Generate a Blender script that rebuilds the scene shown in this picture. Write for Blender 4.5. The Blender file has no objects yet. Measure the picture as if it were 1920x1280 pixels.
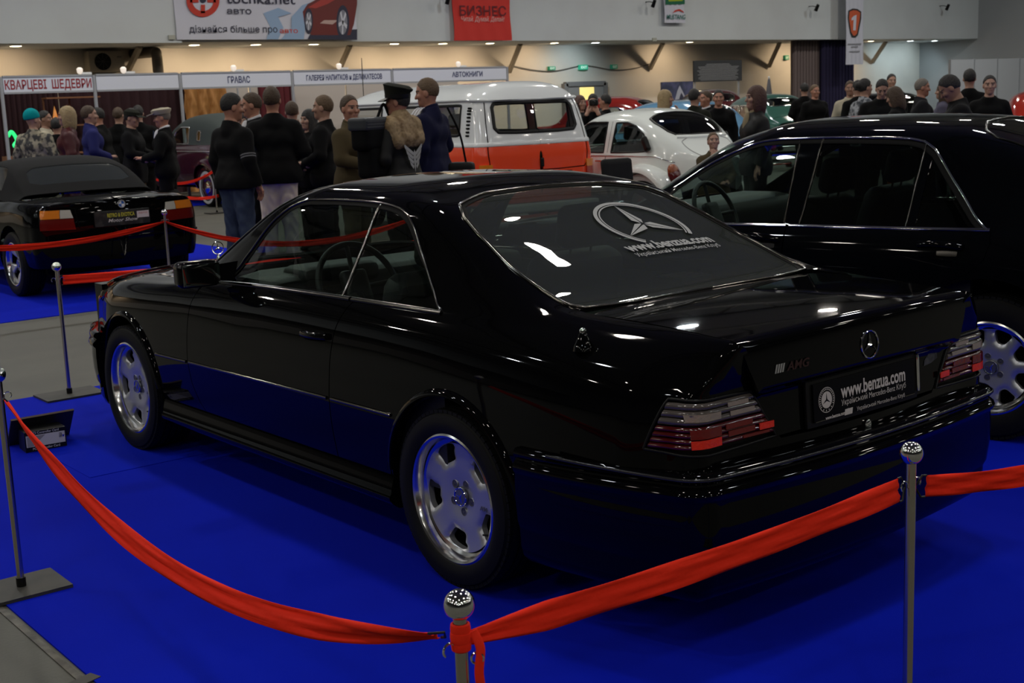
import bpy, math, random
import numpy as np
from mathutils import Matrix, Vector
from mathutils.geometry import delaunay_2d_cdt
rnd = random.Random(7)
PI = math.pi
# ---------------------------------------------------------------- camera, world, lamps
SC = bpy.context.scene
COL = SC.collection
HALL = Matrix.Rotation(math.radians(-38), 4, 'Z')      # hall axes: the far wall runs along world X
PITCH, ROLL, FPX, EYE = 0.18251, -0.04033, 2436.4, 1.672
FWD = np.array([0, math.cos(PITCH), -math.sin(PITCH)])
_up = np.array([0, math.sin(PITCH), math.cos(PITCH)]); _rt = np.array([1.0, 0, 0])
RGT = math.cos(ROLL) * _rt + math.sin(ROLL) * _up
UPV = -math.sin(ROLL) * _rt + math.cos(ROLL) * _up
cam = bpy.data.objects.new('camera', bpy.data.cameras.new('camera'))
COL.objects.link(cam)
cam.data.sensor_width = 36; cam.data.lens = FPX / 1920 * 36; cam.data.clip_end = 200
m = Matrix.Identity(4)
for i in range(3):
    m[i][0], m[i][1], m[i][2] = RGT[i], UPV[i], -FWD[i]
m[2][3] = EYE
cam.matrix_world = HALL @ m
cam.data.dof.use_dof = True; cam.data.dof.focus_distance = 4.0; cam.data.dof.aperture_fstop = 11
SC.camera = cam
vs = SC.view_settings
vs.view_transform = 'Standard'; vs.look = 'None'; vs.gamma = 1.0; vs.use_curve_mapping = False
vs.exposure = 0.0
SC.display_settings.display_device = 'sRGB'
try:
    SC.cycles.use_denoising = True
    SC.cycles.max_bounces = 8; SC.cycles.transparent_max_bounces = 24; SC.cycles.glossy_bounces = 5; SC.cycles.diffuse_bounces = 3
    SC.cycles.sample_clamp_indirect = 6.0
    SC.cycles.caustics_reflective = False; SC.cycles.caustics_refractive = False
except Exception:
    pass
w = bpy.data.worlds.new('hall_air'); SC.world = w; w.use_nodes = True
w.node_tree.nodes['Background'].inputs[0].default_value = (0.5, 0.55, 0.6, 1)
w.node_tree.nodes['Background'].inputs[1].default_value = 0.02

def hall_lamp(x, y, z, size, watts, col):
    l = bpy.data.lights.new('hall_lamp', 'AREA'); l.shape = 'DISK'; l.size = size; l.energy = watts; l.color = col
    o = bpy.data.objects.new('hall_lamp', l); o.location = (x, y, z); COL.objects.link(o)
    return o
# rows of high-bay lamps under the hall roof (world = hall axes)
CEIL = 9.0
for i in range(10):
    for j in range(7):
        x, y = -14 + i * 6.0, -16 + j * 6.2
        near = math.hypot(x - 1, y - 5)
        hall_lamp(x, y, CEIL - 0.35, 0.55, 78 if y < 12 else (115 if y < 18 else 225), (1.0, 0.93, 0.83) if (i + j) % 3 else (0.9, 0.97, 1.0))
# ---------------------------------------------------------------- helpers
def pix_ray(u, v):
    return FWD + RGT * (u - 960) / FPX + UPV * (640 - v) / FPX
def at(u, v, d):
    """point of the hall (camera-side axes) seen at (u, v) and d metres deep"""
    return np.array([0, 0, EYE]) + pix_ray(u, v) * d
def hall2cam(x, y, z=0.0):
    c, s = math.cos(math.radians(38)), math.sin(math.radians(38))
    return (x * c - y * s, x * s + y * c, z)

MATS = {}
def mat(name, col=(0.5, 0.5, 0.5), rough=0.5, metal=0.0, coat=0.0, emit=None, es=1.0, spec=None, noise=None, bump=None, sheen=0.0):
    if name in MATS: return MATS[name]
    m = bpy.data.materials.new(name); m.use_nodes = True
    nt = m.node_tree; b = nt.nodes['Principled BSDF']
    b.inputs['Base Color'].default_value = (*col, 1); b.inputs['Roughness'].default_value = rough
    b.inputs['Metallic'].default_value = metal; b.inputs['Coat Weight'].default_value = coat; b.inputs['Coat Roughness'].default_value = 0.02
    if spec is not None: b.inputs['Specular IOR Level'].default_value = spec
    if sheen: b.inputs['Sheen Weight'].default_value = sheen
    if emit: b.inputs['Emission Color'].default_value = (*emit, 1); b.inputs['Emission Strength'].default_value = es
    if noise or bump:
        tc = nt.nodes.new('ShaderNodeTexCoord')
    if noise:                                   # (scale, second colour, contrast)
        n = nt.nodes.new('ShaderNodeTexNoise'); n.inputs['Scale'].default_value = noise[0]; n.inputs['Detail'].default_value = 6
        r = nt.nodes.new('ShaderNodeValToRGB'); r.color_ramp.elements[0].color = (*col, 1); r.color_ramp.elements[1].color = (*noise[1], 1)
        r.color_ramp.elements[0].position = noise[2]; r.color_ramp.elements[1].position = noise[3]
        nt.links.new(tc.outputs['Object'], n.inputs['Vector']); nt.links.new(n.outputs['Fac'], r.inputs['Fac']); nt.links.new(r.outputs['Color'], b.inputs['Base Color'])
    if bump:                                    # (scale, strength)
        n2 = nt.nodes.new('ShaderNodeTexNoise'); n2.inputs['Scale'].default_value = bump[0]; n2.inputs['Detail'].default_value = 4
        bp = nt.nodes.new('ShaderNodeBump'); bp.inputs['Strength'].default_value = bump[1]; bp.inputs['Distance'].default_value = 0.01
        nt.links.new(tc.outputs['Object'], n2.inputs['Vector']); nt.links.new(n2.outputs['Fac'], bp.inputs['Height']); nt.links.new(bp.outputs['Normal'], b.inputs['Normal'])
    MATS[name] = m
    return m
def glass(name, tint, refl=1.0, dust_sheen=0.0):
    if name in MATS: return MATS[name]
    m = bpy.data.materials.new(name); m.use_nodes = True
    nt = m.node_tree; nt.nodes.clear()
    o = nt.nodes.new('ShaderNodeOutputMaterial'); mx = nt.nodes.new('ShaderNodeMixShader'); f = nt.nodes.new('ShaderNodeFresnel')
    ge = nt.nodes.new('ShaderNodeNewGeometry'); ma = nt.nodes.new('ShaderNodeMath'); ma.operation = 'MULTIPLY_ADD'   # same pane from either side
    ma.inputs[1].default_value = 1 / (1.52 * refl) - 1.52 * refl; ma.inputs[2].default_value = 1.52 * refl
    nt.links.new(ge.outputs['Backfacing'], ma.inputs[0]); nt.links.new(ma.outputs[0], f.inputs['IOR'])
    t = nt.nodes.new('ShaderNodeBsdfTransparent'); t.inputs[0].default_value = (*tint, 1)
    g = nt.nodes.new('ShaderNodeBsdfGlossy'); g.inputs['Roughness'].default_value = 0.01; g.inputs[0].default_value = (1, 1, 1, 1)
    nt.links.new(f.outputs[0], mx.inputs[0]); nt.links.new(t.outputs[0], mx.inputs[1]); nt.links.new(g.outputs[0], mx.inputs[2]); out = mx.outputs[0]
    if dust_sheen:                                     # dusty film with the ceiling's grey-green sheen put into its colour
        d = nt.nodes.new('ShaderNodeBsdfDiffuse'); d.inputs[0].default_value = (.50, .56, .50, 1); m2 = nt.nodes.new('ShaderNodeMixShader'); m2.inputs[0].default_value = dust_sheen
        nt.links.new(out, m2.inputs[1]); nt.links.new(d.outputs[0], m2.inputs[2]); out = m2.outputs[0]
    nt.links.new(out, o.inputs[0])
    MATS[name] = m
    return m

BLACK = mat('black_paint', (0.0018, 0.0018, 0.0021), 0.03, 0, 0.0, spec=0.19)
BLACKTRIM = mat('black_trim', (0.005, 0.005, 0.005), 0.4, spec=0.25)
GASKET = mat('window_gasket_rubber', (0.003, 0.003, 0.003), 0.7, spec=0.12)
DARK = mat('dark_void', (0.002, 0.002, 0.002), 0.9, spec=0.1)
RUBBER = mat('tyre_rubber', (0.004, 0.004, 0.004), 0.62, spec=0.18)
CHROME = mat('chrome', (0.82, 0.82, 0.80), 0.06, 1.0)
DCHROME = mat('dark_chrome', (0.20, 0.185, 0.17), 0.10, 1.0)
SATIN = mat('satin_moulding', (0.05, 0.048, 0.045), 0.14, 1.0)
STEEL = mat('stainless_steel', (0.60, 0.55, 0.46), 0.22, 1.0)
ALLOY = mat('silver_alloy', (0.52, 0.53, 0.56), 0.34, 0.75)
ALLOYLIP = mat('polished_alloy', (0.80, 0.79, 0.77), 0.16, 1.0)
LEATHER = mat('dark_leather', (0.010, 0.011, 0.011), 0.5)
GLASS = glass('tinted_glass', (0.56, 0.66, 0.62))
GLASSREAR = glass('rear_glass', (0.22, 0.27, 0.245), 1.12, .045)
GLASSDARK = glass('privacy_glass', (0.10, 0.13, 0.12))
GLASSCLEAR = glass('clear_glass', (0.72, 0.76, 0.75))
WHITE = mat('white_plastic', (0.75, 0.75, 0.75), 0.4)

def link_mesh(name, me, parent):
    o = bpy.data.objects.new(name, me); COL.objects.link(o)
    if parent is not None: o.parent = parent
    return o
def mesh(name, V, F, m, parent=None, smooth=True, N=None, idx=None, sharp=None):
    me = bpy.data.meshes.new(name)
    V = np.asarray(V, float)
    me.from_pydata(V.tolist(), [], [list(map(int, f)) for f in F]); 
    for q in (m if isinstance(m, (list, tuple)) else [m]): me.materials.append(q)
    if smooth: me.polygons.foreach_set('use_smooth', np.ones(len(me.polygons), bool))
    if idx is not None: me.polygons.foreach_set('material_index', np.asarray(idx, np.int32))
    me.update()
    if sharp is not None: me.set_sharp_from_angle(angle=math.radians(sharp))
    if N is not None: me.normals_split_custom_set_from_vertices(np.asarray(N, float).tolist())
    return link_mesh(name, me, parent)
def thing(name, label, cat, x=0, y=0, z=0, yaw=0, group=None, mw=None):
    """Empty at the thing's base; x, y, yaw in camera-side axes"""
    o = bpy.data.objects.new(name, None); COL.objects.link(o); o.empty_display_size = 0.1
    o.matrix_world = mw if mw is not None else HALL @ Matrix.Translation((x, y, z)) @ Matrix.Rotation(yaw, 4, 'Z')
    tag(o, label, cat, group); return o
def tag(o, label, cat, group=None):
    o['label'] = label; o['category'] = cat
    if group: o['group'] = group
    return o
def place(o, x=0, y=0, z=0, yaw=0):
    o.matrix_world = HALL @ Matrix.Translation((x, y, z)) @ Matrix.Rotation(yaw, 4, 'Z'); return o
def struct(o):
    o['kind'] = 'structure'; return o
def copy_tree(o, parent=None):
    c = o.copy(); COL.objects.link(c)
    if parent is not None:
        c.parent = parent
    for ch in list(o.children): copy_tree(ch, c)
    return c

class MB:
    """collects shapes into one mesh"""
    def __init__(s): s.V = []; s.F = []; s.I = []; s.n = 0
    def add(s, V, F, i=0):
        V = np.asarray(V, float).reshape(-1, 3); s.V.append(V)
        s.F += [[k + s.n for k in f] for f in F]; s.I += [i] * len(F); s.n += len(V); return s
    def box(s, c, d, yaw=0, i=0, tilt=None):
        c = np.asarray(c, float); d = np.asarray(d, float) / 2
        P = np.array([[x, y, z] for z in (-1, 1) for y in (-1, 1) for x in (-1, 1)]) * d
        if tilt is not None: P = P @ np.array(tilt.to_3x3()).T
        cs, sn = math.cos(yaw), math.sin(yaw); P = P @ np.array([[cs, sn, 0], [-sn, cs, 0], [0, 0, 1]])
        return s.add(P + c, [(0, 2, 3, 1), (4, 5, 7, 6), (0, 1, 5, 4), (2, 6, 7, 3), (0, 4, 6, 2), (1, 3, 7, 5)], i)
    def tube(s, pts, r, n=10, i=0, cap=True):
        P = np.asarray(pts, float); k = len(P); R = np.broadcast_to(np.asarray(r, float), (k,))
        T = np.gradient(P, axis=0); T /= np.linalg.norm(T, axis=1)[:, None] + 1e-12
        ref = np.array([0, 0, 1.0]) if abs(T[0][2]) < 0.9 else np.array([1.0, 0, 0])
        V = []; a = np.cross(T[0], ref); a /= np.linalg.norm(a)
        for q in range(k):
            a = a - T[q] * (a @ T[q]); a /= np.linalg.norm(a) + 1e-12; b = np.cross(T[q], a)
            V += [P[q] + R[q] * (math.cos(2 * PI * j / n) * a + math.sin(2 * PI * j / n) * b) for j in range(n)]
        F = [(q * n + j, q * n + (j + 1) % n, (q + 1) * n + (j + 1) % n, (q + 1) * n + j) for q in range(k - 1) for j in range(n)]
        if cap: F += [tuple(range(n))[::-1], tuple((k - 1) * n + j for j in range(n))]
        return s.add(V, F, i)
    def lathe(s, prof, n=32, o=(0, 0, 0), ax='z', i=0, M=None, idx=None):
        """prof: (radius, height) pairs, outside on the right of travel"""
        V = []; k = len(prof)
        for r, h in prof:
            for j in range(n):
                c, q = math.cos(2 * PI * j / n) * r, math.sin(2 * PI * j / n) * r
                V.append({'z': (c, q, h), 'y': (q, h, c), 'x': (h, c, q)}[ax])
        V = np.array(V)
        if M is not None: V = V @ np.array(M.to_3x3()).T + np.array(M.translation)
        F = [(q * n + j, q * n + (j + 1) % n, (q + 1) * n + (j + 1) % n, (q + 1) * n + j) for q in range(k - 1) for j in range(n)]
        s.add(V + np.asarray(o, float), F, i)
        if idx is not None: s.I[-len(F):] = [idx[q] for q in range(k - 1) for j in range(n)]
        return s
    def ball(s, c, r, n=20, i=0):
        r = np.broadcast_to(np.asarray(r, float), (3,)); k = n // 2
        V = [(math.sin(PI * a / k) * math.cos(2 * PI * b / n), math.sin(PI * a / k) * math.sin(2 * PI * b / n), math.cos(PI * a / k)) for a in range(k + 1) for b in range(n)]
        F = [(a * n + b, (a + 1) * n + b, (a + 1) * n + (b + 1) % n, a * n + (b + 1) % n) for a in range(k) for b in range(n)]
        return s.add(np.array(V) * r + np.asarray(c, float), F, i)
    def poly(s, P, th, i=0, F=None):
        """extrude a planar 2-D outline (x, y) by th along z"""
        k = len(P); V = [(x, y, 0) for x, y in P] + [(x, y, th) for x, y in P]
        return s.add(V, [tuple(range(k))[::-1], tuple(range(k, 2 * k))] + [(j, (j + 1) % k, k + (j + 1) % k, k + j) for j in range(k)], i)
    def move(s, M):
        A = np.array(M.to_3x3()).T; t = np.array(M.translation); s.V = [v @ A + t for v in s.V]; return s
    def build(s, name, m, parent=None, smooth=True, sharp=40):
        return mesh(name, np.concatenate(s.V), s.F, m, parent, smooth, idx=s.I, sharp=sharp)

def bez(pts, n=16):
    """smooth curve through points (Catmull-Rom)"""
    P = np.asarray(pts, float); Q = np.vstack([2 * P[0] - P[1], P, 2 * P[-1] - P[-2]]); out = []
    for k in range(len(P) - 1):
        a, b, c, d = Q[k:k + 4]
        for t in np.linspace(0, 1, n, endpoint=False):
            out.append(0.5 * (2 * b + (c - a) * t + (2 * a - 5 * b + 4 * c - d) * t * t + (3 * b - a - 3 * c + d) * t ** 3))
    out.append(P[-1]); return np.array(out)

def text_mesh(s, size=1.0, bold=0.0, sx=1.0, align='CENTER', shear=0.0, spacing=1.0, extrude=0.0):
    cu = bpy.data.curves.new('lettering', 'FONT'); cu.body = s; cu.size = size; cu.offset = bold; cu.align_x = align; cu.shear = shear
    cu.space_character = spacing; cu.resolution_u = 3; cu.extrude = extrude
    o = bpy.data.objects.new('lettering', cu); COL.objects.link(o)
    me = bpy.data.meshes.new_from_object(o.evaluated_get(bpy.context.evaluated_depsgraph_get()))
    n = len(me.vertices); V = np.zeros(n * 3); me.vertices.foreach_get('co', V); V = V.reshape(-1, 3); V[:, 0] *= sx
    F = [tuple(p.vertices) for p in me.polygons]
    bpy.data.objects.remove(o); bpy.data.curves.remove(cu); bpy.data.meshes.remove(me)
    return V, F
def lettering(name, s, size, M, m, parent, bold=0.0, sx=1.0, align='CENTER', shear=0.0, width=None, fn=None, lift=0.0015):
    """writing laid on a plane (matrix M) or through fn: (n,2) -> points"""
    V, F = text_mesh(s, size, bold, sx, align, shear)
    if width: V[:, 0] *= width / (np.ptp(V[:, 0]) + 1e-9)
    if fn is not None: V = fn(V[:, :2])
    else:
        V = np.c_[V[:, :2], np.full(len(V), lift)]; V = V @ np.array(M.to_3x3()).T + np.array(M.translation)
    return mesh(name, V, F, m, parent, smooth=False)

# ---------------------------------------------------------------- curved bodywork
def pchip_slopes(X, Y):
    """monotone slopes; X (k,), Y (k, ...)"""
    h = np.diff(X); h = h.reshape((-1,) + (1,) * (Y.ndim - 1)); d = np.diff(Y, axis=0) / h
    m = np.zeros_like(Y)
    w1 = 2 * h[1:] + h[:-1]; w2 = h[1:] + 2 * h[:-1]; ok = d[1:] * d[:-1] > 0
    with np.errstate(divide='ignore', invalid='ignore'):
        mm = (w1 + w2) / (w1 / d[:-1] + w2 / d[1:])
    m[1:-1] = np.where(ok, mm, 0); m[0] = d[0]; m[-1] = d[-1]
    return m
def pchip(X, Y, x, m=None):
    if m is None: m = pchip_slopes(X, Y)
    x = np.clip(x, X[0], X[-1]); k = np.clip(np.searchsorted(X, x, side='right') - 1, 0, len(X) - 2)
    h = X[k + 1] - X[k]; t = (x - X[k]) / h
    return (2 * t**3 - 3 * t**2 + 1) * Y[k] + (t**3 - 2 * t**2 + t) * h * m[k] + (-2 * t**3 + 3 * t**2) * Y[k + 1] + (t**3 - t**2) * h * m[k + 1]

class Body:
    """half of a car body: rows of (y, z) over stations xs, wrapped round the tail and the nose.
    S(t, v): t runs along the side (t = x) and on round the corners, v is the row."""
    def __init__(s, xs, rows, tail, nose):
        s.xs = np.array(xs, float); s.K = len(rows)
        s.Y = [np.array(r[0], float) for r in rows]; s.Z = [np.array(r[1], float) for r in rows]
        s.my = [pchip_slopes(s.xs, y) for y in s.Y]; s.mz = [pchip_slopes(s.xs, z) for z in s.Z]
        s.tail = tail; s.nose = nose                      # per row (x of the end face, corner radius, bow)
        s.grid = None
    def row(s, i, t):
        xr, rr, br = s.tail[i]; xf, rf, bf = s.nose[i]
        tc, tf = xr + rr, xf - rf
        x = np.clip(t, tc, tf); y = pchip(s.xs, s.Y[i], x, s.my[i]); z = pchip(s.xs, s.Z[i], x, s.mz[i])
        X = x.copy()
        for sg, r_, b_, q in ((-1, rr, br, tc - t), (1, rf, bf, t - tf)):
            on = q > 0
            if not on.any(): continue
            w0 = y[on]; q = q[on]; r = np.minimum(r_, w0); L = r * PI / 2; a = np.clip(q / np.maximum(r, 1e-6), 0, PI / 2)
            yy = w0 - r * (1 - np.cos(a)); past = np.maximum(q - L, 0); yy = np.maximum(yy - past, -0.05 * 0)
            wf = np.maximum(w0 - r, 1e-3)
            bow = np.where(past > 0, b_ * (1 - np.clip(yy / wf, 0, 1) ** 2) ** 2, 0)
            X[on] = x[on] + sg * (r * np.sin(a) + bow); y[on] = yy
        return np.stack([X, y, z], -1)
    def __call__(s, t, v):
        t = np.atleast_1d(np.asarray(t, float)); v = np.atleast_1d(np.asarray(v, float)); t, v = np.broadcast_arrays(t, v)
        R = np.stack([s.row(i, t) for i in range(s.K)])
        # mirrored row past the centre line keeps the crown flat there
        if s.Y[-1].max() < 1e-6:
            e = R[-2].copy(); e[:, 1] *= -1; R = np.concatenate([R, e[None]])
        m = pchip_slopes(np.arange(len(R), dtype=float), R)
        v = np.clip(v, 0, s.K - 1 if s.Y[-1].max() < 1e-6 else len(R) - 1); k = np.clip(v.astype(int), 0, len(R) - 2); u = (v - k)[:, None]; a = np.arange(len(t))
        return (2 * u**3 - 3 * u**2 + 1) * R[k, a] + (u**3 - 2 * u**2 + u) * m[k, a] + (-2 * u**3 + 3 * u**2) * R[k + 1, a] + (u**3 - u**2) * m[k + 1, a]
    def inv(s, kind, a, b, lim=None):
        """(t, v) of the body point with the two given coordinates; kind 'xz' side, 'yz' tail, 'xy' top, 'nz' nose"""
        if s.grid is None:
            t = np.linspace(s.tail[0][0] - 1.0, s.nose[0][0] + 1.0, 260); v = np.linspace(0, s.K - 1, 105)
            T, Vv = np.meshgrid(t, v); P = s(T.ravel(), Vv.ravel()); s.grid = (T.ravel(), Vv.ravel(), P)
        T, Vv, P = s.grid; c = {'xz': (0, 2), 'yz': (1, 2), 'xy': (0, 1), 'nz': (1, 2)}[kind]
        tc = s.tail[3][0] + s.tail[3][1]; tf = s.nose[3][0] - s.nose[3][1]
        ok = {'xz': (T >= tc - 0.02) & (T <= tf + 0.02), 'yz': T <= tc, 'xy': np.ones(len(T), bool), 'nz': T >= tf}[kind]
        if lim: ok &= (Vv >= lim[0]) & (Vv <= lim[1])
        d = (P[:, c[0]] - a) ** 2 + (P[:, c[1]] - b) ** 2 + np.where(ok, 0, 1e3); k = int(np.argmin(d)); t, v = T[k], Vv[k]
        for _ in range(12):
            e = 1e-4; Q = s(np.array([t, t + e, t]), np.array([v, v, v - e])); J = np.array([[(Q[1] - Q[0])[q] / e, (Q[0] - Q[2])[q] / e] for q in c])
            r = np.array([a - Q[0][c[0]], b - Q[0][c[1]]])
            try: dt, dv = np.linalg.lstsq(J, r, rcond=1e-3)[0]
            except Exception: break
            t += float(np.clip(dt, -.1, .1)); v = float(np.clip(v + np.clip(dv, -.3, .3), *(lim or (0, s.K - 1))))
            if abs(dt) + abs(dv) < 1e-6: break
        return (t, v)

def surf(F, T, V, e=2e-3, sgn=-1):
    """points and outward normals"""
    P = F(T, V); a = F(T + e, V) - F(T - e, V); b = F(T, V + e * 6) - F(T, V - e * 6)
    n = sgn * np.cross(a, b); l = np.linalg.norm(n, axis=1)[:, None]
    return P, n / np.maximum(l, 1e-12)
def dense(pts, st, sv, closed=True, step=1.0):
    P = np.asarray(pts, float); out = []
    Q = np.vstack([P, P[:1]]) if closed else P
    for a, b in zip(Q[:-1], Q[1:]):
        L = math.hypot((b[0] - a[0]) / st, (b[1] - a[1]) / sv); k = max(1, int(math.ceil(L / step)))
        out += [a + (b - a) * j / k for j in range(k)]
    if not closed: out.append(P[-1])
    return np.array(out)
def inside(P, poly):
    x, y = P[:, 0], P[:, 1]; r = np.zeros(len(P), bool); j = len(poly) - 1
    for i in range(len(poly)):
        (xi, yi), (xj, yj) = poly[i], poly[j]
        if yi != yj:
            c = (yi > y) != (yj > y); xx = (xj - xi) * (y - yi) / (yj - yi) + xi; r ^= c & (x < xx)
        j = i
    return r
def fill2d(loops, step, grid=True):
    """triangulate a polygon with holes on a fine grid; returns points, triangles, loops of indices"""
    pts = []; edges = []; idx = []
    for L in loops:
        k = len(pts); pts += [tuple(p) for p in L]; n = len(L); ids = list(range(k, k + n)); idx.append(ids)
        edges += [(ids[j], ids[(j + 1) % n]) for j in range(n)]
    B = np.array(pts)
    if grid:
        lo, hi = B.min(0), B.max(0); gx = np.arange(lo[0] + step / 2, hi[0], step); gy = np.arange(lo[1] + step / 2, hi[1], step)
        if len(gx) and len(gy):
            G = np.array(np.meshgrid(gx, gy)).reshape(2, -1).T; ok = inside(G, loops[0])
            for h in loops[1:]: ok &= ~inside(G, h)
            G = G[ok]
            if len(G):
                dm = np.full(len(G), 9e9)
                for j in range(0, len(B), 200): dm = np.minimum(dm, ((G[:, None] - B[None, j:j + 200]) ** 2).sum(-1).min(1))
                pts += [tuple(p) for p in G[dm > (0.45 * step) ** 2]]
    v, e, f, ov, oe, of = delaunay_2d_cdt([Vector(p) for p in pts], edges, [], 0, 1e-7)
    v = np.array([tuple(p) for p in v]); f = np.array([q for q in f if len(q) == 3]); c = v[f].mean(1)
    ok = inside(c, loops[0])
    for h in loops[1:]: ok &= ~inside(c, h)
    back = {}
    for new, olds in enumerate(ov):
        for o_ in olds: back[o_] = new
    a = v[f]; ar = (a[:, 1, 0] - a[:, 0, 0]) * (a[:, 2, 1] - a[:, 0, 1]) - (a[:, 2, 0] - a[:, 0, 0]) * (a[:, 1, 1] - a[:, 0, 1])
    f = np.where((ar < 0)[:, None], f[:, ::-1], f)
    return v, f[ok], [[back[i] for i in L] for L in idx]
def panel(name, F, loops, m, parent, st=0.04, sv=0.25, lift=0.0, flange=0.012, side=1, both=False, disp=None, sgn=-1):
    """a piece of bodywork: the part of surface F inside an outline (and outside its holes), with turned-in edges"""
    L = [dense(l, st, sv) / np.array([st, sv]) for l in loops]
    v, f, bl = fill2d(L, 1.0)
    T, Vv = v[:, 0] * st, v[:, 1] * sv
    P, N = surf(F, T, Vv, sgn=sgn); P = P + N * lift
    if disp is not None:
        P = P + N * disp(T, Vv)[:, None]
    f = f[:, ::-1] if sgn < 0 else f
    V = [P]; NN = [N]; FF = [tuple(q) for q in f]; n = len(P)
    if flange:
        for b in bl:
            k = len(b); A = P[b]; tn = np.roll(A, -1, 0) - np.roll(A, 1, 0); e = np.cross(tn, N[b]); e /= np.linalg.norm(e, axis=1)[:, None] + 1e-12
            ctr = 1.0
            V += [A, A - N[b] * flange]; NN += [e, e]
            FF += [(n + j, n + k + j, n + k + (j + 1) % k, n + (j + 1) % k) for j in range(k)]; n += 2 * k
    V = np.concatenate(V); NN = np.concatenate(NN)
    if both:
        V[np.abs(V[:, 1]) < .014, 1] = 0.0; NN[np.abs(V[:, 1]) < 1e-9, 1] = 0.0; NN /= np.maximum(np.linalg.norm(NN, axis=1)[:, None], 1e-9)
        FF = FF + [tuple(i + n for i in q[::-1]) for q in FF]; V = np.concatenate([V, V * [1, -1, 1]]); NN = np.concatenate([NN, NN * [1, -1, 1]])
    elif side < 0:
        V = V * [1, -1, 1]; NN = NN * [1, -1, 1]; FF = [q[::-1] for q in FF]
    return mesh(name, V, FF, m, parent, True, N=NN if disp is None else None)
def trim(name, F, path, wd, th, m, parent, side=1, lift=0.0, both=False, step=0.03, mb=None, sgn=-1, sv=0.2):
    """a moulding swept along a path on surface F: wd across, th proud of it"""
    Q = dense(path, step, sv, closed=False)
    P, N = surf(F, Q[:, 0], Q[:, 1], sgn=sgn); P = P + N * lift
    return strip(name, P, N, wd, th, m, parent, side, both)
def strip(name, P, N, wd, th, m, parent, side=1, both=False, prof=None):
    T = np.gradient(P, axis=0); T /= np.linalg.norm(T, axis=1)[:, None] + 1e-12
    B = np.cross(T, N); B /= np.linalg.norm(B, axis=1)[:, None] + 1e-12
    if prof is None: prof = [(-.5, -.3), (-.5, .45), (-.38, .85), (-.2, 1), (.2, 1), (.38, .85), (.5, .45), (.5, -.3)]
    wd = np.broadcast_to(np.asarray(wd, float), (len(P),)); k = len(prof)
    V = np.concatenate([[P[q] + B[q] * a * wd[q] + N[q] * b * th for a, b in prof] for q in range(len(P))])
    F = [(q * k + j, q * k + (j + 1) % k, (q + 1) * k + (j + 1) % k, (q + 1) * k + j) for q in range(len(P) - 1) for j in range(k)]
    F += [tuple(range(k))[::-1], tuple((len(P) - 1) * k + j for j in range(k))]
    if both:
        n = len(V); F = F + [tuple(i + n for i in q[::-1]) for q in F]; V = np.concatenate([V, V * [1, -1, 1]])
    elif side < 0:
        V = V * [1, -1, 1]; F = [q[::-1] for q in F]
    me = mesh(name, V, F, m, parent, True, sharp=50)
    return me
# ---------------------------------------------------------------- wheels, stars, seats
def star_mb(mb, r, w=0.17, th=0.006, i=0, up=PI / 2):
    """three-pointed star, facing +z"""
    pts = []
    for k in range(3):
        a = up + k * 2 * PI / 3
        pts += [(r * math.cos(a), r * math.sin(a)), (r * w * math.cos(a + PI / 3), r * w * math.sin(a + PI / 3))]
    V = [(x, y, 0) for x, y in pts] + [(0, 0, th)]; F = [(j, (j + 1) % 6, 6) for j in range(6)]
    return mb.add(V, F, i)
def ring_mb(mb, R, r, n=40, m_=8, i=0, sy=1.0):
    V = [((R + r * math.cos(b)) * math.cos(a), (R + r * math.cos(b)) * math.sin(a) * sy, r * math.sin(b)) for a in np.linspace(0, 2 * PI, n, endpoint=False) for b in np.linspace(0, 2 * PI, m_, endpoint=False)]
    F = [(a * m_ + b, ((a + 1) % n) * m_ + b, ((a + 1) % n) * m_ + (b + 1) % m_, a * m_ + (b + 1) % m_) for a in range(n) for b in range(m_)]
    return mb.add(V, F, i)
def rounded(pts, r, n=4):
    """round the corners of a polygon"""
    P = np.asarray(pts, float); out = []
    for k in range(len(P)):
        a, b, c = P[k - 1], P[k], P[(k + 1) % len(P)]
        u = (a - b); v = (c - b); lu, lv = np.linalg.norm(u), np.linalg.norm(v); q = min(r, lu * .45, lv * .45)
        p0, p1 = b + u / lu * q, b + v / lv * q
        for t in np.linspace(0, 1, n + 1): out.append((1 - t) ** 2 * p0 + 2 * t * (1 - t) * b + t * t * p1)
    return np.array(out)
def hole_slot(ang, r0, r1, w0, w1, rd=.011):
    """one opening of a wheel disc: radial from r0 to r1, half widths w0 and w1"""
    P = [(r0, -w0), (r0, w0), (r1 * .93, w1), (r1, w1 * .55), (r1 * 1.01, 0), (r1, -w1 * .55), (r1 * .93, -w1)]
    c, s = math.cos(ang), math.sin(ang)
    return rounded([(x * c - y * s, x * s + y * c) for x, y in P], rd)
def tyre_mb(R, rr, wd, tread=True, n=72):
    """axis along y, centred; outside face towards +y"""
    h = wd / 2; s = R - rr; mb = MB()
    pr = [(rr, h * .80), (rr + s * .08, h * .93), (rr + s * .3, h * 1.0), (rr + s * .55, h * 1.0), (rr + s * .8, h * .95), (R - .014, h * .86), (R - .004, h * .78)]
    body = [(R - .001, h * .72)]
    for g in (.45, .15, -.15, -.45):
        body += [(R, h * (g + .04)), (R - .007, h * (g + .03)), (R - .007, h * (g - .03)), (R, h * (g - .04))]
    body += [(R - .001, -h * .72)]
    pr = pr + body + [(r, -y) for r, y in pr[::-1]]
    mb.lathe(pr[::-1], n, ax='y')
    if tread:
        for k in range(n):
            for sg in (1, -1):
                a = 2 * PI * (k + .5 * (sg > 0)) / n; q = MB().box((0, sg * h * .70, R - .0075), (.0238, h * .36, .012))
                q.move(Matrix.Rotation(a, 4, 'Y')); mb.add(np.concatenate(q.V), q.F)
    return mb
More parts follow.
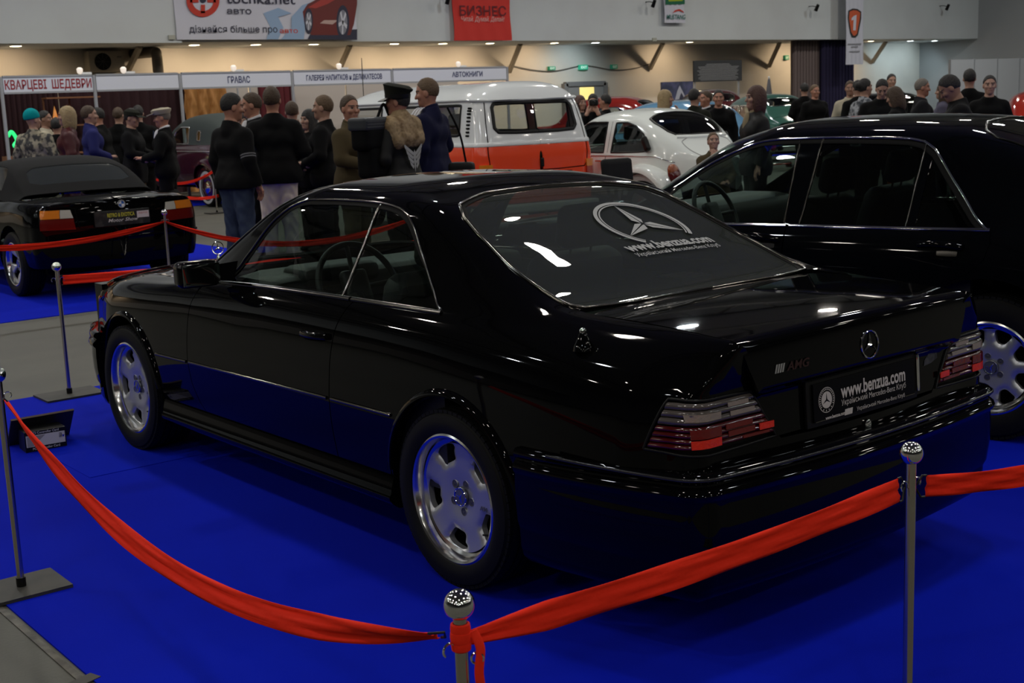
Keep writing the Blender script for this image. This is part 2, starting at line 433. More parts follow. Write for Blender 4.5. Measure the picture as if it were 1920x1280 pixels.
def make_wheel(parent, c, side, R, rr, wd, holes, kind='slot', name='wheel', alloy=None, dish=.035, cap=True, rot=0.3, toe=0, cheap=False, text=None):
    """wheel as part: tyre, rim, cap"""
    M = Matrix.Translation(c) @ Matrix.Rotation(0 if side > 0 else PI, 4, 'Z') @ Matrix.Rotation(toe, 4, 'Z')
    alloy = alloy or ALLOY
    ty = tyre_mb(R, rr, wd, not cheap, 40 if cheap else 72).move(M).build(name, RUBBER, parent, True, 30)
    h = wd / 2; mb = MB()
    # outer lip, barrel
    lip = [(rr + .004, h * .80), (rr + .006, h * .90), (rr - .002, h * .93), (rr - .010, h * .90), (rr - .016, h * .80), (rr - .020, h * .62), (rr - .034, h * .56), (rr - .036, h * .50)]
    mb.lathe(lip[::-1], 64, ax='y', idx=[1] * 10)
    mb.lathe([(rr - .03, h * .55), (rr - .04, -h * .8)], 48, ax='y', i=2)
    # disc with openings
    rd = rr - .033
    loops = [np.array([(rd * math.cos(a), rd * math.sin(a)) for a in np.linspace(0, 2 * PI, 72, endpoint=False)])]
    hl = [hole_slot(rot + k * 2 * PI / holes[0], *holes[1:]) for k in range(holes[0])]
    loops += hl
    v, f, bl = fill2d([l / .014 for l in loops], 1.0); v = v * .014
    def dep(p):
        r = np.hypot(p[:, 0], p[:, 1]); return h * .62 - dish * (1 - np.clip(r / rd, 0, 1) ** 1.5) * .7 + .006 * np.exp(-((r - rd * .45) / .06) ** 2)
    y0 = dep(v); 
    # rounded edge of openings
    for b in bl[1:]:
        d = np.sqrt(((v[:, None] - v[None, b]) ** 2).sum(-1)).min(1); y0 = y0 - .010 * np.clip(1 - d / .022, 0, 1) ** 2
    V = np.c_[v[:, 0], y0, v[:, 1]]; mb.add(V, [tuple(q[::-1]) for q in f], 0)
    for b in bl[1:]:
        A = V[b]; k = len(b); B = A * [1.0, 1, 1.0]; B = A - np.array([0, .022, 0])
        mb.add(np.concatenate([A, B]), [(j, k + j, k + (j + 1) % k, (j + 1) % k) for j in range(k)], 0)
    mb.lathe([(rd, -h * .2), (.02, -h * .2)][::-1], 32, ax='y', i=2)
    rim = mb.move(M).build('rim', [alloy, ALLOYLIP, DARK], ty, True, 35)
    # bolts: recess shade put into dark proud discs; cap with star
    yb = float(dep(np.array([[.056, 0]]))[0])
    for k in range(5):
        a = rot + PI / 2 + k * 2 * PI / 5 + .63
        MB().lathe([(.0155, .000), (.0150, .003), (.0120, .0018), (.006, .0018), (.001, .003)][::-1], 14, (.054 * math.cos(a), yb, .054 * math.sin(a)), 'y', idx=[1, 1, 1, 0]).move(M).build('wheel_bolt', [alloy, mat('bolt_recess_shade', (.10, .10, .11), .4, .6)], rim)
    if cap:
        cm = MB().lathe([(.034, yb), (.034, yb + .006), (.030, yb + .010), (.0, yb + .012)][::-1], 28, ax='y', i=1)
        q = MB(); ring_mb(q, .031, .003, 28, 6); star_mb(q, .029, .2, .006); q.move(Matrix.Translation((0, yb + .010, 0)) @ Matrix.Rotation(-PI / 2, 4, 'X') @ Matrix.Rotation(.35, 4, 'Z'))
        cm.add(np.concatenate(q.V), q.F, 0)
        cm.move(M).build('hub_cap', [CHROME, mat('hub_blue_grey', (.16, .17, .22), .3, .7)], rim, True, 40)
    if text:
        yt = float(dep(np.array([[.14, 0]]))[0]) + .0012; TM = Matrix(((-1, 0, 0, -.142), (0, 0, 1, yt), (0, 1, 0, -.022), (0, 0, 0, 1)))
        lettering('rim_lettering', text, .022, M @ TM, mat('rim_ink', (.12, .12, .14), .4, .5), rim, .0006, 1.3, lift=0)
    # tyre valve
    if not cheap:
        va = rot + 2.6
        vm = MB().tube([(rd * .97 * math.cos(va), h * .58, rd * .97 * math.sin(va)), ((rd * .97 - .012) * math.cos(va), h * .58 + .022, (rd * .97 - .012) * math.sin(va))], [.0045, .003], 8)
        vm.move(M).build('tyre_valve', BLACKTRIM, rim)
    return ty
def simple_wheel(parent, c, side, R, rr, wd, wall=None, cap=.09, colr=None):
    """old car wheel: tyre (white walled or plain), steel disc, chrome cap"""
    M = Matrix.Translation(c) @ Matrix.Rotation(0 if side > 0 else PI, 4, 'Z'); h = wd / 2
    ty = tyre_mb(R, rr, wd, False, 40).move(M).build('wheel', RUBBER, parent, True, 30)
    mb = MB()
    if wall: mb.lathe([(rr + .002, h * .86), (rr + (R - rr) * .30, h * 1.02), (rr + (R - rr) * .62, h * 1.015)][::-1], 40, ax='y', i=2)
    mb.lathe([(rr + .004, h * .84), (rr - .012, h * .86), (rr - .02, h * .6), (rr * .75, h * .55), (rr * .6, h * .72), (.0, h * .75)][::-1], 40, ax='y', idx=[0] * 6)
    mb.lathe([(cap, h * .72), (cap * .95, h * .9), (cap * .6, h * 1.05), (0, h * 1.1)][::-1], 28, ax='y', i=1)
    mb.move(M).build('rim', [colr or ALLOY, CHROME, wall or RUBBER], ty, True, 35)
    return ty

def cushion(mb, c, d, r=.04, i=0, tilt=None, n=5):
    """soft box"""
    c = np.asarray(c, float); d = np.asarray(d, float) / 2; u = np.linspace(-1, 1, 2 * n + 1); P = []
    F = []
    def face(ax, sg):
        k0 = len(P); a, b = [q for q in range(3) if q != ax]
        for s in u:
            for t in u:
                p = np.zeros(3); p[ax] = sg; p[a] = s; p[b] = t; P.append(p)
        k = len(u)
        for q in range(k - 1):
            for w_ in range(k - 1):
                f = (k0 + q * k + w_, k0 + (q + 1) * k + w_, k0 + (q + 1) * k + w_ + 1, k0 + q * k + w_ + 1)
                F.append(f if (sg > 0) == (ax != 1) else f[::-1])
    for ax in range(3):
        for sg in (-1, 1): face(ax, sg)
    Q = np.array(P); q = Q * d; core = np.clip(q, -(d - r), d - r); v = q - core; l = np.linalg.norm(v, axis=1)[:, None]
    q = core + np.where(l > 1e-9, v / np.maximum(l, 1e-9) * r, 0)
    # slight crown
    q = q * (1 + .0 * Q)
    if tilt is not None: q = q @ np.array(tilt.to_3x3()).T
    return mb.add(q + c, F, i)
def make_seat(parent, x, y, z, m, head=True, w=.50, name='front_seat'):
    mb = MB(); cushion(mb, (x + .08, y, z + .10), (.52, w, .20), .07, 0, Matrix.Rotation(-.12, 4, 'Y')); s = mb.build(name, m, parent)
    mb = MB(); cushion(mb, (x - .20, y, z + .42), (.16, w, .62), .07, 0, Matrix.Rotation(-.30, 4, 'Y')); mb.build('seat_back', m, s)
    if head:
        mb = MB(); cushion(mb, (x - .33, y, z + .83), (.10, .28, .19), .045, 0, Matrix.Rotation(-.2, 4, 'Y'))
        mb.tube([(x - .29, y - .06, z + .66), (x - .32, y - .06, z + .80)], .006, 6); mb.tube([(x - .29, y + .06, z + .66), (x - .32, y + .06, z + .80)], .006, 6)
        mb.build('headrest', m, s)
    return s
def steering_wheel(parent, c, m=None, R=.195, tilt=.42):
    mb = MB(); ring_mb(mb, R, .014, 40, 10)
    cushion(mb, (0, 0, -.02), (.16, .13, .05), .02)
    for a in (0, PI / 2 * 1.15, PI, -PI / 2): mb.tube([(.05 * math.cos(a), .05 * math.sin(a), -.02), (R * math.cos(a), R * math.sin(a), 0)], .011, 8)
    mb.tube([(0, 0, -.02), (0, 0, -.35)], .025, 10)
    mb.move(Matrix.Translation(c) @ Matrix.Rotation(-(PI / 2 - tilt), 4, 'Y'))
    return mb.build('steering_wheel', m or LEATHER, parent)
# ---------------------------------------------------------------- the hall (world axes: x along the far wall, y towards it)
HI = np.array(HALL.to_3x3())
EYEW = np.array([0, 0, EYE])
def hray(u, v): return HI @ pix_ray(u, v)
def on_y(u, v, y):
    d = hray(u, v); t = y / d[1]; return EYEW + d * t
YB, YW, YBO, ZB = 29.2, 31.8, 25.0, 3.34
WALLU = mat('upper_wall_paint', (.62, .65, .66), .85, bump=(3, .05), noise=(.6, (.58, .60, .61), .4, .65))
WALLL = mat('lower_wall_paint', (.55, .52, .48), .85, noise=(.8, (.50, .47, .44), .4, .65))
def quad_box(name, x0, x1, y0, y1, z0, z1, m, parent=None):
    return MB().box(((x0 + x1) / 2, (y0 + y1) / 2, (z0 + z1) / 2), (x1 - x0, y1 - y0, z1 - z0)).build(name, m, parent, False)
CONC = mat('concrete_floor', (.082, .080, .064), .6, noise=(2.2, (.062, .061, .049), .35, .7), bump=(60, .12))
struct(quad_box('floor', -32, 46.5, -32, YW + .2, -.2, 0, CONC))
CEILM = mat('ceiling_sheet', (.42, .43, .42), .8)
struct(quad_box('ceiling', -32, 46.5, -32, YW + .2, CEIL, CEIL + .2, CEILM))
struct(quad_box('wall_back', -32, 46.5, YW, YW + .2, 0, ZB + .1, WALLL))
struct(quad_box('wall_back_upper', -32, 46.3, YB, YW + .2, ZB, CEIL, WALLU))
struct(quad_box('trim_1', -32, float(on_y(337, 80, YB)[0]), YB - .12, YB, ZB - .02, CEIL, WALLU))
struct(quad_box('wall_right', 46.3, 46.5, -32, YW, 0, CEIL, mat('side_wall_paint', (.30, .31, .32), .85)))
DKW = mat('dim_wall_paint', (.22, .23, .24), .85)
struct(quad_box('wall_left', -32.2, -32, -32, YW, 0, CEIL, DKW))
struct(quad_box('wall_front', -32, 46.5, -32.2, -32, 0, CEIL, DKW))
# steel trusses under the ceiling
TRUSS = mat('truss_paint', (.10, .10, .105), .6)
for i in range(8):
    y = -19 + i * 6.2
    q = MB(); q.box((7, y, CEIL - .15), (78, .16, .16)); q.box((7, y, CEIL - .95), (78, .16, .16))
    for k in range(39): q.box((-31 + k * 2, y, CEIL - .55), (1.28, .08, .08), tilt=Matrix.Rotation(.68 if k % 2 else -.68, 4, 'Y'))
    struct(q.build('trim_2', TRUSS, None, False))
# carpets
BLUE = mat('blue_carpet', (.0, .0075, .42), .95, noise=(.9, (.0, .011, .50), .38, .66), bump=(900, .35), spec=.1)
BLUE2 = mat('blue_carpet_strip', (.0, .010, .46), .95, noise=(1.1, (.0, .013, .53), .38, .66), bump=(900, .35), spec=.1)
def carpet(x0, x1, y0, y1, label, strips=0):
    o = quad_box('carpet', x0, x1, y0, y1, .0, .006, BLUE); tag(o, label, 'carpet'); return o
carpet(1.24, 20.0, 1.62, 7.98, 'blue carpet under the star-stickered coupe and the long dark saloon')
carpet(2.6, 7.25, 11.2, 18.4, 'blue carpet under the soft-topped roadster')
carpet(4.0, 30.0, 22.6, 24.3, 'blue carpet far off under the maroon car with white-walled tyres')
for (x0, x1, y0, y1, s) in ((2.06, 3.1, 5.91, 6.9, 'lighter blue carpet offcut beside the front wheel of the coupe'),):
    o = quad_box('carpet_offcut', x0, x1, y0, y1, .006, .0085, BLUE2); tag(o, s, 'carpet')
# floor joint cover and tape by the carpet edge
q = MB(); q.box((1.215, 2.0, .002), (.022, 9, .004)); tag(q.build('floor_joint_strip', mat('joint_metal', (.13, .12, .10), .5, .5, noise=(14, (.05, .045, .04), .4, .6)), None, False), 'worn metal joint strip along the carpet edge on grey concrete', 'floor strip')
q = MB(); q.box((1.21, 3.72, .0065), (.10, .05, .003), .3); tag(q.build('floor_tape', mat('grey_tape', (.055, .05, .045), .7), None, False), 'small dark tape patch at the corner of the blue carpet', 'tape')
# downlights in the underside of the balcony, each with a cone of light on the wall
def downlight(u, v, warm, k):
    p = on_y(u, v, YB + 1.15); x = float(p[0]); col = (1.0, .74, .46) if warm else (.72, .93, 1.0)
    t = thing('downlight', k, 'downlight', mw=Matrix.Translation((x, YB + 1.15, ZB)), group='downlights under the balcony')
    MB().lathe([(.13, -.012), (.16, -.012), (.165, 0)], 24).build('trim_ring', WHITE, t)
    MB().lathe([(.0, -.006), (.15, -.006)], 24).build('lamp_glass', mat('lamp_warm' if warm else 'lamp_cold', (1, 1, 1), .5, emit=(1, .80, .48) if warm else (.85, .98, 1), es=30), t)
    l = bpy.data.lights.new('downlight_beam', 'SPOT'); l.energy = 120 if warm else 80; l.spot_size = 2.4; l.spot_blend = .8; l.color = col; l.shadow_soft_size = .1
    o = bpy.data.objects.new('downlight_beam', l); COL.objects.link(o); o.parent = t; o.location = (0, .0, -.05); o.rotation_euler = (.72, 0, 0)
DL = [(30, 89, 1, 'warm downlight over the red-lettered booth'), (365, 93, 1, 'warm downlight under the white web banner'), (480, 93, 1, 'second warm downlight under the white web banner'), (589, 94, 1, 'warm downlight under the right end of the white web banner'), (740, 94, 1, 'warm downlight between the white banner and the red banner'), (831, 93, 1, 'warm downlight just left of the red banner'), (919, 93, 1, 'warm downlight under the red banner'), (1117, 92, 0, 'cold white downlight above the exit sign'), (1040, 92, 1, 'warm downlight left of the cold white one'), (1293, 91, 1, 'warm downlight above the dark notice board'), (1528, 87, 1, 'warm downlight above the grey curtain'), (1583, 86, 1, 'warm downlight half behind the hanging number banner'), (1633, 84, 1, 'warm downlight right of the hanging number banner'), (1707, 82, 0, 'cold white downlight on the grey wall at right'), (1752, 81, 0, 'last cold white downlight at right')]
for a in DL: downlight(*a)
for x in (-4, 0, 3.5):
    l = bpy.data.lights.new('downlight_beam', 'SPOT'); l.energy = 120; l.spot_size = 2.4; l.spot_blend = .8; l.color = (1, .74, .46); o = bpy.data.objects.new('downlight_beam', l); COL.objects.link(o); o.location = (x, YB + 1.15, ZB - .05); o.rotation_euler = (.72, 0, 0)
# wall braces
for (u0, v0, u1, v1, s) in ((263, 95, 241, 130, 'diagonal steel brace beside the air conditioner'), (657, 97, 634, 134, 'diagonal steel brace under the banner with the printed car'), (976, 96, 955, 134, 'diagonal steel brace at the end of the booth row'), (1243, 100, 1219, 128, 'diagonal steel brace right of the exit sign'), (1462, 95, 1442, 124, 'diagonal steel brace left of the grey curtain'), (1661, 86, 1636, 116, 'yellowish diagonal brace right of the hanging number banner')):
    a = on_y(u0, v0, YW - .9); b = on_y(u1, v1, YW - .05); a[2] = ZB
    q = MB().tube([a, b], .085, 6); tag(q.build('wall_brace', mat('brace_paint', (.40, .35, .28), .6), None, False), s, 'brace', 'braces under the balcony')
# air conditioner, vent pipe
AY = YW - .19
a = on_y(160, 96, AY); b = on_y(230, 134, AY)
t = thing('air_conditioner', 'beige outdoor air conditioner unit with round fan above the booths', 'air conditioner', mw=Matrix.Translation((float(a[0] + b[0]) / 2, AY, float(b[2]))))
wd, hg = float(b[0] - a[0]), float(a[2] - b[2]); ACM = mat('ac_beige', (.40, .36, .30), .5)
q = MB(); cushion(q, (0, 0, hg / 2), (wd, .36, hg), .03); q.build('casing', ACM, t)
q = MB().lathe([(.0, -.19), (hg * .40, -.19), (hg * .42, -.17)], 32, (-wd * .12, 0, hg * .48), 'y'); q.build('fan_opening', DARK, t)
q = MB()
for k in range(5): ring_mb(q, hg * .40 * (k + 1) / 5, .006, 32, 5)
for k in range(8): q.tube([(0, 0, 0), (hg * .4 * math.cos(k * PI / 4), hg * .4 * math.sin(k * PI / 4), 0)], .005, 5)
q.move(Matrix.Translation((-wd * .12, -.205, hg * .48)) @ Matrix.Rotation(PI / 2, 4, 'X')).build('fan_grille', mat('grille_dark', (.05, .05, .05), .5), t)
q = MB(); q.box((wd * .36, -.185, hg * .7), (wd * .12, .01, hg * .06)); q.build('maker_plate', mat('grey_print', (.2, .2, .2), .5), t)
p0 = on_y(297, 136, 30.6); p1 = on_y(285, 112, 30.6); p2 = on_y(288, 98, 31.0)
q = MB().tube(bez([p0, p0 + [0, 0, .15], p1 + [.12, 0, .12], p2, [p2[0] - .2, YW, p2[2]]], 8), .13, 14); t = q.build('vent_pipe', mat('duct_dark', (.13, .11, .09), .5, .4), None); tag(t, 'bent dark vent pipe with a foil-wrapped end above the booths', 'pipe')
q = MB().tube([p0 + [.02, -.02, -.05], p0 + [.02, -.02, .28]], .10, 14); q.build('foil_wrap', mat('foil', (.7, .66, .6), .35, .9), t)
# exit signs and cable
for u, v, wpx, hpx, br, s in ((1093, 126, 17, 9, .9, 'lit green exit sign on the wall above the grey door'), (1151, 125, 12, 8, .10, 'unlit green exit sign right of the lit one'), (1034, 128, 13, 7, .10, 'unlit green exit sign left of the lit one'), (1474, 108, 9, 8, .06, 'small green exit sign by the grey curtain')):
    c = on_y(u, v, YW - .06); sc = float(np.linalg.norm(c - EYEW)) / FPX; W_, H_ = wpx * sc * 1.2, hpx * sc
    t = thing('exit_sign', s, 'sign', mw=Matrix.Translation(tuple(c)), group='green exit signs')
    q = MB(); cushion(q, (0, 0, 0), (W_, .10, H_), .01); q.build('sign_box', mat('exit_green_%d' % int(br * 100), (.02, .25, .14), .5, emit=(.03, .42, .26), es=br * .6), t)
    lettering('sign_letters', 'EXIT', H_ * .7, Matrix.Translation((0, -.052, -H_ * .25)) @ Matrix.Rotation(PI / 2, 4, 'X'), mat('exit_white_%d' % int(br * 100), (.7, .8, .75), .5, emit=(.7, 1, .85), es=br * .6), t, .002, width=W_ * .7)
pts = [on_y(u, v, YW - .05) for u, v in ((955, 122), (1000, 131), (1040, 133), (1085, 124), (1110, 124), (1150, 131), (1190, 128), (1220, 119))]
tag(MB().tube(bez(pts, 6), .014, 5).build('wall_cable', mat('cable_grey', (.12, .11, .10), .7), None), 'slack grey cable strung along the wall past the exit signs', 'cable')
# grey door with a lit window
a = on_y(1056, 160, YW); b = on_y(1130, 160, YW)
xd0, xd1, zt = float(a[0]), float(b[0]), float(a[2])
q = MB(); q.box(((xd0 + xd1) / 2, YW - .06, zt / 2), (xd1 - xd0, .12, zt)); dd = struct(q.build('door_1', mat('door_grey', (.22, .22, .23), .5), None, False))
c0, c1 = on_y(1087, 164, YW - .13), on_y(1114, 187, YW - .13)
q = MB(); q.box(((c0[0] + c1[0]) / 2, YW - .13, (c0[2] + c1[2]) / 2), (c1[0] - c0[0], .02, c0[2] - c1[2])); q.build('lit_pane', mat('lit_pane', (.8, .7, .3), .5, emit=(1, .78, .22), es=.75), dd)
q = MB(); q.box((xd0, YW - .07, zt / 2), (.16, .18, zt + .1)); q.box((xd1, YW - .07, zt / 2), (.16, .18, zt + .1)); q.box(((xd0 + xd1) / 2, YW - .07, zt + .03), (xd1 - xd0, .18, .14)); q.build('door_frame', mat('door_frame_grey', (.16, .16, .17), .5), dd, False)
# banners on the balcony front
def wall_sheet(name, label, cat, px, m, y=YB - .14, ztop=None, wave=.02):
    u0, v0, u1, v1 = px; a = on_y(u0, v1, y); b = on_y(u1, v1, y); zt = ztop if ztop else float(on_y(u0, v0, y)[2])
    x0, x1, z0 = float(a[0]), float(b[0]), float(min(a[2], b[2]) * .5 + .5 * max(a[2], b[2])); nx, nz = 24, 12; V = []; F = []
    for j in range(nz + 1):
        for i in range(nx + 1): V.append((x0 + (x1 - x0) * i / nx - (x0 + x1) / 2, -.02 - wave * math.sin(i * 1.1 + j * .6) * (1 - j / nz * .5), (zt - z0) * j / nz))
    F = [(j * (nx + 1) + i, j * (nx + 1) + i + 1, (j + 1) * (nx + 1) + i + 1, (j + 1) * (nx + 1) + i) for j in range(nz) for i in range(nx)]
    V2 = np.array(V) + [0, .012, 0]; n = len(V)
    o = mesh(name, np.concatenate([V, V2]), F + [tuple(k + n for k in f[::-1]) for f in F], m, None); o.matrix_world = Matrix.Translation(((x0 + x1) / 2, y, z0)); tag(o, label, cat)
    def loc(u, v): p = on_y(u, v, y); return float(p[0] - (x0 + x1) / 2), float(p[2] - z0)
    return o, loc, (x1 - x0, zt - z0)
RX = Matrix.Rotation(PI / 2, 4, 'X')
def print_text(name, s, o, loc, px, m, bold=0, sx=1.0, shear=0):
    """lettering filling the pixel box (u0, v_base, u1, v_top)"""
    x0, z0 = loc(px[0], px[1]); x1, _ = loc(px[2], px[1]); _, z1 = loc(px[0], px[3])
    h = z1 - z0
    return lettering(name, s, h / .72, Matrix.Translation(((x0 + x1) / 2, -.045, z0)) @ RX, m, o, bold * h, sx, 'CENTER', shear, width=x1 - x0)
def print_poly(name, o, loc, pts, m, lift=0.0):
    P = [loc(u, v) for u, v in pts]; q = MB(); 
    v, f, _ = fill2d([np.array(P)], 9, False); q.add(np.c_[v[:, 0], np.full(len(v), -.043 - lift), v[:, 1]], [tuple(k) for k in f]); return q.build(name, m, o, False)
def circ(u, v, r, n=28, ry=None): return [(u + r * math.cos(a), v + (ry or r) * math.sin(a)) for a in np.linspace(0, 2 * PI, n, endpoint=False)]
def ring_print(name, o, loc, u, v, r0, r1, m, lift=0, n=40):
    P = [loc(u + r * math.cos(a), v + r * math.sin(a)) for a in np.linspace(0, 2 * PI, n, endpoint=False) for r in (r0, r1)]
    return MB().add([(x, -.043 - lift, z) for x, z in P], [(2 * k, 2 * k + 1, 2 * ((k + 1) % n) + 1, 2 * ((k + 1) % n)) for k in range(n)]).build(name, m, o, False)
BW = mat('banner_white', (.62, .62, .70), .8); INK = mat('ink_dark', (.035, .035, .06), .8); INKR = mat('ink_red', (.55, .05, .03), .8)
o, loc, sz = wall_sheet('banner', 'white web banner with a red ring logo and a printed red car', 'banner', (331, -60, 669, 74), BW)
print_poly('print_blue_swoosh', o, loc, [(498, 74), (505, 50), (492, 25), (520, 15), (545, 25), (520, 32), (530, 52), (520, 74)], mat('ink_pale_blue', (.30, .42, .60), .8)); print_poly('print_blue_swoosh', o, loc, [(525, 74), (545, 52), (545, 32), (565, 10), (580, 5), (572, 40), (568, 74)], mat('ink_pale_blue', (.30, .42, .60), .8))
ring_print('logo_ring', o, loc, 379, 1, 20, 31, INKR, .001)
for du, dv in ((0, 1), (1, 0), (-1, 0), (0, -1)):
    c = (379 + du * 16, 1 + dv * 16); print_poly('logo_arm', o, loc, [(c[0] - 4 - abs(du) * 4, c[1] - 4 - abs(dv) * 4), (c[0] + 4 + abs(du) * 4, c[1] - 4 - abs(dv) * 4), (c[0] + 4 + abs(du) * 4, c[1] + 4 + abs(dv) * 4), (c[0] - 4 - abs(du) * 4, c[1] + 4 + abs(dv) * 4)], INKR, .001)
print_poly('logo_dot', o, loc, circ(379, 0, 6), INK, .002)
print_text('print_lettering', 'tochka.net', o, loc, (423, 6, 552, -13), INK, .012); print_text('print_lettering', 'авто', o, loc, (424, 26, 470, 14), INK, .008)
print_text('print_lettering', 'дізнайся більше про', o, loc, (354, 61, 519, 48), INK, .008); print_text('print_lettering', 'авто', o, loc, (523, 62, 557, 53), INKR, .012)
print_poly('printed_car_shadow', o, loc, [(575, 74), (582, 60), (668, 55), (668, 75)], INK)
print_poly('printed_car_body', o, loc, [(566, 22), (575, 8), (598, -4), (640, -12), (668, -12), (668, 8), (662, 45), (655, 66), (582, 66), (570, 50)], mat('ink_maroon', (.14, .012, .008), .5), .001)
print_poly('printed_car_highlight', o, loc, [(598, 44), (606, 38), (632, 38), (622, 46)], mat('ink_highlight', (.5, .34, .30), .6), .002)
print_poly('printed_car_highlight', o, loc, [(576, 14), (600, 0), (640, -8), (612, 8), (590, 16)], mat('ink_red_light', (.40, .04, .03), .6), .002)
for c, rx, ry in (((577, 40), 8, 24), ((641, 42), 12, 32)):
    print_poly('printed_wheel', o, loc, circ(c[0], c[1], rx, 28, ry), INK, .003); print_poly('printed_rim', o, loc, circ(c[0], c[1], rx * .7, 28, ry * .72), mat('ink_grey', (.22, .22, .26), .7), .004); 
    for k in range(5):
        a = k * 2 * PI / 5 + .4; print_poly('printed_spoke', o, loc, [(c[0] + rx * .1 * math.cos(a + 1.5), c[1] + ry * .1 * math.sin(a + 1.5)), (c[0] + rx * .7 * math.cos(a + .16), c[1] + ry * .72 * math.sin(a + .16)), (c[0] + rx * .7 * math.cos(a - .16), c[1] + ry * .72 * math.sin(a - .16)), (c[0] + rx * .1 * math.cos(a - 1.5), c[1] + ry * .1 * math.sin(a - 1.5))], mat('ink_silver', (.6, .6, .66), .6), .005)
o, loc, sz = wall_sheet('banner', 'red banner with dark business lettering on the balcony front', 'banner', (851, -40, 958, 76), mat('banner_red', (.62, .035, .025), .8), wave=.03)
print_text('print_lettering', 'БИЗНЕС', o, loc, (860, 29, 947, 11), mat('ink_wine', (.14, .015, .02), .8), .02, 1); print_text('print_lettering', 'Читай. Думай. Делай!', o, loc, (862, 40, 943, 31), mat('ink_pink', (.72, .45, .42), .8), .004, 1, .3)
o, loc, sz = wall_sheet('banner', 'small banner, green above white, with a red swoosh and green lettering', 'banner', (1245, -30, 1283, 43), BW)
print_poly('print_green_block', o, loc, [(1246, -29), (1282, -29), (1282, 8), (1246, 9)], mat('ink_green', (.01, .13, .06), .8)); print_poly('print_yellow_mark', o, loc, [(1250, -6), (1278, -6), (1278, 2), (1252, 3)], mat('ink_lime', (.35, .45, .02), .8), .002)
print_text('print_lettering', 'MUSTANG', o, loc, (1248, 36, 1283, 27), mat('ink_teal', (.02, .16, .12), .8), .02, 1, .15)
print_poly('print_red_swoosh', o, loc, [(1259, 25), (1264, 19), (1272, 17), (1279, 21), (1281, 25), (1275, 21), (1268, 21)], INKR, .001)
o, loc, sz = wall_sheet('banner', 'tall white hanging banner with an orange number one emblem', 'banner', (1585, -60, 1617, 121), BW, y=YB - .5, wave=.012)
print_poly('emblem_outline', o, loc, [(1589, 20), (1597, 16), (1606, 17), (1613, 22), (1613, 35), (1607, 66), (1602, 71), (1596, 70), (1592, 62), (1588, 34)], mat('ink_black', (.03, .03, .03), .8)); print_poly('emblem_orange', o, loc, [(1591, 22), (1598, 19), (1605, 20), (1611, 24), (1610, 36), (1605, 63), (1601, 67), (1598, 67), (1594, 60), (1590, 34)], mat('ink_orange', (.60, .11, .04), .8), .001)
print_poly('emblem_number', o, loc, [(1599, 30), (1604, 28), (1602.5, 57), (1597.5, 57), (1598.5, 37), (1594.5, 39), (1594.8, 34)], BW, .003)
for v, u0, u1 in ((83, 1588, 1613), (88, 1594, 1607), (97, 1591, 1610)): print_poly('fine_print', o, loc, [(u0, v - 1), (u1, v - 2), (u1, v + 1), (u0, v + 1)], mat('ink_mid', (.28, .28, .31), .8), .001)
# small spotlights on the balcony front
for u, v, s in ((1226, 6, 'small black wall spotlight left of the green and white banner'), (1532, 14, 'small black wall spotlight left of the hanging number banner'), (1777, 13, 'small black wall spotlight at the right end of the balcony'), (840, -1, 'small black wall spotlight left of the red banner')):
    c = on_y(u, v, YB - .35); t = thing('wall_spotlight', s, 'spotlight', mw=Matrix.Translation(tuple(c)), group='spotlights on the balcony front')
    q = MB().lathe([(.0, .10), (.05, .10), (.06, -.12), (.045, -.12), (.0, -.06)][::-1], 14); q.move(Matrix.Rotation(.5, 4, 'X')).build('lamp_body', BLACKTRIM, t); q = MB().tube([(0, 0, .02), (0, .2, .06), (0, .35, .06)], .014, 6); q.build('bracket', BLACKTRIM, t)
# emergency lamp plates
for u, v, s in ((322, 70, 'small pale socket plate low on the balcony front beside the web banner'), (1227, 74, 'tiny round box low on the balcony front')):
    c = on_y(u, v, YB - (.15 if u < 330 else .02)); tag(MB().box(tuple(c), (.16, .04, .10)).build('wall_socket', mat('socket_cream', (.42, .42, .36), .6), None, False), s, 'socket')
# exhibition booths
ALU = mat('booth_aluminium', (.45, .46, .48), .4, .6); PANEL = mat('fascia_panel', (.60, .62, .68), .6); WINE = mat('wine_curtain', (.022, .003, .005), .9, bump=(6, .6)); CREAM = mat('booth_wall_panel', (.50, .44, .38), .8)
cols = [float(on_y(u, 170, YBO)[0]) for u in (3, 178, 339, 549, 736, 952)]
FZ0, FZ1 = 2.19, 2.49
texts = [('КВАРЦЕВІ  ШЕДЕВРИ', mat('ink_booth_red', (.26, .008, .014), .7), .93, 'red lettering', .165), (None, None, 0, 'blank', 0), ('ГРАВАС', mat('ink_booth_blue', (.035, .045, .12), .7), .20, 'short dark lettering', .13), ('ГАЛЕРЕЯ НАПИТКОВ и ДЕЛИКАТЕСОВ', mat('ink_booth_blue', (.035, .045, .12), .7), .76, 'long dark lettering', .11), ('АВТОКНИГИ', mat('ink_booth_blue', (.035, .045, .12), .7), .27, 'lettering about car books', .11)]
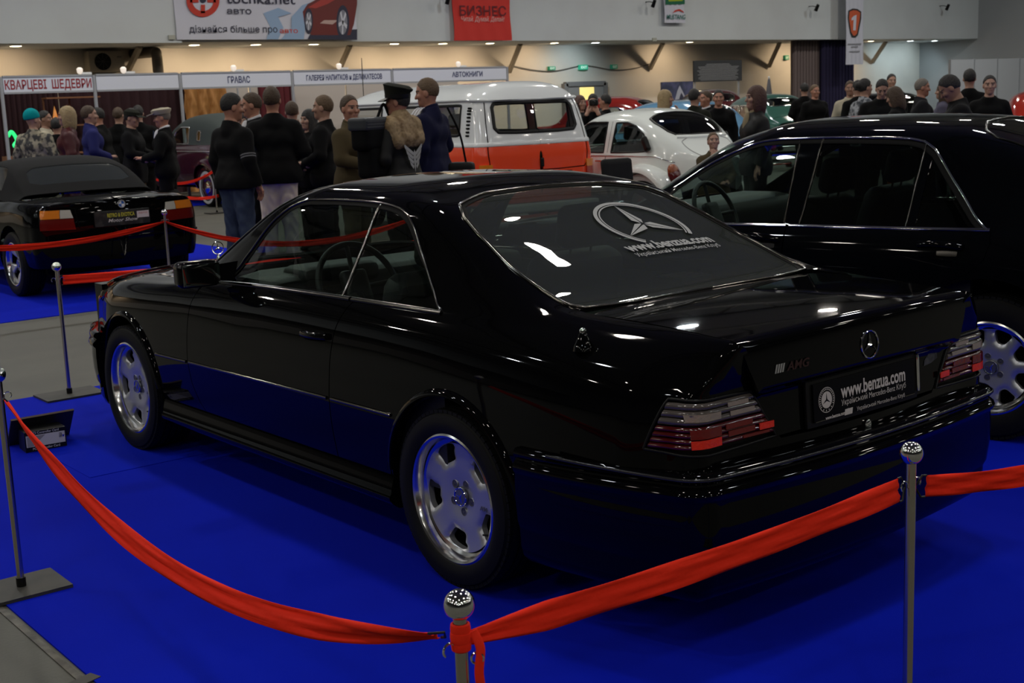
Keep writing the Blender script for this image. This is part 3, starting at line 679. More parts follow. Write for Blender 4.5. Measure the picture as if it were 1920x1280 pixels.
for i in range(5):
    x0, x1 = cols[i], cols[i + 1]; w_ = x1 - x0
    t = thing('booth_fascia', 'white booth fascia board with ' + texts[i][3] + (' between the red and the short dark lettering' if i == 1 else ''), 'fascia', mw=Matrix.Translation(((x0 + x1) / 2, YBO, FZ0)), group='fascia boards of the booth row')
    MB().box((0, 0, (FZ1 - FZ0) / 2), (w_ - .075, .03, FZ1 - FZ0 - .03)).build('board', PANEL, t, False)
    MB().box((0, 0, 0), (w_ - .075, .05, .035)).build('rail', ALU, t, False); MB().box((0, 0, FZ1 - FZ0), (w_ - .075, .05, .035)).build('rail', ALU, t, False)
    if texts[i][0]:
        cx = {0: 0, 2: float(on_y(447, 150, YBO)[0]) - (x0 + x1) / 2, 3: float(on_y(646, 146, YBO)[0]) - (x0 + x1) / 2, 4: float(on_y(876, 142, YBO)[0]) - (x0 + x1) / 2}[i]
        hgt = texts[i][4]; lettering('fascia_lettering', texts[i][0], hgt / .72, Matrix.Translation((cx, -.018, .15 - hgt / 2)) @ RX, texts[i][1], t, .004, 1, width=w_ * texts[i][2])
    # back wall of the booth
    if i < 2:
        n = 60; V = [(x0 + (w_ + 1.7 * i) * k / n, YBO + 2.0 + .05 * math.sin(k * 1.7), z) for k in range(n + 1) for z in (0, 2.46)]; V += [(x, y + .02, z) for x, y, z in V]; k2 = 2 * (n + 1)
        F = [(2 * k, 2 * k + 2, 2 * k + 3, 2 * k + 1) for k in range(n)]; F += [tuple(a + k2 for a in f[::-1]) for f in F]
        tag(mesh('booth_curtain', V, F, WINE, None), 'dark wine curtain at the back of the ' + ('red-lettered booth' if i == 0 else 'booth with the blank fascia'), 'curtain')
    else:
        tag(quad_box('booth_wall', x0 + (1.75 if i == 2 else .02), x1 - .02, YBO + 2.0, YBO + 2.04, 0, 2.46, CREAM), 'pale back wall of the booth under the ' + texts[i][3], 'panel')
for i, x in enumerate(cols):
    nm = ['at the left end of the booth row', 'right of the red lettering', 'left of the short dark lettering', 'left of the long dark lettering', 'left of the car book lettering', 'at the right end of the booth row'][i]
    q = MB().lathe([(.0, 0), (.035, 0), (.035, FZ1), (0, FZ1)][::-1], 8); o = q.build('booth_post', ALU, None, True, 30); o.matrix_world = Matrix.Translation((x, YBO, 0)); tag(o, 'slim aluminium booth post ' + nm, 'post', 'posts of the booth row')
for u, s in ((151, 'over the red lettering'), (233, 'over the blank fascia'), (440, 'over the short dark lettering'), (638, 'over the long dark lettering'), (862, 'over the car book lettering')):
    x = float(on_y(u, 130, YBO)[0]); t = thing('booth_lamp', 'small white lamp clipped on the booth rail ' + s, 'lamp', mw=Matrix.Translation((x, YBO + .05, FZ1 + .018)), group='lamps on the booth rail')
    MB().lathe([(.02, 0), (.05, .03), (.06, .10), (.03, .13), (0, .13)][::-1], 14).build('lamp_head', mat('booth_lamp_white', (.8, .75, .7), .5, emit=(1, .85, .7), es=.6), t); MB().box((.12, 0, .02), (.20, .06, .04)).build('lamp_arm', WHITE, t)
# lit shelf in the red-lettered booth
x = cols[0]; t = thing('display_shelf', 'wooden display shelf with warm lit trinkets in the red-lettered booth', 'shelf', mw=Matrix.Translation((float(on_y(135, 200, YBO + 1.5)[0]), YBO + 1.5, 0)))
WOOD = mat('shelf_wood', (.20, .08, .03), .6)
for z in (1.0, 1.55, 2.1): MB().box((0, 0, z), (1.1, .3, .03)).build('shelf_board', WOOD, t, False)
for xx in (-.53, 0, .53): MB().box((xx, .12, 1.05), (.03, .03, 2.1)).build('shelf_post', WOOD, t, False)
for k in range(9):
    c = (rnd.uniform(-.5, .2) , rnd.uniform(-.05, .1), 1.57); hh = rnd.uniform(.08, .4); MB().lathe([(.0, 0), (.03, 0), (.05, hh * .4), (.02, hh * .8), (0, hh)][::-1], 10, c).build('trinket', mat('trinket_glow_%d' % (k % 3), (.6, .2, .08), .4, emit=(1, .22 + .1 * (k % 3), .06), es=.28), t)
t = thing('neon_figure', 'green glowing neon figure at the left end of the booths', 'neon light', mw=Matrix.Translation(tuple(on_y(28, 285, YBO + .5))))
q = MB().tube(bez([(-.10, 0, .30), (-.02, 0, .38), (.06, 0, .22), (.0, 0, .12), (.12, 0, .04), (.10, 0, -.08)], 8), .035, 8); q.build('neon_tube', mat('neon_green', (.1, .9, .3), .5, emit=(.02, 1, .25), es=.8), t); q = MB().box((.0, .02, -.45), (.4, .3, .75)); q.build('plinth', WOOD, t)
# golden stand in the third booth
x = float(on_y(392, 190, YBO + 1.6)[0]); t = thing('golden_backdrop', 'crumpled golden cloth backdrop in the booth with short dark lettering', 'backdrop', mw=Matrix.Translation((x, YBO + 1.8, .0)))
n = 24; V = []; 
for j in range(17):
    for i in range(n + 1): V.append((-.50 + 1.0 * i / n, .10 * math.sin(i * 1.3 + j * .8) * math.cos(j * .9 + i * .3), 2.45 * j / 16))
F = [(j * (n + 1) + i, j * (n + 1) + i + 1, (j + 1) * (n + 1) + i + 1, (j + 1) * (n + 1) + i) for j in range(16) for i in range(n)]
mesh('golden_cloth', V, F, mat('gold_cloth', (.42, .19, .05), .45, .3), t); q = MB()
for xx in (.75, 1.05): q.box((xx, -.1, 1.1), (.03, .03, 2.2))
for z in (.2, .6, 1.0, 1.4, 1.8): q.box((.9, -.1, z), (.3, .03, .03))
q.build('ladder_frame', ALU, t, False)
for u0, u1, s in ((487, 505, 'narrow wine drape in the booth with short dark lettering'), (520, 545, 'second narrow wine drape beside the long lettered booth')):
    a, b = float(on_y(u0, 180, YBO + 1.7)[0]), float(on_y(u1, 180, YBO + 1.7)[0]); n = 16
    V = [(a + (b - a) * k / n + .04 * z * math.sin(k), YBO + 1.7 + .05 * math.sin(k * 1.9), z) for k in range(n + 1) for z in (0.0, 2.3)]; V += [(x_, y_ + .02, z_) for x_, y_, z_ in V]; k2 = 2 * (n + 1); F = [(2 * k, 2 * k + 2, 2 * k + 3, 2 * k + 1) for k in range(n)]; F += [tuple(q_ + k2 for q_ in f[::-1]) for f in F]
    tag(mesh('drape', V, F, mat('wine_drape', (.10, .01, .014), .9), None), s, 'curtain')
# curtains to the right
def curtain(u0, u1, m, s, y=YB + .6):
    a, b = float(on_y(u0, 120, y)[0]), float(on_y(u1, 120, y)[0]); n = 60
    V = [(a + (b - a) * k / n, y + .09 * math.sin(k * 1.05), z) for k in range(n + 1) for z in (0.05, ZB)]; V += [(x_, y_ + .03, z_) for x_, y_, z_ in V]; k2 = 2 * (n + 1); F = [(2 * k, 2 * k + 2, 2 * k + 3, 2 * k + 1) for k in range(n)]; F += [tuple(q_ + k2 for q_ in f[::-1]) for f in F]
    tag(mesh('curtain', V, F, m, None), s, 'curtain')
curtain(1486, 1541, mat('mauve_curtain', (.17, .13, .125), .9), 'tall grey mauve curtain under the balcony'); curtain(1540, 1599, mat('navy_curtain', (.020, .016, .055), .9), 'tall dark navy curtain behind the hanging number banner', YB + .4)
# white partition at the right
a = on_y(1781, 112, 26.5); b = on_y(1990, 112, 26.5); t = thing('partition', 'white exhibition partition with panels near the right edge', 'partition', mw=Matrix.Translation((float(a[0]), 26.5, 0)))
H_ = float(a[2]); W_ = float(b[0] - a[0])
for k in range(5): MB().box((W_ * (k + .5) / 5, 0, H_ / 2), (W_ / 5 - .04, .04, H_)).build('panel', mat('partition_white', (.50, .51, .53), .7), t, False)
for k in range(6): MB().box((W_ * k / 5, 0, H_ / 2), (.05, .07, H_ + .03)).build('post', ALU, t, False)
MB().box((W_ * .78, -.03, H_ * .42), (W_ * .22, .02, H_ * .84)).build('door_leaf', mat('partition_cream', (.46, .44, .36), .7), t, False)
# notice board, poster, folded parasol
def board(name, label, cat, px, y, m, z0=0.0):
    a = on_y(px[0], px[1], y); b = on_y(px[2], px[3], y); t = thing(name, label, cat, mw=Matrix.Translation((float(a[0] + b[0]) / 2, y, 0))); w_, h_ = float(b[0] - a[0]), float(a[2] - b[2]); zb = float(b[2])
    MB().box((0, 0, zb + h_ / 2), (w_, .05, h_)).build('sheet', m, t, False)
    for sx in (-1, 1): MB().box((sx * w_ * .46, .05, (zb + h_) / 2), (.05, .05, zb + h_)).build('leg', ALU, t, False)
    return t, w_, h_, zb
t, w_, h_, zb = board('notice_board', 'dark notice board full of pale text lines behind the maroon van', 'board', (1300, 114, 1390, 151), 27.6, mat('board_dark', (.025, .026, .028), .6))
q = MB()
for k in range(13): q.box((rnd.uniform(-.02, .02), -.028, zb + h_ * (.08 + .062 * k)), (w_ * rnd.uniform(.72, .9) * (.6 if k > 10 else 1), .004, h_ * .022))
q.build('text_lines', mat('ink_lines', (.28, .28, .28), .7), t, False)
t, w_, h_, zb = board('poster', 'dark blue photo poster with a white arched shape behind the small white car', 'poster', (1240, 154, 1299, 200), 26.9, mat('poster_night', (.03, .035, .07), .6, noise=(3, (.10, .10, .20), .45, .7)))
q = MB(); P = [(-.1, 0), (-.02, .35), (.06, .55), (.14, .35), (.25, .05)]; q.add([(w_ * x_, -.03, zb + h_ * (.3 + z_)) for x_, z_ in P], [tuple(range(5))]); q.add([(w_ * x_ * .5 + .08 * w_, -.032, zb + h_ * (.3 + z_ * .5)) for x_, z_ in P], [tuple(range(5))], 1); q.build('print_shape', [mat('ink_palegrey', (.4, .4, .45), .7), INK], t, False)
c = on_y(1442, 200, 21.0); t = thing('folded_parasol', 'grey folded parasol with a pale tip behind the auburn-haired woman', 'parasol', mw=Matrix.Translation((float(c[0]), 21.0, 0))); zt = float(on_y(1440, 145, 21.0)[2])
MB().tube([(0, 0, 0), (0, 0, zt)], .02, 8).build('pole', ALU, t); MB().lathe([(.0, zt - .02), (.03, zt - .05), (.07, zt - .35), (.105, zt - .62), (.09, zt - .66), (0, zt - .66)][::-1], 12).build('canopy', mat('parasol_grey', (.085, .08, .085), .8), t); MB().ball((0, 0, zt), .025, 10).build('tip', WHITE, t); MB().lathe([(0, 0), (.25, 0), (.25, .05), (0, .06)][::-1], 16).build('base', BLACKTRIM, t)
# ---------------------------------------------------------------- the black coupe
CX = [-1.06, -.80, -.43, -.10, .15, .45, .80, 1.20, 1.45, 1.70, 1.95, 2.15, 2.40, 2.90, 3.40]
def _c(v): return [v] * len(CX)
CROWS = [
 ([.72, .79, .80, .80, .80, .80, .80, .80, .80, .80, .80, .80, .80, .79, .68], _c(.20)),
 ([.74, .82, .84, .845, .845, .845, .845, .845, .845, .845, .845, .845, .84, .82, .70], _c(.30)),
 ([.75, .835, .858, .862, .862, .862, .862, .862, .862, .862, .862, .861, .858, .84, .705], _c(.42)),
 ([.75, .842, .866, .870, .870, .870, .870, .870, .870, .870, .868, .866, .862, .84, .712], _c(.56)),
 ([.743, .833, .860, .866, .867, .867, .867, .867, .867, .866, .864, .862, .858, .834, .70], _c(.70)),
 ([.728, .816, .845, .853, .856, .857, .857, .857, .856, .855, .853, .850, .845, .818, .685], [.80] * 11 + [.797, .79, .765, .72]),
 ([.702, .786, .822, .832, .837, .839, .839, .839, .838, .836, .832, .828, .820, .792, .665], [.853, .862, .866, .870, .872, .872, .872, .870, .866, .862, .855, .848, .836, .805, .752]),
 ([.668, .738, .783, .800, .806, .808, .808, .808, .806, .803, .797, .790, .778, .75, .635], [.900, .908, .914, .918, .920, .921, .920, .916, .912, .906, .896, .884, .866, .833, .775]),
 ([.643, .692, .738, .768, .777, .779, .779, .779, .777, .772, .762, .750, .735, .712, .612], [.930, .940, .948, .952, .953, .952, .949, .944, .938, .928, .911, .896, .876, .844, .787]),
 ([.627, .660, .698, .715, .700, .690, .688, .690, .695, .722, .738, .722, .705, .687, .598], [.944, .957, .972, 1.02, 1.08, 1.115, 1.125, 1.125, 1.10, .99, .928, .905, .883, .850, .792]),
 ([.612, .632, .660, .660, .630, .605, .600, .605, .635, .688, .712, .697, .685, .665, .585], [.955, .966, .985, 1.065, 1.175, 1.275, 1.297, 1.297, 1.235, 1.08, .955, .915, .888, .854, .796]),
 ([.598, .60, .61, .605, .570, .530, .520, .530, .590, .645, .675, .67, .66, .645, .575], [.960, .972, .986, 1.085, 1.195, 1.31, 1.342, 1.340, 1.278, 1.150, 1.015, .930, .892, .858, .800]),
 ([.35, .35, .36, .36, .36, .35, .34, .34, .35, .37, .36, .36, .36, .36, .34], [.967, .980, .988, 1.105, 1.203, 1.318, 1.366, 1.364, 1.332, 1.225, 1.105, 1.005, .912, .880, .825]),
 (_c(0.0), [.97, .983, .990, 1.112, 1.209, 1.322, 1.374, 1.373, 1.345, 1.245, 1.13, 1.03, .925, .888, .834]),
]
CTAIL = [(-1.04, .10, .04), (-1.045, .10, .04), (-1.05, .10, .04), (-1.05, .09, .04), (-1.047, .075, .035), (-1.045, .06, .035), (-1.06, .04, .025), (-1.072, .03, .015), (-1.079, .025, .01), (-1.083, .02, .006), (-1.085, .02, .004), (-1.086, .02, .003), (-1.087, .02, .003), (-1.087, .02, .003)]
CNOSE = [(3.44, .12, .05), (3.48, .12, .05), (3.50, .12, .05), (3.51, .12, .05), (3.50, .11, .05), (3.49, .10, .05), (3.48, .08, .04), (3.47, .07, .04), (3.465, .06, .03), (3.46, .05, .03), (3.455, .05, .03), (3.45, .05, .03), (3.45, .05, .03), (3.45, .05, .03)]
COUPE = Body(CX, CROWS, CTAIL, CNOSE)
def arc_pts(cx, cz, r, a0, a1, n=26):
    return [(cx + r * math.cos(a), cz + r * math.sin(a)) for a in np.linspace(math.radians(a0), math.radians(a1), n)]
def lid_fn():
    P = np.array([(-.43, .990), (-.60, .989), (-.80, .984), (-.95, .977), (-1.03, .972), (-1.066, .969), (-1.080, .963), (-1.087, .951), (-1.090, .93), (-1.095, .87), (-1.098, .815), (-1.097, .804), (-1.088, .798), (-1.074, .793), (-1.066, .786), (-1.063, .77), (-1.066, .70), (-1.070, .636)])
    L = np.r_[0, np.cumsum(np.linalg.norm(np.diff(P, axis=0), axis=1))]; m = pchip_slopes(L, P)
    def f(u, y):
        u = np.asarray(u, float); y = np.asarray(y, float); k = np.stack([pchip(L, P[:, 0], u, m[:, 0]), pchip(L, P[:, 1], u, m[:, 1])], -1)
        e = (np.abs(y) / .6) ** 2
        return np.stack([k[:, 0] + .014 * e * np.clip((-.5 - k[:, 0]) / .5, 0, 1), y, k[:, 1] - .010 * e * np.clip((k[:, 1] - .64) / .3, 0, 1)], -1)
    def u_of(z):                       # arc length on the rear face at height z
        s = np.linspace(L[6], L[-1], 400); return float(s[np.argmin(abs(pchip(L, P[:, 1], s, m[:, 1]) - z))])
    return f, L, u_of

VELVET = mat('dark_velvet', (.003, .003, .003), .9, spec=.08)
def build_coupe():
    S = COUPE
    car = thing('coupe_car', 'black two-door coupe with a star sticker on its rear window, nearest of the cars', 'car', 0.4359, 4.8782, 0.006, 2.25517)
    B = BLACK
    xz = lambda pts, lim=None: [S.inv('xz', x, z, lim) for x, z in pts]
    yz = lambda pts, lim=None: [S.inv('yz', y, z, lim) for y, z in pts]
    # --- outlines
    gapf = [(1.905, .905), (1.93, .866), (1.965, .75), (1.985, .64), (1.991, .55), (1.97, .45), (1.92, .37), (1.87, .325)]
    gapr = [(.672, .935), (.690, .89), (.712, .84), (.742, .70), (.757, .562), (.757, .45), (.750, .372), (.748, .325)]
    g = .0028
    dlo = [(1.735, .955), (1.66, 1.03), (1.54, 1.148), (1.455, 1.217), (1.375, 1.262), (1.29, 1.287), (1.19, 1.297), (1.05, 1.300), (.88, 1.301), (.74, 1.298), (.64, 1.291), (.56, 1.278), (.50, 1.255), (.45, 1.222), (.40, 1.178), (.30, 1.09), (.20, 1.01), (.135, .962)]
    dlo_tv = xz(dlo, (7.9, 10.6))
    belt = [(.135, 7.95), (.40, 7.95), (.66, 7.95)]
        # tail lamp opening: side edge up, top inwards, inner edge down, bottom outwards
    lampo = xz([(-.895, .655), (-.925, .74), (-.955, .805)], (3, 6)) + yz([(.66, .803), (.60, .802), (.527, .800), (.475, .725), (.424, .648), (.55, .642), (.66, .640), (.705, .640)], (3, 6))
    # --- shell: roof, pillars and rear quarters
    rwin = [(.475, 13), (.455, 12.2), (.37, 11.35), (.28, 11.1), (.15, 11.0), (-.20, 11.0), (-.345, 11.05), (-.40, 11.25), (-.43, 12), (-.437, 13)]
    wsc = [(1.48, 13), (1.465, 12.2), (1.40, 11.35), (1.43, 11.1), (1.55, 11.0), (1.75, 11.0), (1.95, 11.0), (2.06, 11.0), (2.0, 9.6), (1.93, 8.5)]
    arch_r = arc_pts(-.005, .318, .372, 0, 180)
    outl = [(-.405, 11.0)] + rwin[::-1][2:] + wsc[:]
    outl += [(1.90, 8.0), (1.80, 8.0)] + [dlo_tv[0]] + dlo_tv[1:] + belt[:] 
    outl += xz([(x - g, z) for x, z in gapr]) + xz([(.372, .318)]) + xz(arch_r[1:-1]) + xz([(-.377, .318), (-.40, .50), (-.60, .52)])
    outl += xz([(-.90, .52)]) + yz([(.78, .525), (.60, .53), (.30, .53), (.0015, .53), (.0015, .632), (.25, .633), (.40, .636), (.46, .70), (.531, .80), (.56, .87), (.594, .95)])
    outl += [(-1.04, 11.0), (-.80, 11.0)]
    panel('body_shell', S, [outl, lampo], B, car, .035, .22, flange=.012, both=True)
    # --- front wings, doors, bonnet
    arch_f = arc_pts(2.715, .318, .375, 180, 0)
    for sd in (1, -1):
        wing = xz([(x + g, z) for x, z in gapf[1:]]) + xz([(2.20, .325), (2.338, .325)]) + xz(arch_f[1:-1]) + xz([(3.09, .32), (3.38, .50)]) + [(3.38, 4), (3.42, 6), (3.42, 9), (3.41, 11.0), (2.9, 11.0), (2.4, 11.0), (2.065, 11.0), (2.005, 9.6), (1.935, 8.5)]
        panel('front_wing', S, [wing], B, car, .035, .22, side=sd)
        door = xz([(x - g, z) for x, z in gapf]) + xz([(x + g, z) for x, z in gapr[::-1]]) + [(.68, 7.95), (1.2, 7.95), (1.6, 7.95), (1.78, 7.9)]
        dr = panel('door', S, [door], B, car, .035, .22, side=sd)
        # door handle: recess and grip
        hr = xz([(.93, .775), (.93, .815), (.78, .822), (.78, .782)]); panel('handle_recess', S, [[tuple(q) for q in rounded(hr, .05)]], DARK, dr, .02, .1, lift=.0015, side=sd, flange=0)
        Q = np.array(xz([(.945, .798), (.87, .800), (.80, .802), (.755, .804)])); P, N = surf(S, Q[:, 0], Q[:, 1])
        strip('door_handle', P + N * np.array([[.002], [.022], [.022], [.004]]), N, .026, .014, BLACK, dr, sd)
        # side moulding with bright insert
        for nm, ln, pr_ in (('side_moulding', [(1.975, .549), (1.4, .556), (.773, .564)], dr), ('side_moulding', [(2.345, .541), (2.1, .546), (2.003, .548)], car), ('side_moulding', [(.742, .565), (.5, .566), (.335, .566)], car)):
            tvp = xz(ln); trim(nm, S, tvp, .013, .007, DCHROME, pr_, sd)
        # sill skirt
        xs_ = np.linspace(2.30, .36, 40); P = np.array([(x, .868 - .0 * x, .262) for x in xs_]); N = np.tile([0, 1, 0], (40, 1)).astype(float)
        strip('sill_skirt', P, N, 1.0, 1.0, BLACK, car, sd, prof=[(-.062, -.06), (-.062, -.012), (-.03, -.002), (-.002, .004), (.01, .012), (.022, .012), (.04, -.002), (.06, -.03), (.066, -.10), (.066, -.14)])
        # arch lips
        for cx, nm in ((2.715, 'front_arch_lip'), (-.005, 'rear_arch_lip')):
            A = xz(arc_pts(cx, .318, .378, 172, 6, 40)); A = np.array(A); P, N = surf(S, A[:, 0], A[:, 1])
            strip(nm, P + N * .0, N, .030, .016, BLACK, car, sd, prof=[(-.5, -1.2), (-.5, .3), (-.3, 1), (.1, .9), (.5, .1), (.5, -.5)] if True else None)
        # wheel housings
        for cx in (2.715, -.005):
            q = MB(); A = arc_pts(cx, .318, .385, -8, 188, 24); q.add([(x, .55, z) for x, z in A] + [(x, .855, z) for x, z in A], [(k, k + 1, k + 25, k + 24) for k in range(23)]); q.add([(x, .55, z) for x, z in A], [tuple(range(24))])
            if sd < 0: q.move(Matrix.Scale(-1, 4, (0, 1, 0)))
            q.build('wheel_housing', DARK, car)
    hood = [(2.14, 11.03), (2.4, 11.03), (2.9, 11.03), (3.41, 11.03), (3.43, 12), (3.44, 13), (2.34, 13), (2.31, 12.5), (2.22, 11.7)]
    hd = panel('bonnet', S, [hood], B, car, .05, .2, both=True)
    mb = MB(); star_r = .036
    ring_mb(mb, star_r, .0028, 36, 6); star_mb(mb, star_r, .17, .003); star_mb(mb, star_r, .17, -.003)
    mb.move(Matrix.Translation((3.33, 0, .905)) @ Matrix.Rotation(-PI / 2, 4, 'Y') @ Matrix.Rotation(PI / 2, 4, 'Z') @ Matrix.Rotation(PI, 4, 'Z'))
    mb.tube([(3.33, 0, .842), (3.33, 0, .872)], [.012, .004], 12)
    mb.build('bonnet_star', CHROME, hd)
    cowl = [(2.07, 11.0), (2.14, 11.0), (2.22, 11.7), (2.31, 12.5), (2.34, 13), (2.31, 13), (2.28, 12.5), (2.2, 11.8), (2.12, 11.2)]
    panel('cowl', S, [cowl], BLACKTRIM, car, .05, .2, both=True, lift=-.004)
    # nose: lamps and grille are part of the front panel
    nose = [(3.425, 4), (3.425, 6), (3.43, 9), (3.425, 11), (3.44, 12.9)] 
    q = MB(); q.box((3.44, 0, .60), (.10, 1.36, .34)); fr = q.build('front_panel', BLACK, car)
    for sd in (1, -1):
        q = MB(); cushion(q, (3.475, .47 * sd, .64), (.05, .34, .19), .02); q.build('headlamp', mat('lamp_glass', (.55, .56, .56), .1), fr)
        q = MB(); cushion(q, (3.35, .665 * sd, .64), (.14, .07, .15), .02, 0); q.build('indicator_lamp', mat('amber_lens', (.75, .22, .02), .12, coat=.5), fr)
    q = MB(); q.box((3.49, 0, .66), (.03, .56, .20)); ring = q.build('grille', DCHROME, fr)
    # --- boot lid
    T, LL, u_of = lid_fn()
    face = [(.975, .592), (.95, .589), (.88, .562), (.805, .526), (.79, .518), (.70, .453), (.645, .413)]
    uu = [u_of(z) for z, y in face[1:]]; half = [(0.03, .597)] + [(LL[4], .596), (LL[6], .594)] + [(u, y) for u, (z, y) in zip(uu, face[1:])]
    half = [(.0, .30), (-.0 + .004, .50), (.03, .597)] + half[1:]
    lid_out = [(u, y) for u, y in half] + [(u, -y) for u, y in half[::-1]] + [(.0, 0)]
    def TT(u, y): return T(np.maximum(u, 0), y)
    recess = [(u_of(.782), .285), (u_of(.782), -.285), (u_of(.655), -.285), (u_of(.655), .285)]
    lid = panel('boot_lid', TT, [lid_out], B, car, .03, .04, flange=.012, sgn=-1)
    # boot star, lettering, number plate
    P0, N0 = surf(TT, np.array([u_of(.862)]), np.array([0.0]), sgn=-1); P0, N0 = P0[0], N0[0]
    def face_frame(z, y, lift=.002):
        p, n = surf(TT, np.array([u_of(z)]), np.array([float(y)]), sgn=-1); p, n = p[0] + n[0] * lift, n[0]
        ex = np.array([0, -1.0, 0]); ex -= n * (ex @ n); ex /= np.linalg.norm(ex); ey = np.cross(n, ex)
        M = Matrix.Identity(4)
        for k in range(3): M[k][0], M[k][1], M[k][2], M[k][3] = ex[k], ey[k], n[k], p[k]
        return M
    q = MB(); ring_mb(q, .0435, .0032, 48, 8); star_mb(q, .042, .16, .009)
    q.move(face_frame(.868, .0)).build('boot_star', CHROME, lid)
    q = MB()
    for k in range(4): q.add(np.array([(0, 0, 0), (.0075, 0, 0), (.0165, .026, 0), (.009, .026, 0)]) + [k * .0105, 0, 0], [(0, 1, 2, 3)])
    q.move(face_frame(.850, .458)).build('badge_bars', mat('badge_silver', (.62, .62, .60), .3, .8), lid, False)
    lettering('badge_letters', 'AMG', .036, face_frame(.850, .404), mat('badge_dark_red', (.045, .018, .016), .3, .3), lid, .0008, 1.25, 'LEFT', .25)
    pl = face_frame(.718, 0.0, .006)
    q = MB(); cushion(q, (0, 0, 0), (.585, .155, .016), .006); q.move(pl).build('plate_recess', BLACKTRIM, lid)
    q = MB(); cushion(q, (0, 0, .011), (.535, .122, .008), .003); plate = q.move(pl).build('number_plate', mat('plate_black', (.003, .003, .003), .4, spec=.1), lid)
    PW = mat('plate_white', (.60, .56, .52), .5)
    def on_plate(x, y): return pl @ Matrix.Translation((x, y, .0152))
    lettering('plate_lettering', 'www.benzua.com', .062, on_plate(.040, -.004), PW, plate, .0016, .62, width=.345)
    lettering('plate_lettering', 'Український Mercedes-Benz Клуб', .026, on_plate(.040, -.029), PW, plate, 0, .8, width=.345)
    lettering('plate_lettering', 'www.benzua.com', .015, on_plate(-.165, -.0585), PW, plate, .0005, .8, width=.10)
    lettering('plate_lettering', 'Український Mercedes-Benz Клуб', .018, on_plate(.075, -.0585), PW, plate, 0, .8, width=.26)
    def emblem(nm, r, M, parent, m_):
        q = MB()
        for R_, w_ in ((r, .05 * r), (r * .66, .05 * r)):
            a = np.linspace(0, 2 * PI, 49)[:-1]; V = [((R_ - s * w_) * math.cos(t), (R_ - s * w_) * math.sin(t), 0) for t in a for s in (0, 1)]
            q.add(V, [(2 * k, 2 * ((k + 1) % 48), 2 * ((k + 1) % 48) + 1, 2 * k + 1) for k in range(48)])
        a = np.linspace(0, 2 * PI, 49)[:-1]; q.add([(r * .62 * math.cos(t), r * .62 * math.sin(t), 0) for t in a], [tuple(range(48))], 0)
        star_mb(q, r * .58, .16, .0006, 1)
        for k in range(30):                       # worn ring of small lettering
            t = 2 * PI * k / 30
            if 3.6 < t < 5.8 and k % 2: continue
            q.add([((r * .83 + dx) * math.cos(t + dy), (r * .83 + dx) * math.sin(t + dy), 0) for dx, dy in ((-.06 * r, -.05), (.06 * r, -.05), (.06 * r, .05), (-.06 * r, .05))], [(0, 1, 2, 3)])
        V = np.concatenate(q.V) + [0, 0, .0004]; q.V = [V]; return q.move(M).build(nm, [m_, BLACKTRIM], parent, False)
    emblem('plate_emblem', .040, on_plate(-.205, .003), plate, PW)
    q = MB(); star_mb(q, .012, .3, .0004); q.add([(-.02, -.010, 0), (.02, -.010, 0), (.024, .009, 0), (-.016, .009, 0)], [(0, 1, 2, 3)]); q.move(on_plate(-.098, -.0525)).build('plate_small_star', PW, plate, False)
    q = MB(); pass
    for a_, b_ in ((-.228, .07), (.235, .055)): MB().box((a_, -.0585, 0), (b_, .002, .002)).move(on_plate(0, 0)).build('plate_frame_line', DCHROME, plate)
    q = MB(); cushion(q, (.287, .008, .008), (.014, .125, .02), .005); q.move(pl).build('recess_side_trim', CHROME, lid)
    q = MB().add(np.array([(0, 0, 0), (.045, .004, 0), (.085, .016, 0), (.082, .034, 0), (.03, .038, 0), (.006, .02, 0)]), [tuple(range(6))]); q.move(face_frame(.735, -.357)).build('worn_sticker', mat('worn_sticker', (.06, .06, .065), .5, noise=(40, (.015, .015, .015), .4, .6)), lid, False)
    # lock
    q = MB().lathe([(.016, 0), (.016, .006), (.011, .009), (0, .009)][::-1], 20, ax='z'); 
    p = S(*[np.array([k]) for k in S.inv('yz', .012, .607)])[0]
    q.move(Matrix.Translation((p[0] - .001, .0, .607)) @ Matrix.Rotation(-PI / 2, 4, 'Y')).build('boot_lock', CHROME, car)
    # --- tail lamps: ribbed lens in two bands, cells inside
    SMOKE = mat('smoked_lens', (.085, .072, .066), .12, coat=.6); SMOKEC = mat('smoked_lens_cell', (.30, .25, .21), .15, coat=.6, bump=(60, .4))
    REDD = mat('dark_red_lens', (.065, .003, .003), .12, coat=.6); REDC = mat('red_lens_cell', (.15, .005, .004), .15, coat=.6, bump=(60, .3)); REDR = mat('red_reflector', (.80, .03, .012), .25, coat=.3, bump=(90, .4))  # reflector cells: the light they throw back is put into the brighter red
    for sd in (1, -1):
        fr = panel('tail_lamp', S, [lampo], BLACKTRIM, car, .03, .12, lift=-.012, side=sd, flange=0)
        zl = lambda z: 3 + (z - .56) / .14 if z < .70 else 4 + (z - .70) / .10
        ins = lambda pts: pts
        def band(z0, z1, n, m_, nm):
            for k in range(n):
                a, b = z0 + (z1 - z0) * k / n, z0 + (z1 - z0) * (k + 1) / n - .0022
                yi = lambda z: .432 + (z - .655) * .70
                xo = lambda z: -.905 - (z - .655) * .36
                o = xz([(xo(a), a), (xo(b), b)], (3, 6)) + yz([(.66, b), (.6, b), (yi(b), b), (yi(a), a), (.6, a), (.66, a)], (3, 6))
                va = sum(q[1] for q in o if True) / len(o)
                mn, mx = min(q[1] for q in o), max(q[1] for q in o)
                panel('lens_band', S, [o], m_, fr, .03, .05, lift=0.0, side=sd, flange=.016, disp=lambda t, v, mn=mn, mx=mx: .004 + .008 * np.sin(PI * np.clip((v - mn) / (mx - mn), 0, 1)) ** .6)
        band(.662, .730, 4, REDD, 'red'); band(.733, .798, 3, SMOKE, 'smoke')
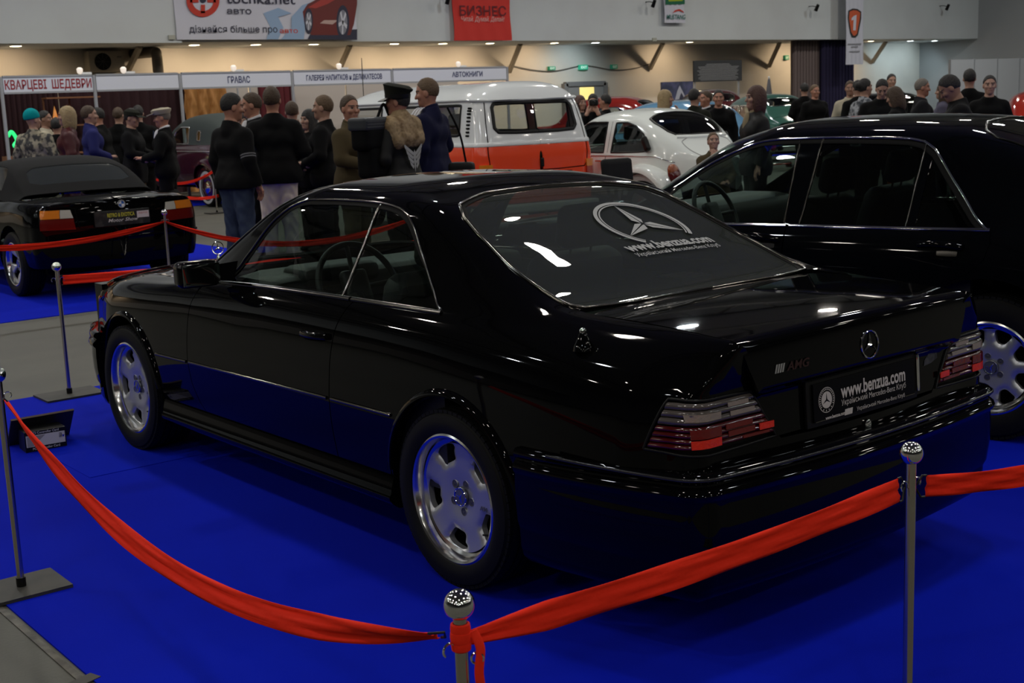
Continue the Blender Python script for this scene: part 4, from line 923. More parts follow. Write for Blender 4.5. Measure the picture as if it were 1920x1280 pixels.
        def cell(y0, y1, z0, z1, m_, nm):
            o = yz([(y1, z0), (y1, z1), (y0, z1), (y0, z0)], (3, 6)); panel(nm, S, [o], m_, fr, .03, .05, lift=.0135, side=sd, flange=.003)
        cell(.66, .755, .665, .690, REDR, 'reflector'); cell(.44, .50, .680, .700, REDR, 'reflector'); cell(.66, .755, .694, .722, REDC, 'lens_cell'); cell(.46, .57, .668, .676, REDC, 'lens_cell')
        cell(.52, .63, .684, .700, REDC, 'lens_cell'); cell(.53, .64, .706, .722, REDC, 'lens_cell')
        cell(.66, .76, .744, .765, SMOKEC, 'lens_cell'); cell(.52, .62, .744, .758, SMOKEC, 'lens_cell'); cell(.545, .63, .772, .785, SMOKEC, 'lens_cell')
        trim('lamp_gasket', S, lampo + [lampo[0]], .009, .006, BLACKTRIM, fr, sd)
    # --- rear bumper swept round the tail
    ys = np.linspace(0, .70, 26); pth = []
    for y in ys: pth.append((-1.070 - .045 * (1 - (y / .70) ** 2), y))
    # corner and side run to the rear arch
    for a in np.linspace(0, PI / 2.3, 12)[1:]: pth.append((-1.070 + .085 * (1 - math.cos(a)), .70 + .085 * math.sin(a)))
    x0, y0 = pth[-1]
    for t in np.linspace(0, 1, 24)[1:]: pth.append((x0 + (-.385 - x0) * t, y0 + (.872 - y0) * (1 - (1 - t) ** 1.9)))
    pth = np.array(pth); full = np.vstack([np.c_[pth[:0:-1, 0], -pth[:0:-1, 1]], pth])
    Tn = np.gradient(full, axis=0); Nn = np.c_[-Tn[:, 1], Tn[:, 0]]; Nn /= np.linalg.norm(Nn, axis=1)[:, None]
    cprof = [(-.03, .596), (.0, .600), (.018, .598), (.027, .590), (.030, .580), (.024, .571), (.016, .566), (.016, .560), (.024, .556), (.034, .548), (.038, .537), (.034, .526), (.026, .519), (.024, .512), (.026, .47), (.024, .40), (.016, .335), (.006, .315), (.004, .31), (.004, .305), (.0, .25), (-.014, .215), (-.05, .19)]
    V = []; F = []; k = len(cprof)
    for q in range(len(full)):
        sidey = np.clip((full[q, 0] + .99) / .6, 0, 1)
        for d, z in cprof:
            dd = d * (1 - .35 * sidey) ; zz = z - .02 * sidey * (z > .5)
            lw = .10 * np.clip(1 - abs(full[q, 1]) / .62, 0, 1) ** .3 if z < .3 else 0
            V.append((full[q, 0] + Nn[q, 0] * dd, full[q, 1] + Nn[q, 1] * dd, zz))
    F = [(q * k + j, (q + 1) * k + j, (q + 1) * k + j + 1, q * k + j + 1) for q in range(len(full) - 1) for j in range(k - 1)]
    bp = mesh('rear_bumper', V, F, B, car, True, sharp=38)
    strip('bumper_strip', np.c_[full[6:-6, 0] + Nn[6:-6, 0] * .028, full[6:-6, 1] + Nn[6:-6, 1] * .028, np.full(len(full) - 12, .5835)], np.c_[Nn[6:-6], np.zeros(len(full) - 12)], .010, .004, mat('satin_trim', (.05, .05, .055), .18, .6), bp)
    # front bumper
    pf = []
    for y in np.linspace(0, .62, 16): pf.append((3.55 - .06 * (y / .62) ** 2, y))
    for a in np.linspace(0, PI / 2, 10)[1:]: pf.append((3.49 - .12 * (1 - math.cos(a)), .62 + .115 * math.sin(a)))
    for x in np.linspace(3.37, 3.09, 8)[1:]: pf.append((x, .735 + .105 * (1 - ((x - 3.09) / .28) ** 1.6)))
    pf = np.array(pf)[::-1]; ff = np.vstack([pf, np.c_[pf[-2::-1, 0], -pf[-2::-1, 1]]])
    Tn = np.gradient(ff, axis=0); Nf = np.c_[-Tn[:, 1], Tn[:, 0]]; Nf /= np.linalg.norm(Nf, axis=1)[:, None]
    if Nf[len(ff) // 2][0] < 0: Nf = -Nf
    V = [(ff[q, 0] + Nf[q, 0] * d, ff[q, 1] + Nf[q, 1] * d, z - .04) for q in range(len(ff)) for d, z in cprof]
    F = [(q * k + j, (q + 1) * k + j, (q + 1) * k + j + 1, q * k + j + 1)[::1] for q in range(len(ff) - 1) for j in range(k - 1)]
    mesh('front_bumper', V, F, B, car, True, sharp=38)
    # --- glazing
    dl = dlo_tv + [(.40, 7.95), (.9, 7.95), (1.4, 7.95)]
    bline = xz([(.722, 1.30), (.735, 1.20), (.752, 1.08), (.768, .952)], (7.9, 10.6))
    for sd in (1, -1):
        fw = [q for q in dlo_tv if q[0] > .73] + bline + [(1.2, 7.95), (1.6, 7.95)]
        rw_ = bline[::-1] + [q for q in dlo_tv if q[0] < .72] + [(.40, 7.95)]
        gl = panel('door_window', S, [fw], GLASS, car, .05, .3, lift=-.006, side=sd, flange=0)
        g2 = panel('quarter_window', S, [rw_], GLASS, car, .05, .3, lift=-.006, side=sd, flange=0)
        trim('window_pillar_strip', S, bline, .014, .006, DCHROME, gl, sd, lift=-.004)
        trim('window_surround', S, dlo_tv + [(.128, 7.9)], .009, .006, DCHROME, car, sd, lift=.0)
        trim('window_gasket', S, [(a - .0, b - .10) if b > 9 else (a, b) for a, b in dlo_tv], .022, .003, GASKET, car, sd, lift=-.005)
        trim('belt_moulding', S, [(1.78, 7.95), (1.2, 7.95), (.70, 7.95)], .020, .008, SATIN, car, sd)
        trim('belt_moulding', S, [(.685, 7.95), (.40, 7.95), (.118, 7.95)], .020, .008, SATIN, car, sd)
        # mirror
        q = MB(); cushion(q, (1.70, (.925) * sd, .985), (.10, .19, .115), .03, 0, Matrix.Rotation(-.12 * sd, 4, 'Z')); mr = q.build('door_mirror', BLACK, car)
        q = MB(); cushion(q, (1.650, .927 * sd, .985), (.006, .165, .095), .003, 0, Matrix.Rotation(-.12 * sd, 4, 'Z')); q.build('mirror_glass', mat('mirror_glass', (.30, .34, .32), .02, 1.0), mr)
        q = MB(); q.add([(1.74, .80 * sd, .94), (1.62, .79 * sd, .945), (1.62, .765 * sd, 1.03), (1.73, .775 * sd, .96), (1.74, .86 * sd, .95), (1.66, .86 * sd, .95), (1.66, .86 * sd, 1.02), (1.74, .86 * sd, 1.0)], [(0, 1, 5, 4), (1, 2, 6, 5), (2, 3, 7, 6), (3, 0, 4, 7)]); q.build('mirror_foot', BLACK, mr, False)
    ws = wsc[:7] + [(2.08, 11.0), (2.12, 11.2), (2.2, 11.8), (2.28, 12.5), (2.31, 13)]
    panel('windscreen', S, [ws], GLASS, car, .05, .2, lift=-.003, both=True, flange=0)
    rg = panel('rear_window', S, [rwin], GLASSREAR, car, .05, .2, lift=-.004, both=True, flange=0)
    for nm, wd, lf, m_ in (('rear_window_surround', .010, .001, DCHROME), ):
        trim(nm, S, rwin, wd, .007, m_, car, lift=lf, both=True)
    trim('rear_window_gasket', S, [(a * .985 + .0, min(13, b + .08)) for a, b in rwin], .02, .003, GASKET, car, lift=-.003, both=True)
    trim('windscreen_surround', S, ws[:8], .016, .005, BLACKTRIM, car, both=True)
    # sticker on the rear window, laid on the glass
    def on_glass(P):
        x, y = P[:, 0], P[:, 1]; av = np.abs(y)
        out = np.zeros((len(P), 3))
        for i in range(len(P)):
            xx = x[i]; r11, r12 = S.row(11, np.array([xx]))[0], S.row(12, np.array([xx]))[0]; r13 = S.row(13, np.array([xx]))[0]
            z = r13[2] - (r13[2] - r12[2]) * (av[i] / r12[1]) ** 2 if av[i] <= r12[1] else r12[2] + (r11[2] - r12[2]) * ((av[i] - r12[1]) / (r11[1] - r12[1]))
            out[i] = (xx, y[i], z + .0045)
        return out
    ca, sa = .935, .0
    def lay(cx, cy, tilt=0.0):
        c, s_ = math.cos(tilt), math.sin(tilt)
        return lambda P: on_glass(np.c_[cx + (P[:, 1] * c - P[:, 0] * s_) * ca, cy - (P[:, 0] * c + P[:, 1] * s_)])
    DEC = mat('sticker_grey', (.34, .34, .34), .6)
    q = MB(); R = .198; a0, a1 = math.radians(-38), math.radians(230)
    for r0, r1 in ((R, R - .016), (R - .021, R - .027)):
        a = np.linspace(a0, a1, 60); V = [((r0 if s == 0 else r1) * math.cos(t), (r0 if s == 0 else r1) * math.sin(t), 0) for t in a for s in (0, 1)]
        q.add(V, [(2 * k, 2 * k + 1, 2 * k + 3, 2 * k + 2) for k in range(59)])
    def ray_poly(ang, w_, r_, split):
        c, s_ = math.cos(ang), math.sin(ang); X = lambda x, y: (x * c - y * s_, x * s_ + y * c, 0)
        for sg, wd in ((1, w_), (-1, w_ * .8)):
            q.add([X(r_, sg * .001), X(.035, sg * wd), X(.0 + .006, sg * .006), X(.02, sg * .003)], [(0, 1, 2, 3)] if sg > 0 else [(3, 2, 1, 0)])
    for k in range(3): ray_poly(PI / 2 + k * 2 * PI / 3, .030, R - .03, 1)
    V = lay(.068, -.172)(np.concatenate(q.V)[:, :2]); mesh('window_sticker', V, q.F, DEC, rg, False)
    lettering('sticker_lettering', 'www.benzua.com', .082, None, DEC, rg, .0028, .62, width=.46, fn=lay(-.118, -.150))
    lettering('sticker_lettering', 'Український Mercedes-Benz Клуб', .034, None, DEC, rg, .0002, .8, width=.45, fn=lay(-.156, -.146))
    # --- small things: washer nozzle-like aerial base on the quarter panel
    Q = S.inv('xy', -.60, .77, (5, 8)); P, N = surf(S, np.array([Q[0]]), np.array([Q[1]])); P, N = P[0], N[0]
    q = MB().lathe([(.034, -.004), (.030, .012), (.018, .035), (.011, .052), (.010, .055)][::-1], 20, i=0); q.lathe([(.011, .053), (.011, .060), (.006, .066), (0, .067)][::-1], 16, i=1)
    q.move(Matrix.Translation(P)).build('aerial_base', [BLACK, CHROME], car)
    # --- cabin
    q = MB(); q.box((.62, 0, .24), (2.5, 1.46, .04)); q.box((-.75, 0, .55), (.05, 1.2, .6)); q.box((1.95, 0, .55), (.05, 1.44, .62)); q.build('cabin_floor', DARK, car)
    for sd in (1, -1):
        q = MB(); q.box((1.0, .80 * sd, .60), (1.85, .03, .56)); q.build('door_lining', LEATHER, car)
    make_seat(car, .95, .37, .30, LEATHER); make_seat(car, .95, -.37, .30, LEATHER)
    q = MB(); cushion(q, (.12, 0, .46), (.5, 1.25, .2), .06); cushion(q, (-.12, 0, .72), (.16, 1.25, .50), .06, 0, Matrix.Rotation(-.3, 4, 'Y')); rb = q.build('rear_bench', VELVET, car)
    for sd in (1, -1):
        q = MB(); cushion(q, (-.17, .36 * sd, .955), (.10, .25, .11), .04); q.build('headrest', VELVET, rb)
    q = MB(); q.box((-.34, 0, .925), (.44, 1.20, .03)); sh = q.build('parcel_shelf', mat('shelf_cloth', (.020, .024, .022), .9, bump=(200, .3)), car)
    q = MB(); cushion(q, (-.22, -.085, .975), (.15, .17, .075), .012); bl = q.build('brake_lamp_housing', BLACKTRIM, car)
    q = MB()
    for k in range(4): q.box((-.303 + k * .0, -.085, .952 + k * .014), (.012, .15, .006)); q.box((-.20 - k * .025, -.085, 1.012), (.010, .15, .004))
    q.build('brake_lamp_slats', mat('brake_slats', (.10, .03, .03), .4), bl)
    q = MB(); cushion(q, (1.62, 0, .83), (.42, 1.42, .26), .07); q.build('dashboard', LEATHER, car)
    q = MB(); cushion(q, (1.50, .37, .94), (.22, .40, .10), .04); q.build('instrument_hood', LEATHER, car)
    steering_wheel(car, (1.28, .37, .90))
    q = MB(); cushion(q, (1.30, 0, 1.24), (.03, .20, .06), .012); q.build('rear_view_mirror', LEATHER, car)
    q = MB(); q.box((1.2, 0, .27), (3.6, 1.2, .16)); q.box((-.55, 0, .34), (.7, 1.3, .12)); q.build('underbody', DARK, car)
    # --- wheels
    for x, sd, tw in ((0, 1, .235), (0, -1, .235), (2.715, 1, .225), (2.715, -1, .225)):
        make_wheel(car, (x, (.757 if x < 1 else .752) * sd, .318), sd, .318, .228, tw, (5, .128, .190, .030, .056), rot=math.radians(64 if x < 1 else 66), toe=0, text='AMG')
    return car
# ---------------------------------------------------------------- the other cars
CARYAW = math.radians(128.5)
def car_frame(u, v, d, loc, yaw=CARYAW):
    """origin of a car whose point loc (x fwd, y left) stands at depth d under pixel (u, v)"""
    p = at(u, v, d); c, s = math.cos(yaw), math.sin(yaw); return float(p[0] - c * loc[0] + s * loc[1]), float(p[1] - s * loc[0] - c * loc[1])
def wheel_arch(S, cx, cz, r, lo, hi, n=22, a0=180, a1=0):
    return [S.inv('xz', cx + r * math.cos(a), cz + r * math.sin(a), lo and (0, hi)) for a in np.linspace(math.radians(a0), math.radians(a1), n)]

def build_saloon():
    xs = [-1.15, -.70, -.30, .05, .35, .80, 1.20, 1.60, 1.90, 2.20, 2.50, 3.04, 3.75]; n = len(xs); c = lambda v: [v] * n
    R = [([.80, .85, .86] + [.86] * 9 + [.78], c(.18)), ([.84, .89, .90] + [.90] * 9 + [.82], c(.32)), ([.87, .925, .935] + [.935] * 9 + [.85], c(.50)), ([.875, .93, .943] + [.943] * 9 + [.86], c(.66)),
         ([.865, .92, .935] + [.935] * 8 + [.925, .85], [.80] * 12 + [.74]), ([.84, .895, .912] + [.915] * 7 + [.91, .90, .82], [.90] * 10 + [.885, .85, .78]), ([.80, .865, .885] + [.892] * 6 + [.888, .88, .87, .79], [.955, .955, .955, .955, .953, .95, .947, .942, .936, .93, .915, .875, .80]),
         ([.74, .80, .845, .864, .866, .866, .866, .866, .866, .862, .85, .83, .76], [.985, 1.0, .998, .992, .988, .984, .980, .974, .968, .958, .935, .895, .815]),
         ([.71, .74, .79, .775, .765, .765, .768, .775, .80, .825, .815, .79, .73], [1.0, 1.022, 1.075, 1.16, 1.20, 1.21, 1.205, 1.16, 1.06, .985, .950, .905, .825]),
         ([.68, .70, .71, .685, .665, .66, .662, .68, .735, .78, .775, .75, .69], [1.01, 1.032, 1.19, 1.335, 1.40, 1.418, 1.41, 1.285, 1.11, 1.0, .958, .912, .832]),
         ([.65, .66, .61, .59, .575, .565, .575, .615, .68, .73, .72, .70, .65], [1.02, 1.04, 1.235, 1.385, 1.45, 1.468, 1.462, 1.345, 1.165, 1.02, .964, .92, .84]),
         ([.36] * n, [1.035, 1.052, 1.262, 1.412, 1.482, 1.502, 1.498, 1.42, 1.275, 1.10, .985, .94, .86]), (c(0.0), [1.04, 1.058, 1.272, 1.422, 1.495, 1.515, 1.51, 1.435, 1.295, 1.125, .99, .947, .868])]
    tail = [(-1.12, .15, .05)] * 8 + [(-1.14, .05, .01)] * 5; nose = [(3.85, .2, .05)] * 8 + [(3.83, .1, .02)] * 5
    S = Body(xs, R, tail, nose)
    car = thing('saloon_car', 'long black four-door saloon parked behind the coupe, cut by the right edge', 'car', 2.813, 6.636, .006, math.radians(139))
    B = mat('blue_black_paint', (.0018, .0021, .003), .03, spec=.20)
    xz = lambda pts, lim=None: [S.inv('xz', x, z, lim) for x, z in pts]
    dlo = xz([(2.06, .985), (1.96, 1.06), (1.84, 1.16), (1.66, 1.272), (1.50, 1.345), (1.36, 1.392), (1.25, 1.408), (1.05, 1.415), (.72, 1.414), (.50, 1.406), (.42, 1.392), (.355, 1.355), (.26, 1.24), (.14, 1.10), (.055, 1.01)], (7.0, 9.6))
    rw = [(.27, 12), (.255, 11.2), (.18, 10.4), (.10, 10.1), (-.15, 10.05), (-.50, 10.1), (-.57, 10.4), (-.60, 11.2), (-.61, 12)]
    ws = [(1.45, 12), (1.43, 11.2), (1.36, 10.3), (1.45, 10.02), (1.75, 10), (2.1, 10), (2.20, 10), (2.28, 10.4), (2.36, 11), (2.42, 12)]
    arr = [(.43 * math.cos(a), .344 + .43 * math.sin(a)) for a in np.linspace(0, PI, 24)]; arf = [(3.04 + .41 * math.cos(a), .344 + .41 * math.sin(a)) for a in np.linspace(PI, 0, 24)]
    door_r = [(.012, .985), (.000, .93), (.02, .86), (.09, .795), (.20, .735), (.33, .66), (.40, .58), (.45, .50), (.47, .32)]
    shell = [(-.62, 10.0)] + rw[::-1][1:] + ws[:7] + [(2.16, 9), (2.13, 8), (2.10, 7)] + dlo + [(.03, 7)] + xz(door_r) + xz([(.47, .18), (.43, .18)])[:1] + xz([(.435, .30)]) + xz(arr[1:-1]) + xz([(-.435, .30), (-.9, .30)]) + [(-1.05, 1), (-1.06, 4), (-1.06, 7), (-1.08, 10)]
    panel('body_shell', S, [shell], B, car, .05, .25, both=True)
    g = .003
    for sd in (1, -1):
        rd = xz([(x + g, z) for x, z in door_r]) + xz([(1.055, .25), (1.055, .60), (1.06, .90), (1.065, .978)]) + [(.6, 7.0)]
        d1 = panel('rear_door', S, [rd], B, car, .05, .25, side=sd)
        fd = xz([(1.062, .25), (1.062, .60), (1.067, .90), (1.072, .978)])[::-1] + xz([(2.20, .25), (2.24, .45), (2.24, .70), (2.20, .90), (2.14, .965)])[::-1] + [(2.10, 7.0), (1.6, 7.0)]
        fd = xz([(1.062, .25), (1.062, .60), (1.067, .90), (1.072, .978)]) + [(1.6, 7.0), (2.08, 7.0)] + xz([(2.14, .962), (2.20, .90), (2.24, .70), (2.24, .45), (2.20, .25)])
        d2 = panel('front_door', S, [fd], B, car, .05, .25, side=sd)
        fw = xz([(2.146, .958), (2.206, .90), (2.246, .70), (2.246, .45), (2.21, .25), (2.62, .25)]) + xz([(2.63, .34)]) + xz(arf[1:-1]) + xz([(3.45, .34), (3.65, .40)]) + [(3.66, 6), (3.66, 10), (2.9, 10), (2.22, 10), (2.17, 9), (2.13, 7.4)]
        panel('front_wing', S, [fw], B, car, .05, .25, side=sd)
        for x0, pr in ((.338, d1), (1.30, d2)):
            Q = np.array(xz([(x0 + .005, .918), (x0 - .07, .919), (x0 - .15, .916), (x0 - .215, .911)])); P, N = surf(S, Q[:, 0], Q[:, 1])
            strip('door_handle', P + N * np.array([[.003], [.024], [.024], [.004]]), N, .030, .014, B, pr, sd)
            Q = xz([(x0 - .19, .893), (x0 - .09, .893), (x0 - .09, .868), (x0 - .19, .868)]); panel('handle_cup', S, [rounded(Q, .05)], SATIN if x0 < 1 else BLACKTRIM, pr, .02, .1, lift=.0015, side=sd, flange=0)
        bl = xz([(1.095, 1.408), (1.09, 1.2), (1.088, .985)], (7, 9.6)); bl2 = xz([(.965, 1.412), (.98, 1.2), (1.0, .99)], (7, 9.6)); bq = xz([(.405, 1.392), (.42, 1.2), (.43, .995)], (7, 9.6)); bq2 = xz([(.362, 1.36), (.375, 1.2), (.385, .995)], (7, 9.6))
        wf = [q for q in dlo if q[0] > 1.1] + bl + [(1.5, 7.0)]
        gf = panel('front_door_window', S, [wf], GLASS, car, .06, .3, lift=-.006, side=sd, flange=0)
        wr = bl2[::-1] + [q for q in dlo if .41 < q[0] < .96] + bq + [(.7, 7.0)]
        gr = panel('rear_door_window', S, [wr], GLASSDARK, car, .06, .3, lift=-.006, side=sd, flange=0)
        wq = bq2[::-1] + [q for q in dlo if q[0] < .36] + [(.2, 7.0)]
        panel('quarter_window', S, [wq], GLASSDARK, car, .06, .3, lift=-.006, side=sd, flange=0)
        pb = bl + bl2[::-1]; panel('door_pillar', S, [pb], B, car, .06, .3, lift=-.003, side=sd); panel('quarter_pillar', S, [bq + bq2[::-1]], B, car, .06, .3, lift=-.003, side=sd)
        trim('window_surround', S, dlo[2:] + [(.03, 7.0)], .012, .006, CHROME, car, sd, lift=.003); trim('belt_moulding', S, [(.018, 7.0), (1.055, 7.0)], .017, .007, CHROME, d1, sd); trim('belt_moulding', S, [(1.072, 7.0), (2.0, 7.0)], .017, .007, CHROME, d2, sd)
        for ln, nm in ((bl, 'window_strip'), (bl2, 'window_strip'), (bq, 'window_strip')): trim(nm, S, ln, .008, .004, SATIN, gr, sd, lift=-.002)
        trim('window_gasket', S, [(a, max(7, b - .12)) for a, b in dlo], .03, .004, GASKET, car, sd, lift=-.004)
        # lower cladding
        P = np.array([(x, .948, .40) for x in np.linspace(2.6, .45, 24)]); strip('side_cladding', P, np.tile([0, 1., 0], (24, 1)), .30, .012, mat('cladding_dark', (.006, .007, .009), .25), car, sd)
        for cx in (0, 3.04):
            q = MB(); A = [(cx + .44 * math.cos(a), .344 + .44 * math.sin(a)) for a in np.linspace(-.1, PI + .1, 20)]; q.add([(x, .60, z) for x, z in A] + [(x, .90, z) for x, z in A], [(k, k + 1, k + 21, k + 20) for k in range(19)]); q.add([(x, .60, z) for x, z in A], [tuple(range(20))])
            if sd < 0: q.move(Matrix.Scale(-1, 4, (0, 1, 0)))
            q.build('wheel_housing', DARK, car)
        q = MB(); cushion(q, (2.05, 1.02 * sd, 1.02), (.14, .22, .16), .04); q.build('door_mirror', B, car)
        make_seat(car, 1.35, .40 * sd, .38, LEATHER); 
    for nm, o_, m_ in (('rear_window', rw, GLASSDARK), ('windscreen', ws, GLASS)): panel(nm, S, [o_], m_, car, .06, .25, lift=-.003, both=True, flange=0)
    trim('rear_window_surround', S, rw, .012, .006, SATIN, car, both=True)
    panel('bonnet', S, [[(2.23, 10.03), (2.9, 10.03), (3.66, 10.03), (3.7, 12), (2.46, 12), (2.40, 11), (2.31, 10.4)]], B, car, .06, .25, both=True); panel('boot_lid', S, [[(-1.09, 10.02), (-.63, 10.02), (-.62, 11), (-.62, 12), (-1.10, 12)]], B, car, .06, .25, both=True)
    q = MB(); q.box((1.0, 0, .30), (3.0, 1.6, .05)); q.box((2.45, 0, .6), (.05, 1.6, .6)); q.box((-.35, 0, .7), (.05, 1.5, .6)); q.box((-.95, 0, .6), (.2, 1.4, .6)); q.box((3.7, 0, .55), (.2, 1.5, .5)); q.build('cabin_floor', DARK, car)
    for sd in (1, -1): MB().box((1.1, .86 * sd, .65), (2.0, .03, .6)).build('door_lining', LEATHER, car, False)
    q = MB(); cushion(q, (.35, 0, .55), (.55, 1.4, .22), .07); cushion(q, (.10, 0, .85), (.18, 1.4, .6), .07, 0, Matrix.Rotation(-.25, 4, 'Y')); q.build('rear_bench', LEATHER, car)
    q = MB(); cushion(q, (2.08, 0, .90), (.4, 1.55, .26), .08); q.build('dashboard', LEATHER, car); steering_wheel(car, (1.78, .40, .98))
    for x in (0, 3.04):
        for sd in (1, -1): make_wheel(car, (x, .785 * sd, .344), sd, .344, .218, .232, (8, .118, .184, .018, .044, .030), rot=math.radians(18), dish=.02)
    return car

def build_roadster():
    xs = [-.62, -.40, -.10, .20, .45, .70, 1.0, 1.35, 1.7, 2.1, 2.45, 3.2]; n = len(xs); c = lambda v: [v] * n
    R = [([.70, .75, .78] + [.78] * 8 + [.7], c(.20)), ([.78, .82, .835] + [.835] * 8 + [.75], c(.34)), ([.80, .84, .845] + [.845] * 8 + [.77], c(.52)), ([.80, .84, .845] + [.845] * 8 + [.76], [.68] * 10 + [.66, .60]),
         ([.78, .825, .835] + [.83] * 8 + [.72], [.78, .79, .80] + [.80] * 7 + [.76, .66]), ([.74, .78, .79] + [.78] * 8 + [.66], [.845, .86, .87, .87, .865, .86, .86, .855, .85, .835, .81, .70]),
         ([.70, .72, .73, .73, .72, .71, .71, .71, .71, .70, .69, .58], [.875, .895, .905, .905, .90, .895, .89, .885, .88, .862, .84, .72]), ([.45] * n, [.895, .915, .925, .925, .925, .92, .915, .91, .905, .89, .87, .745]), (c(0.0), [.90, .92, .93, .93, .93, .925, .92, .915, .91, .895, .875, .75])]
    S = Body(xs, R, [(-.60, .14, .05), (-.64, .14, .05), (-.66, .14, .05), (-.655, .13, .05), (-.645, .11, .05), (-.64, .08, .04), (-.645, .06, .03), (-.65, .05, .02), (-.65, .05, .02)], [(3.3, .2, .05)] * 9)
    d = 12.55; x0, y0 = car_frame(32, 490, d, (0, .80)); car = thing('roadster_car', 'black roadster with black soft top and orange and red tail lamps at left', 'car', x0, y0, .006, CARYAW)
    B = BLACK; xz = lambda p, lim=None: [S.inv('xz', a, b, lim) for a, b in p]; yz = lambda p, lim=None: [S.inv('yz', a, b, lim) for a, b in p]
    ar = [(.375 * math.cos(a), .312 + .375 * math.sin(a)) for a in np.linspace(0, PI, 22)]; af = [(2.45 + .37 * math.cos(a), .312 + .37 * math.sin(a)) for a in np.linspace(PI, 0, 22)]
    lamp = yz([(.765, .655), (.74, .845), (.47, .835), (.44, .64)], (1, 6))
    o = xz([(2.80, .34)]) and xz(af[::-1][:0]) 
    outl = xz([(3.05, .35), (2.81, .32)]) + xz(af[::-1][1:-1]) + xz([(2.07, .32), (2.06, .25), (.40, .25), (.376, .32)]) + xz(ar[1:-1]) + xz([(-.377, .32), (-.45, .30)]) + yz([(.70, .30), (.40, .28), (.002, .27), (.002, .86)]) + [(-.63, 7.95), (-.4, 7.98), (.3, 7.98), (.3, 6.2), (1.0, 6.1), (1.7, 6.1), (1.75, 7.98), (2.5, 7.98), (3.05, 7.98)]
    panel('body_shell', S, [outl, lamp], B, car, .05, .25, both=True)
    OR = mat('amber_lens', (.48, .12, .012), .12, coat=.5); RD = mat('tail_red_lens', (.13, .006, .004), .15, coat=.5); CW = mat('clear_lens', (.50, .48, .40), .2, coat=.5)
    for sd in (1, -1):
        t = panel('tail_lamp', S, [lamp], BLACKTRIM, car, .04, .2, lift=-.01, side=sd, flange=0)
        panel('red_lens', S, [yz([(.762, .660), (.752, .757), (.452, .752), (.443, .648)], (1, 6))], RD, t, .04, .2, lift=.006, side=sd); panel('amber_lens', S, [yz([(.751, .762), (.738, .840), (.57, .836), (.58, .758)], (1, 6))], OR, t, .04, .2, lift=.006, side=sd); panel('clear_lens', S, [yz([(.565, .836), (.472, .831), (.455, .756), (.575, .758)], (1, 6))], CW, t, .04, .2, lift=.006, side=sd)
        trim('door_line', S, xz([(.62, .80), (.60, .60), (.60, .40)]), .006, .002, DARK, car, sd)
        trim('bumper_crease', S, xz([(-.40, .545), (-.52, .545)], (1, 4)) + yz([(.76, .545), (.60, .545), (.3, .545), (.012, .545)], (1, 4)), .022, .012, B, car, sd)
        trim('boot_gap', S, yz([(.012, .64), (.40, .645), (.425, .84)], (1, 6)) + [(-.45, 6.9), (.15, 6.9)], .007, .0015, DARK, car, sd)
        for x in (0, 2.45): make_wheel(car, (x, .735 * sd, .312), sd, .312, .206, .225, (5, .065, .18, .040, .060), rot=.3, dish=.045, cheap=True, alloy=mat('bright_alloy', (.62, .63, .66), .3, .6))
        q = MB(); cushion(q, (1.72, .90 * sd, .98), (.16, .2, .13), .04); q.build('door_mirror', B, car)
        for cx in (0, 2.45):
            q = MB(); A = [(cx + .385 * math.cos(a), .312 + .385 * math.sin(a)) for a in np.linspace(-.1, PI + .1, 20)]; q.add([(x, .5, z) for x, z in A] + [(x, .80, z) for x, z in A], [(k, k + 1, k + 21, k + 20) for k in range(19)]); q.add([(x, .5, z) for x, z in A], [tuple(range(20))])
            if sd < 0: q.move(Matrix.Scale(-1, 4, (0, 1, 0)))
            q.build('wheel_housing', DARK, car)
    # soft top
    tx = [.10, .30, .52, .80, 1.05, 1.30, 1.52, 1.75]; TR = [([.70, .71, .72, .72, .72, .72, .715, .70], [.90, .90, .90, .895, .89, .885, .88, .88]), ([.66, .665, .66, .66, .66, .66, .66, .68], [.93, .97, 1.02, 1.05, 1.05, 1.05, 1.0, .91]), ([.62, .61, .585, .575, .575, .58, .60, .66], [.945, 1.06, 1.155, 1.20, 1.205, 1.195, 1.10, .92]), ([.56, .53, .50, .49, .49, .50, .53, .63], [.95, 1.085, 1.20, 1.252, 1.258, 1.245, 1.145, .925]), ([.3] * 8, [.955, 1.10, 1.225, 1.28, 1.288, 1.275, 1.175, .93]), ([0.0] * 8, [.957, 1.105, 1.232, 1.288, 1.295, 1.282, 1.185, .932])]
    T = Body(tx, TR, [(0, .02, 0)] * 6, [(1.9, .02, 0)] * 6); FAB = mat('soft_top_cloth', (.008, .008, .009), .9, bump=(400, .3), spec=.2)
    win = [(.22, 5), (.22, 3.6), (.26, 3.15), (.42, 3.2), (.475, 3.6), (.48, 5)]
    sw = [(.62, .7), (.62, 1.6), (.72, 2.2), (1.2, 2.25), (1.45, 2.0), (1.66, .7)]
    tp = panel('soft_top', T, [[(.105, 0), (.105, 2), (.108, 4), (.108, 5), (.22, 5), (.22, 3.6), (.26, 3.15), (.42, 3.2), (.475, 3.6), (.48, 5), (1.42, 5), (1.42, 3.2), (1.50, 2.6), (1.72, 2.2), (1.74, 0)], sw], FAB, car, .05, .25, both=True)
    panel('rear_window', T, [win], mat('plastic_window', (.030, .034, .036), .12, spec=1.0), tp, .04, .25, lift=-.004, both=True, flange=0)
    for sd in (1, -1): panel('side_window', T, [sw], GLASS, car, .05, .25, lift=-.004, side=sd, flange=0)
    panel('windscreen', T, [[(1.42, 5), (1.42, 3.2), (1.50, 2.6), (1.72, 2.2), (1.745, 5)]], GLASS, car, .05, .25, both=True, flange=0)
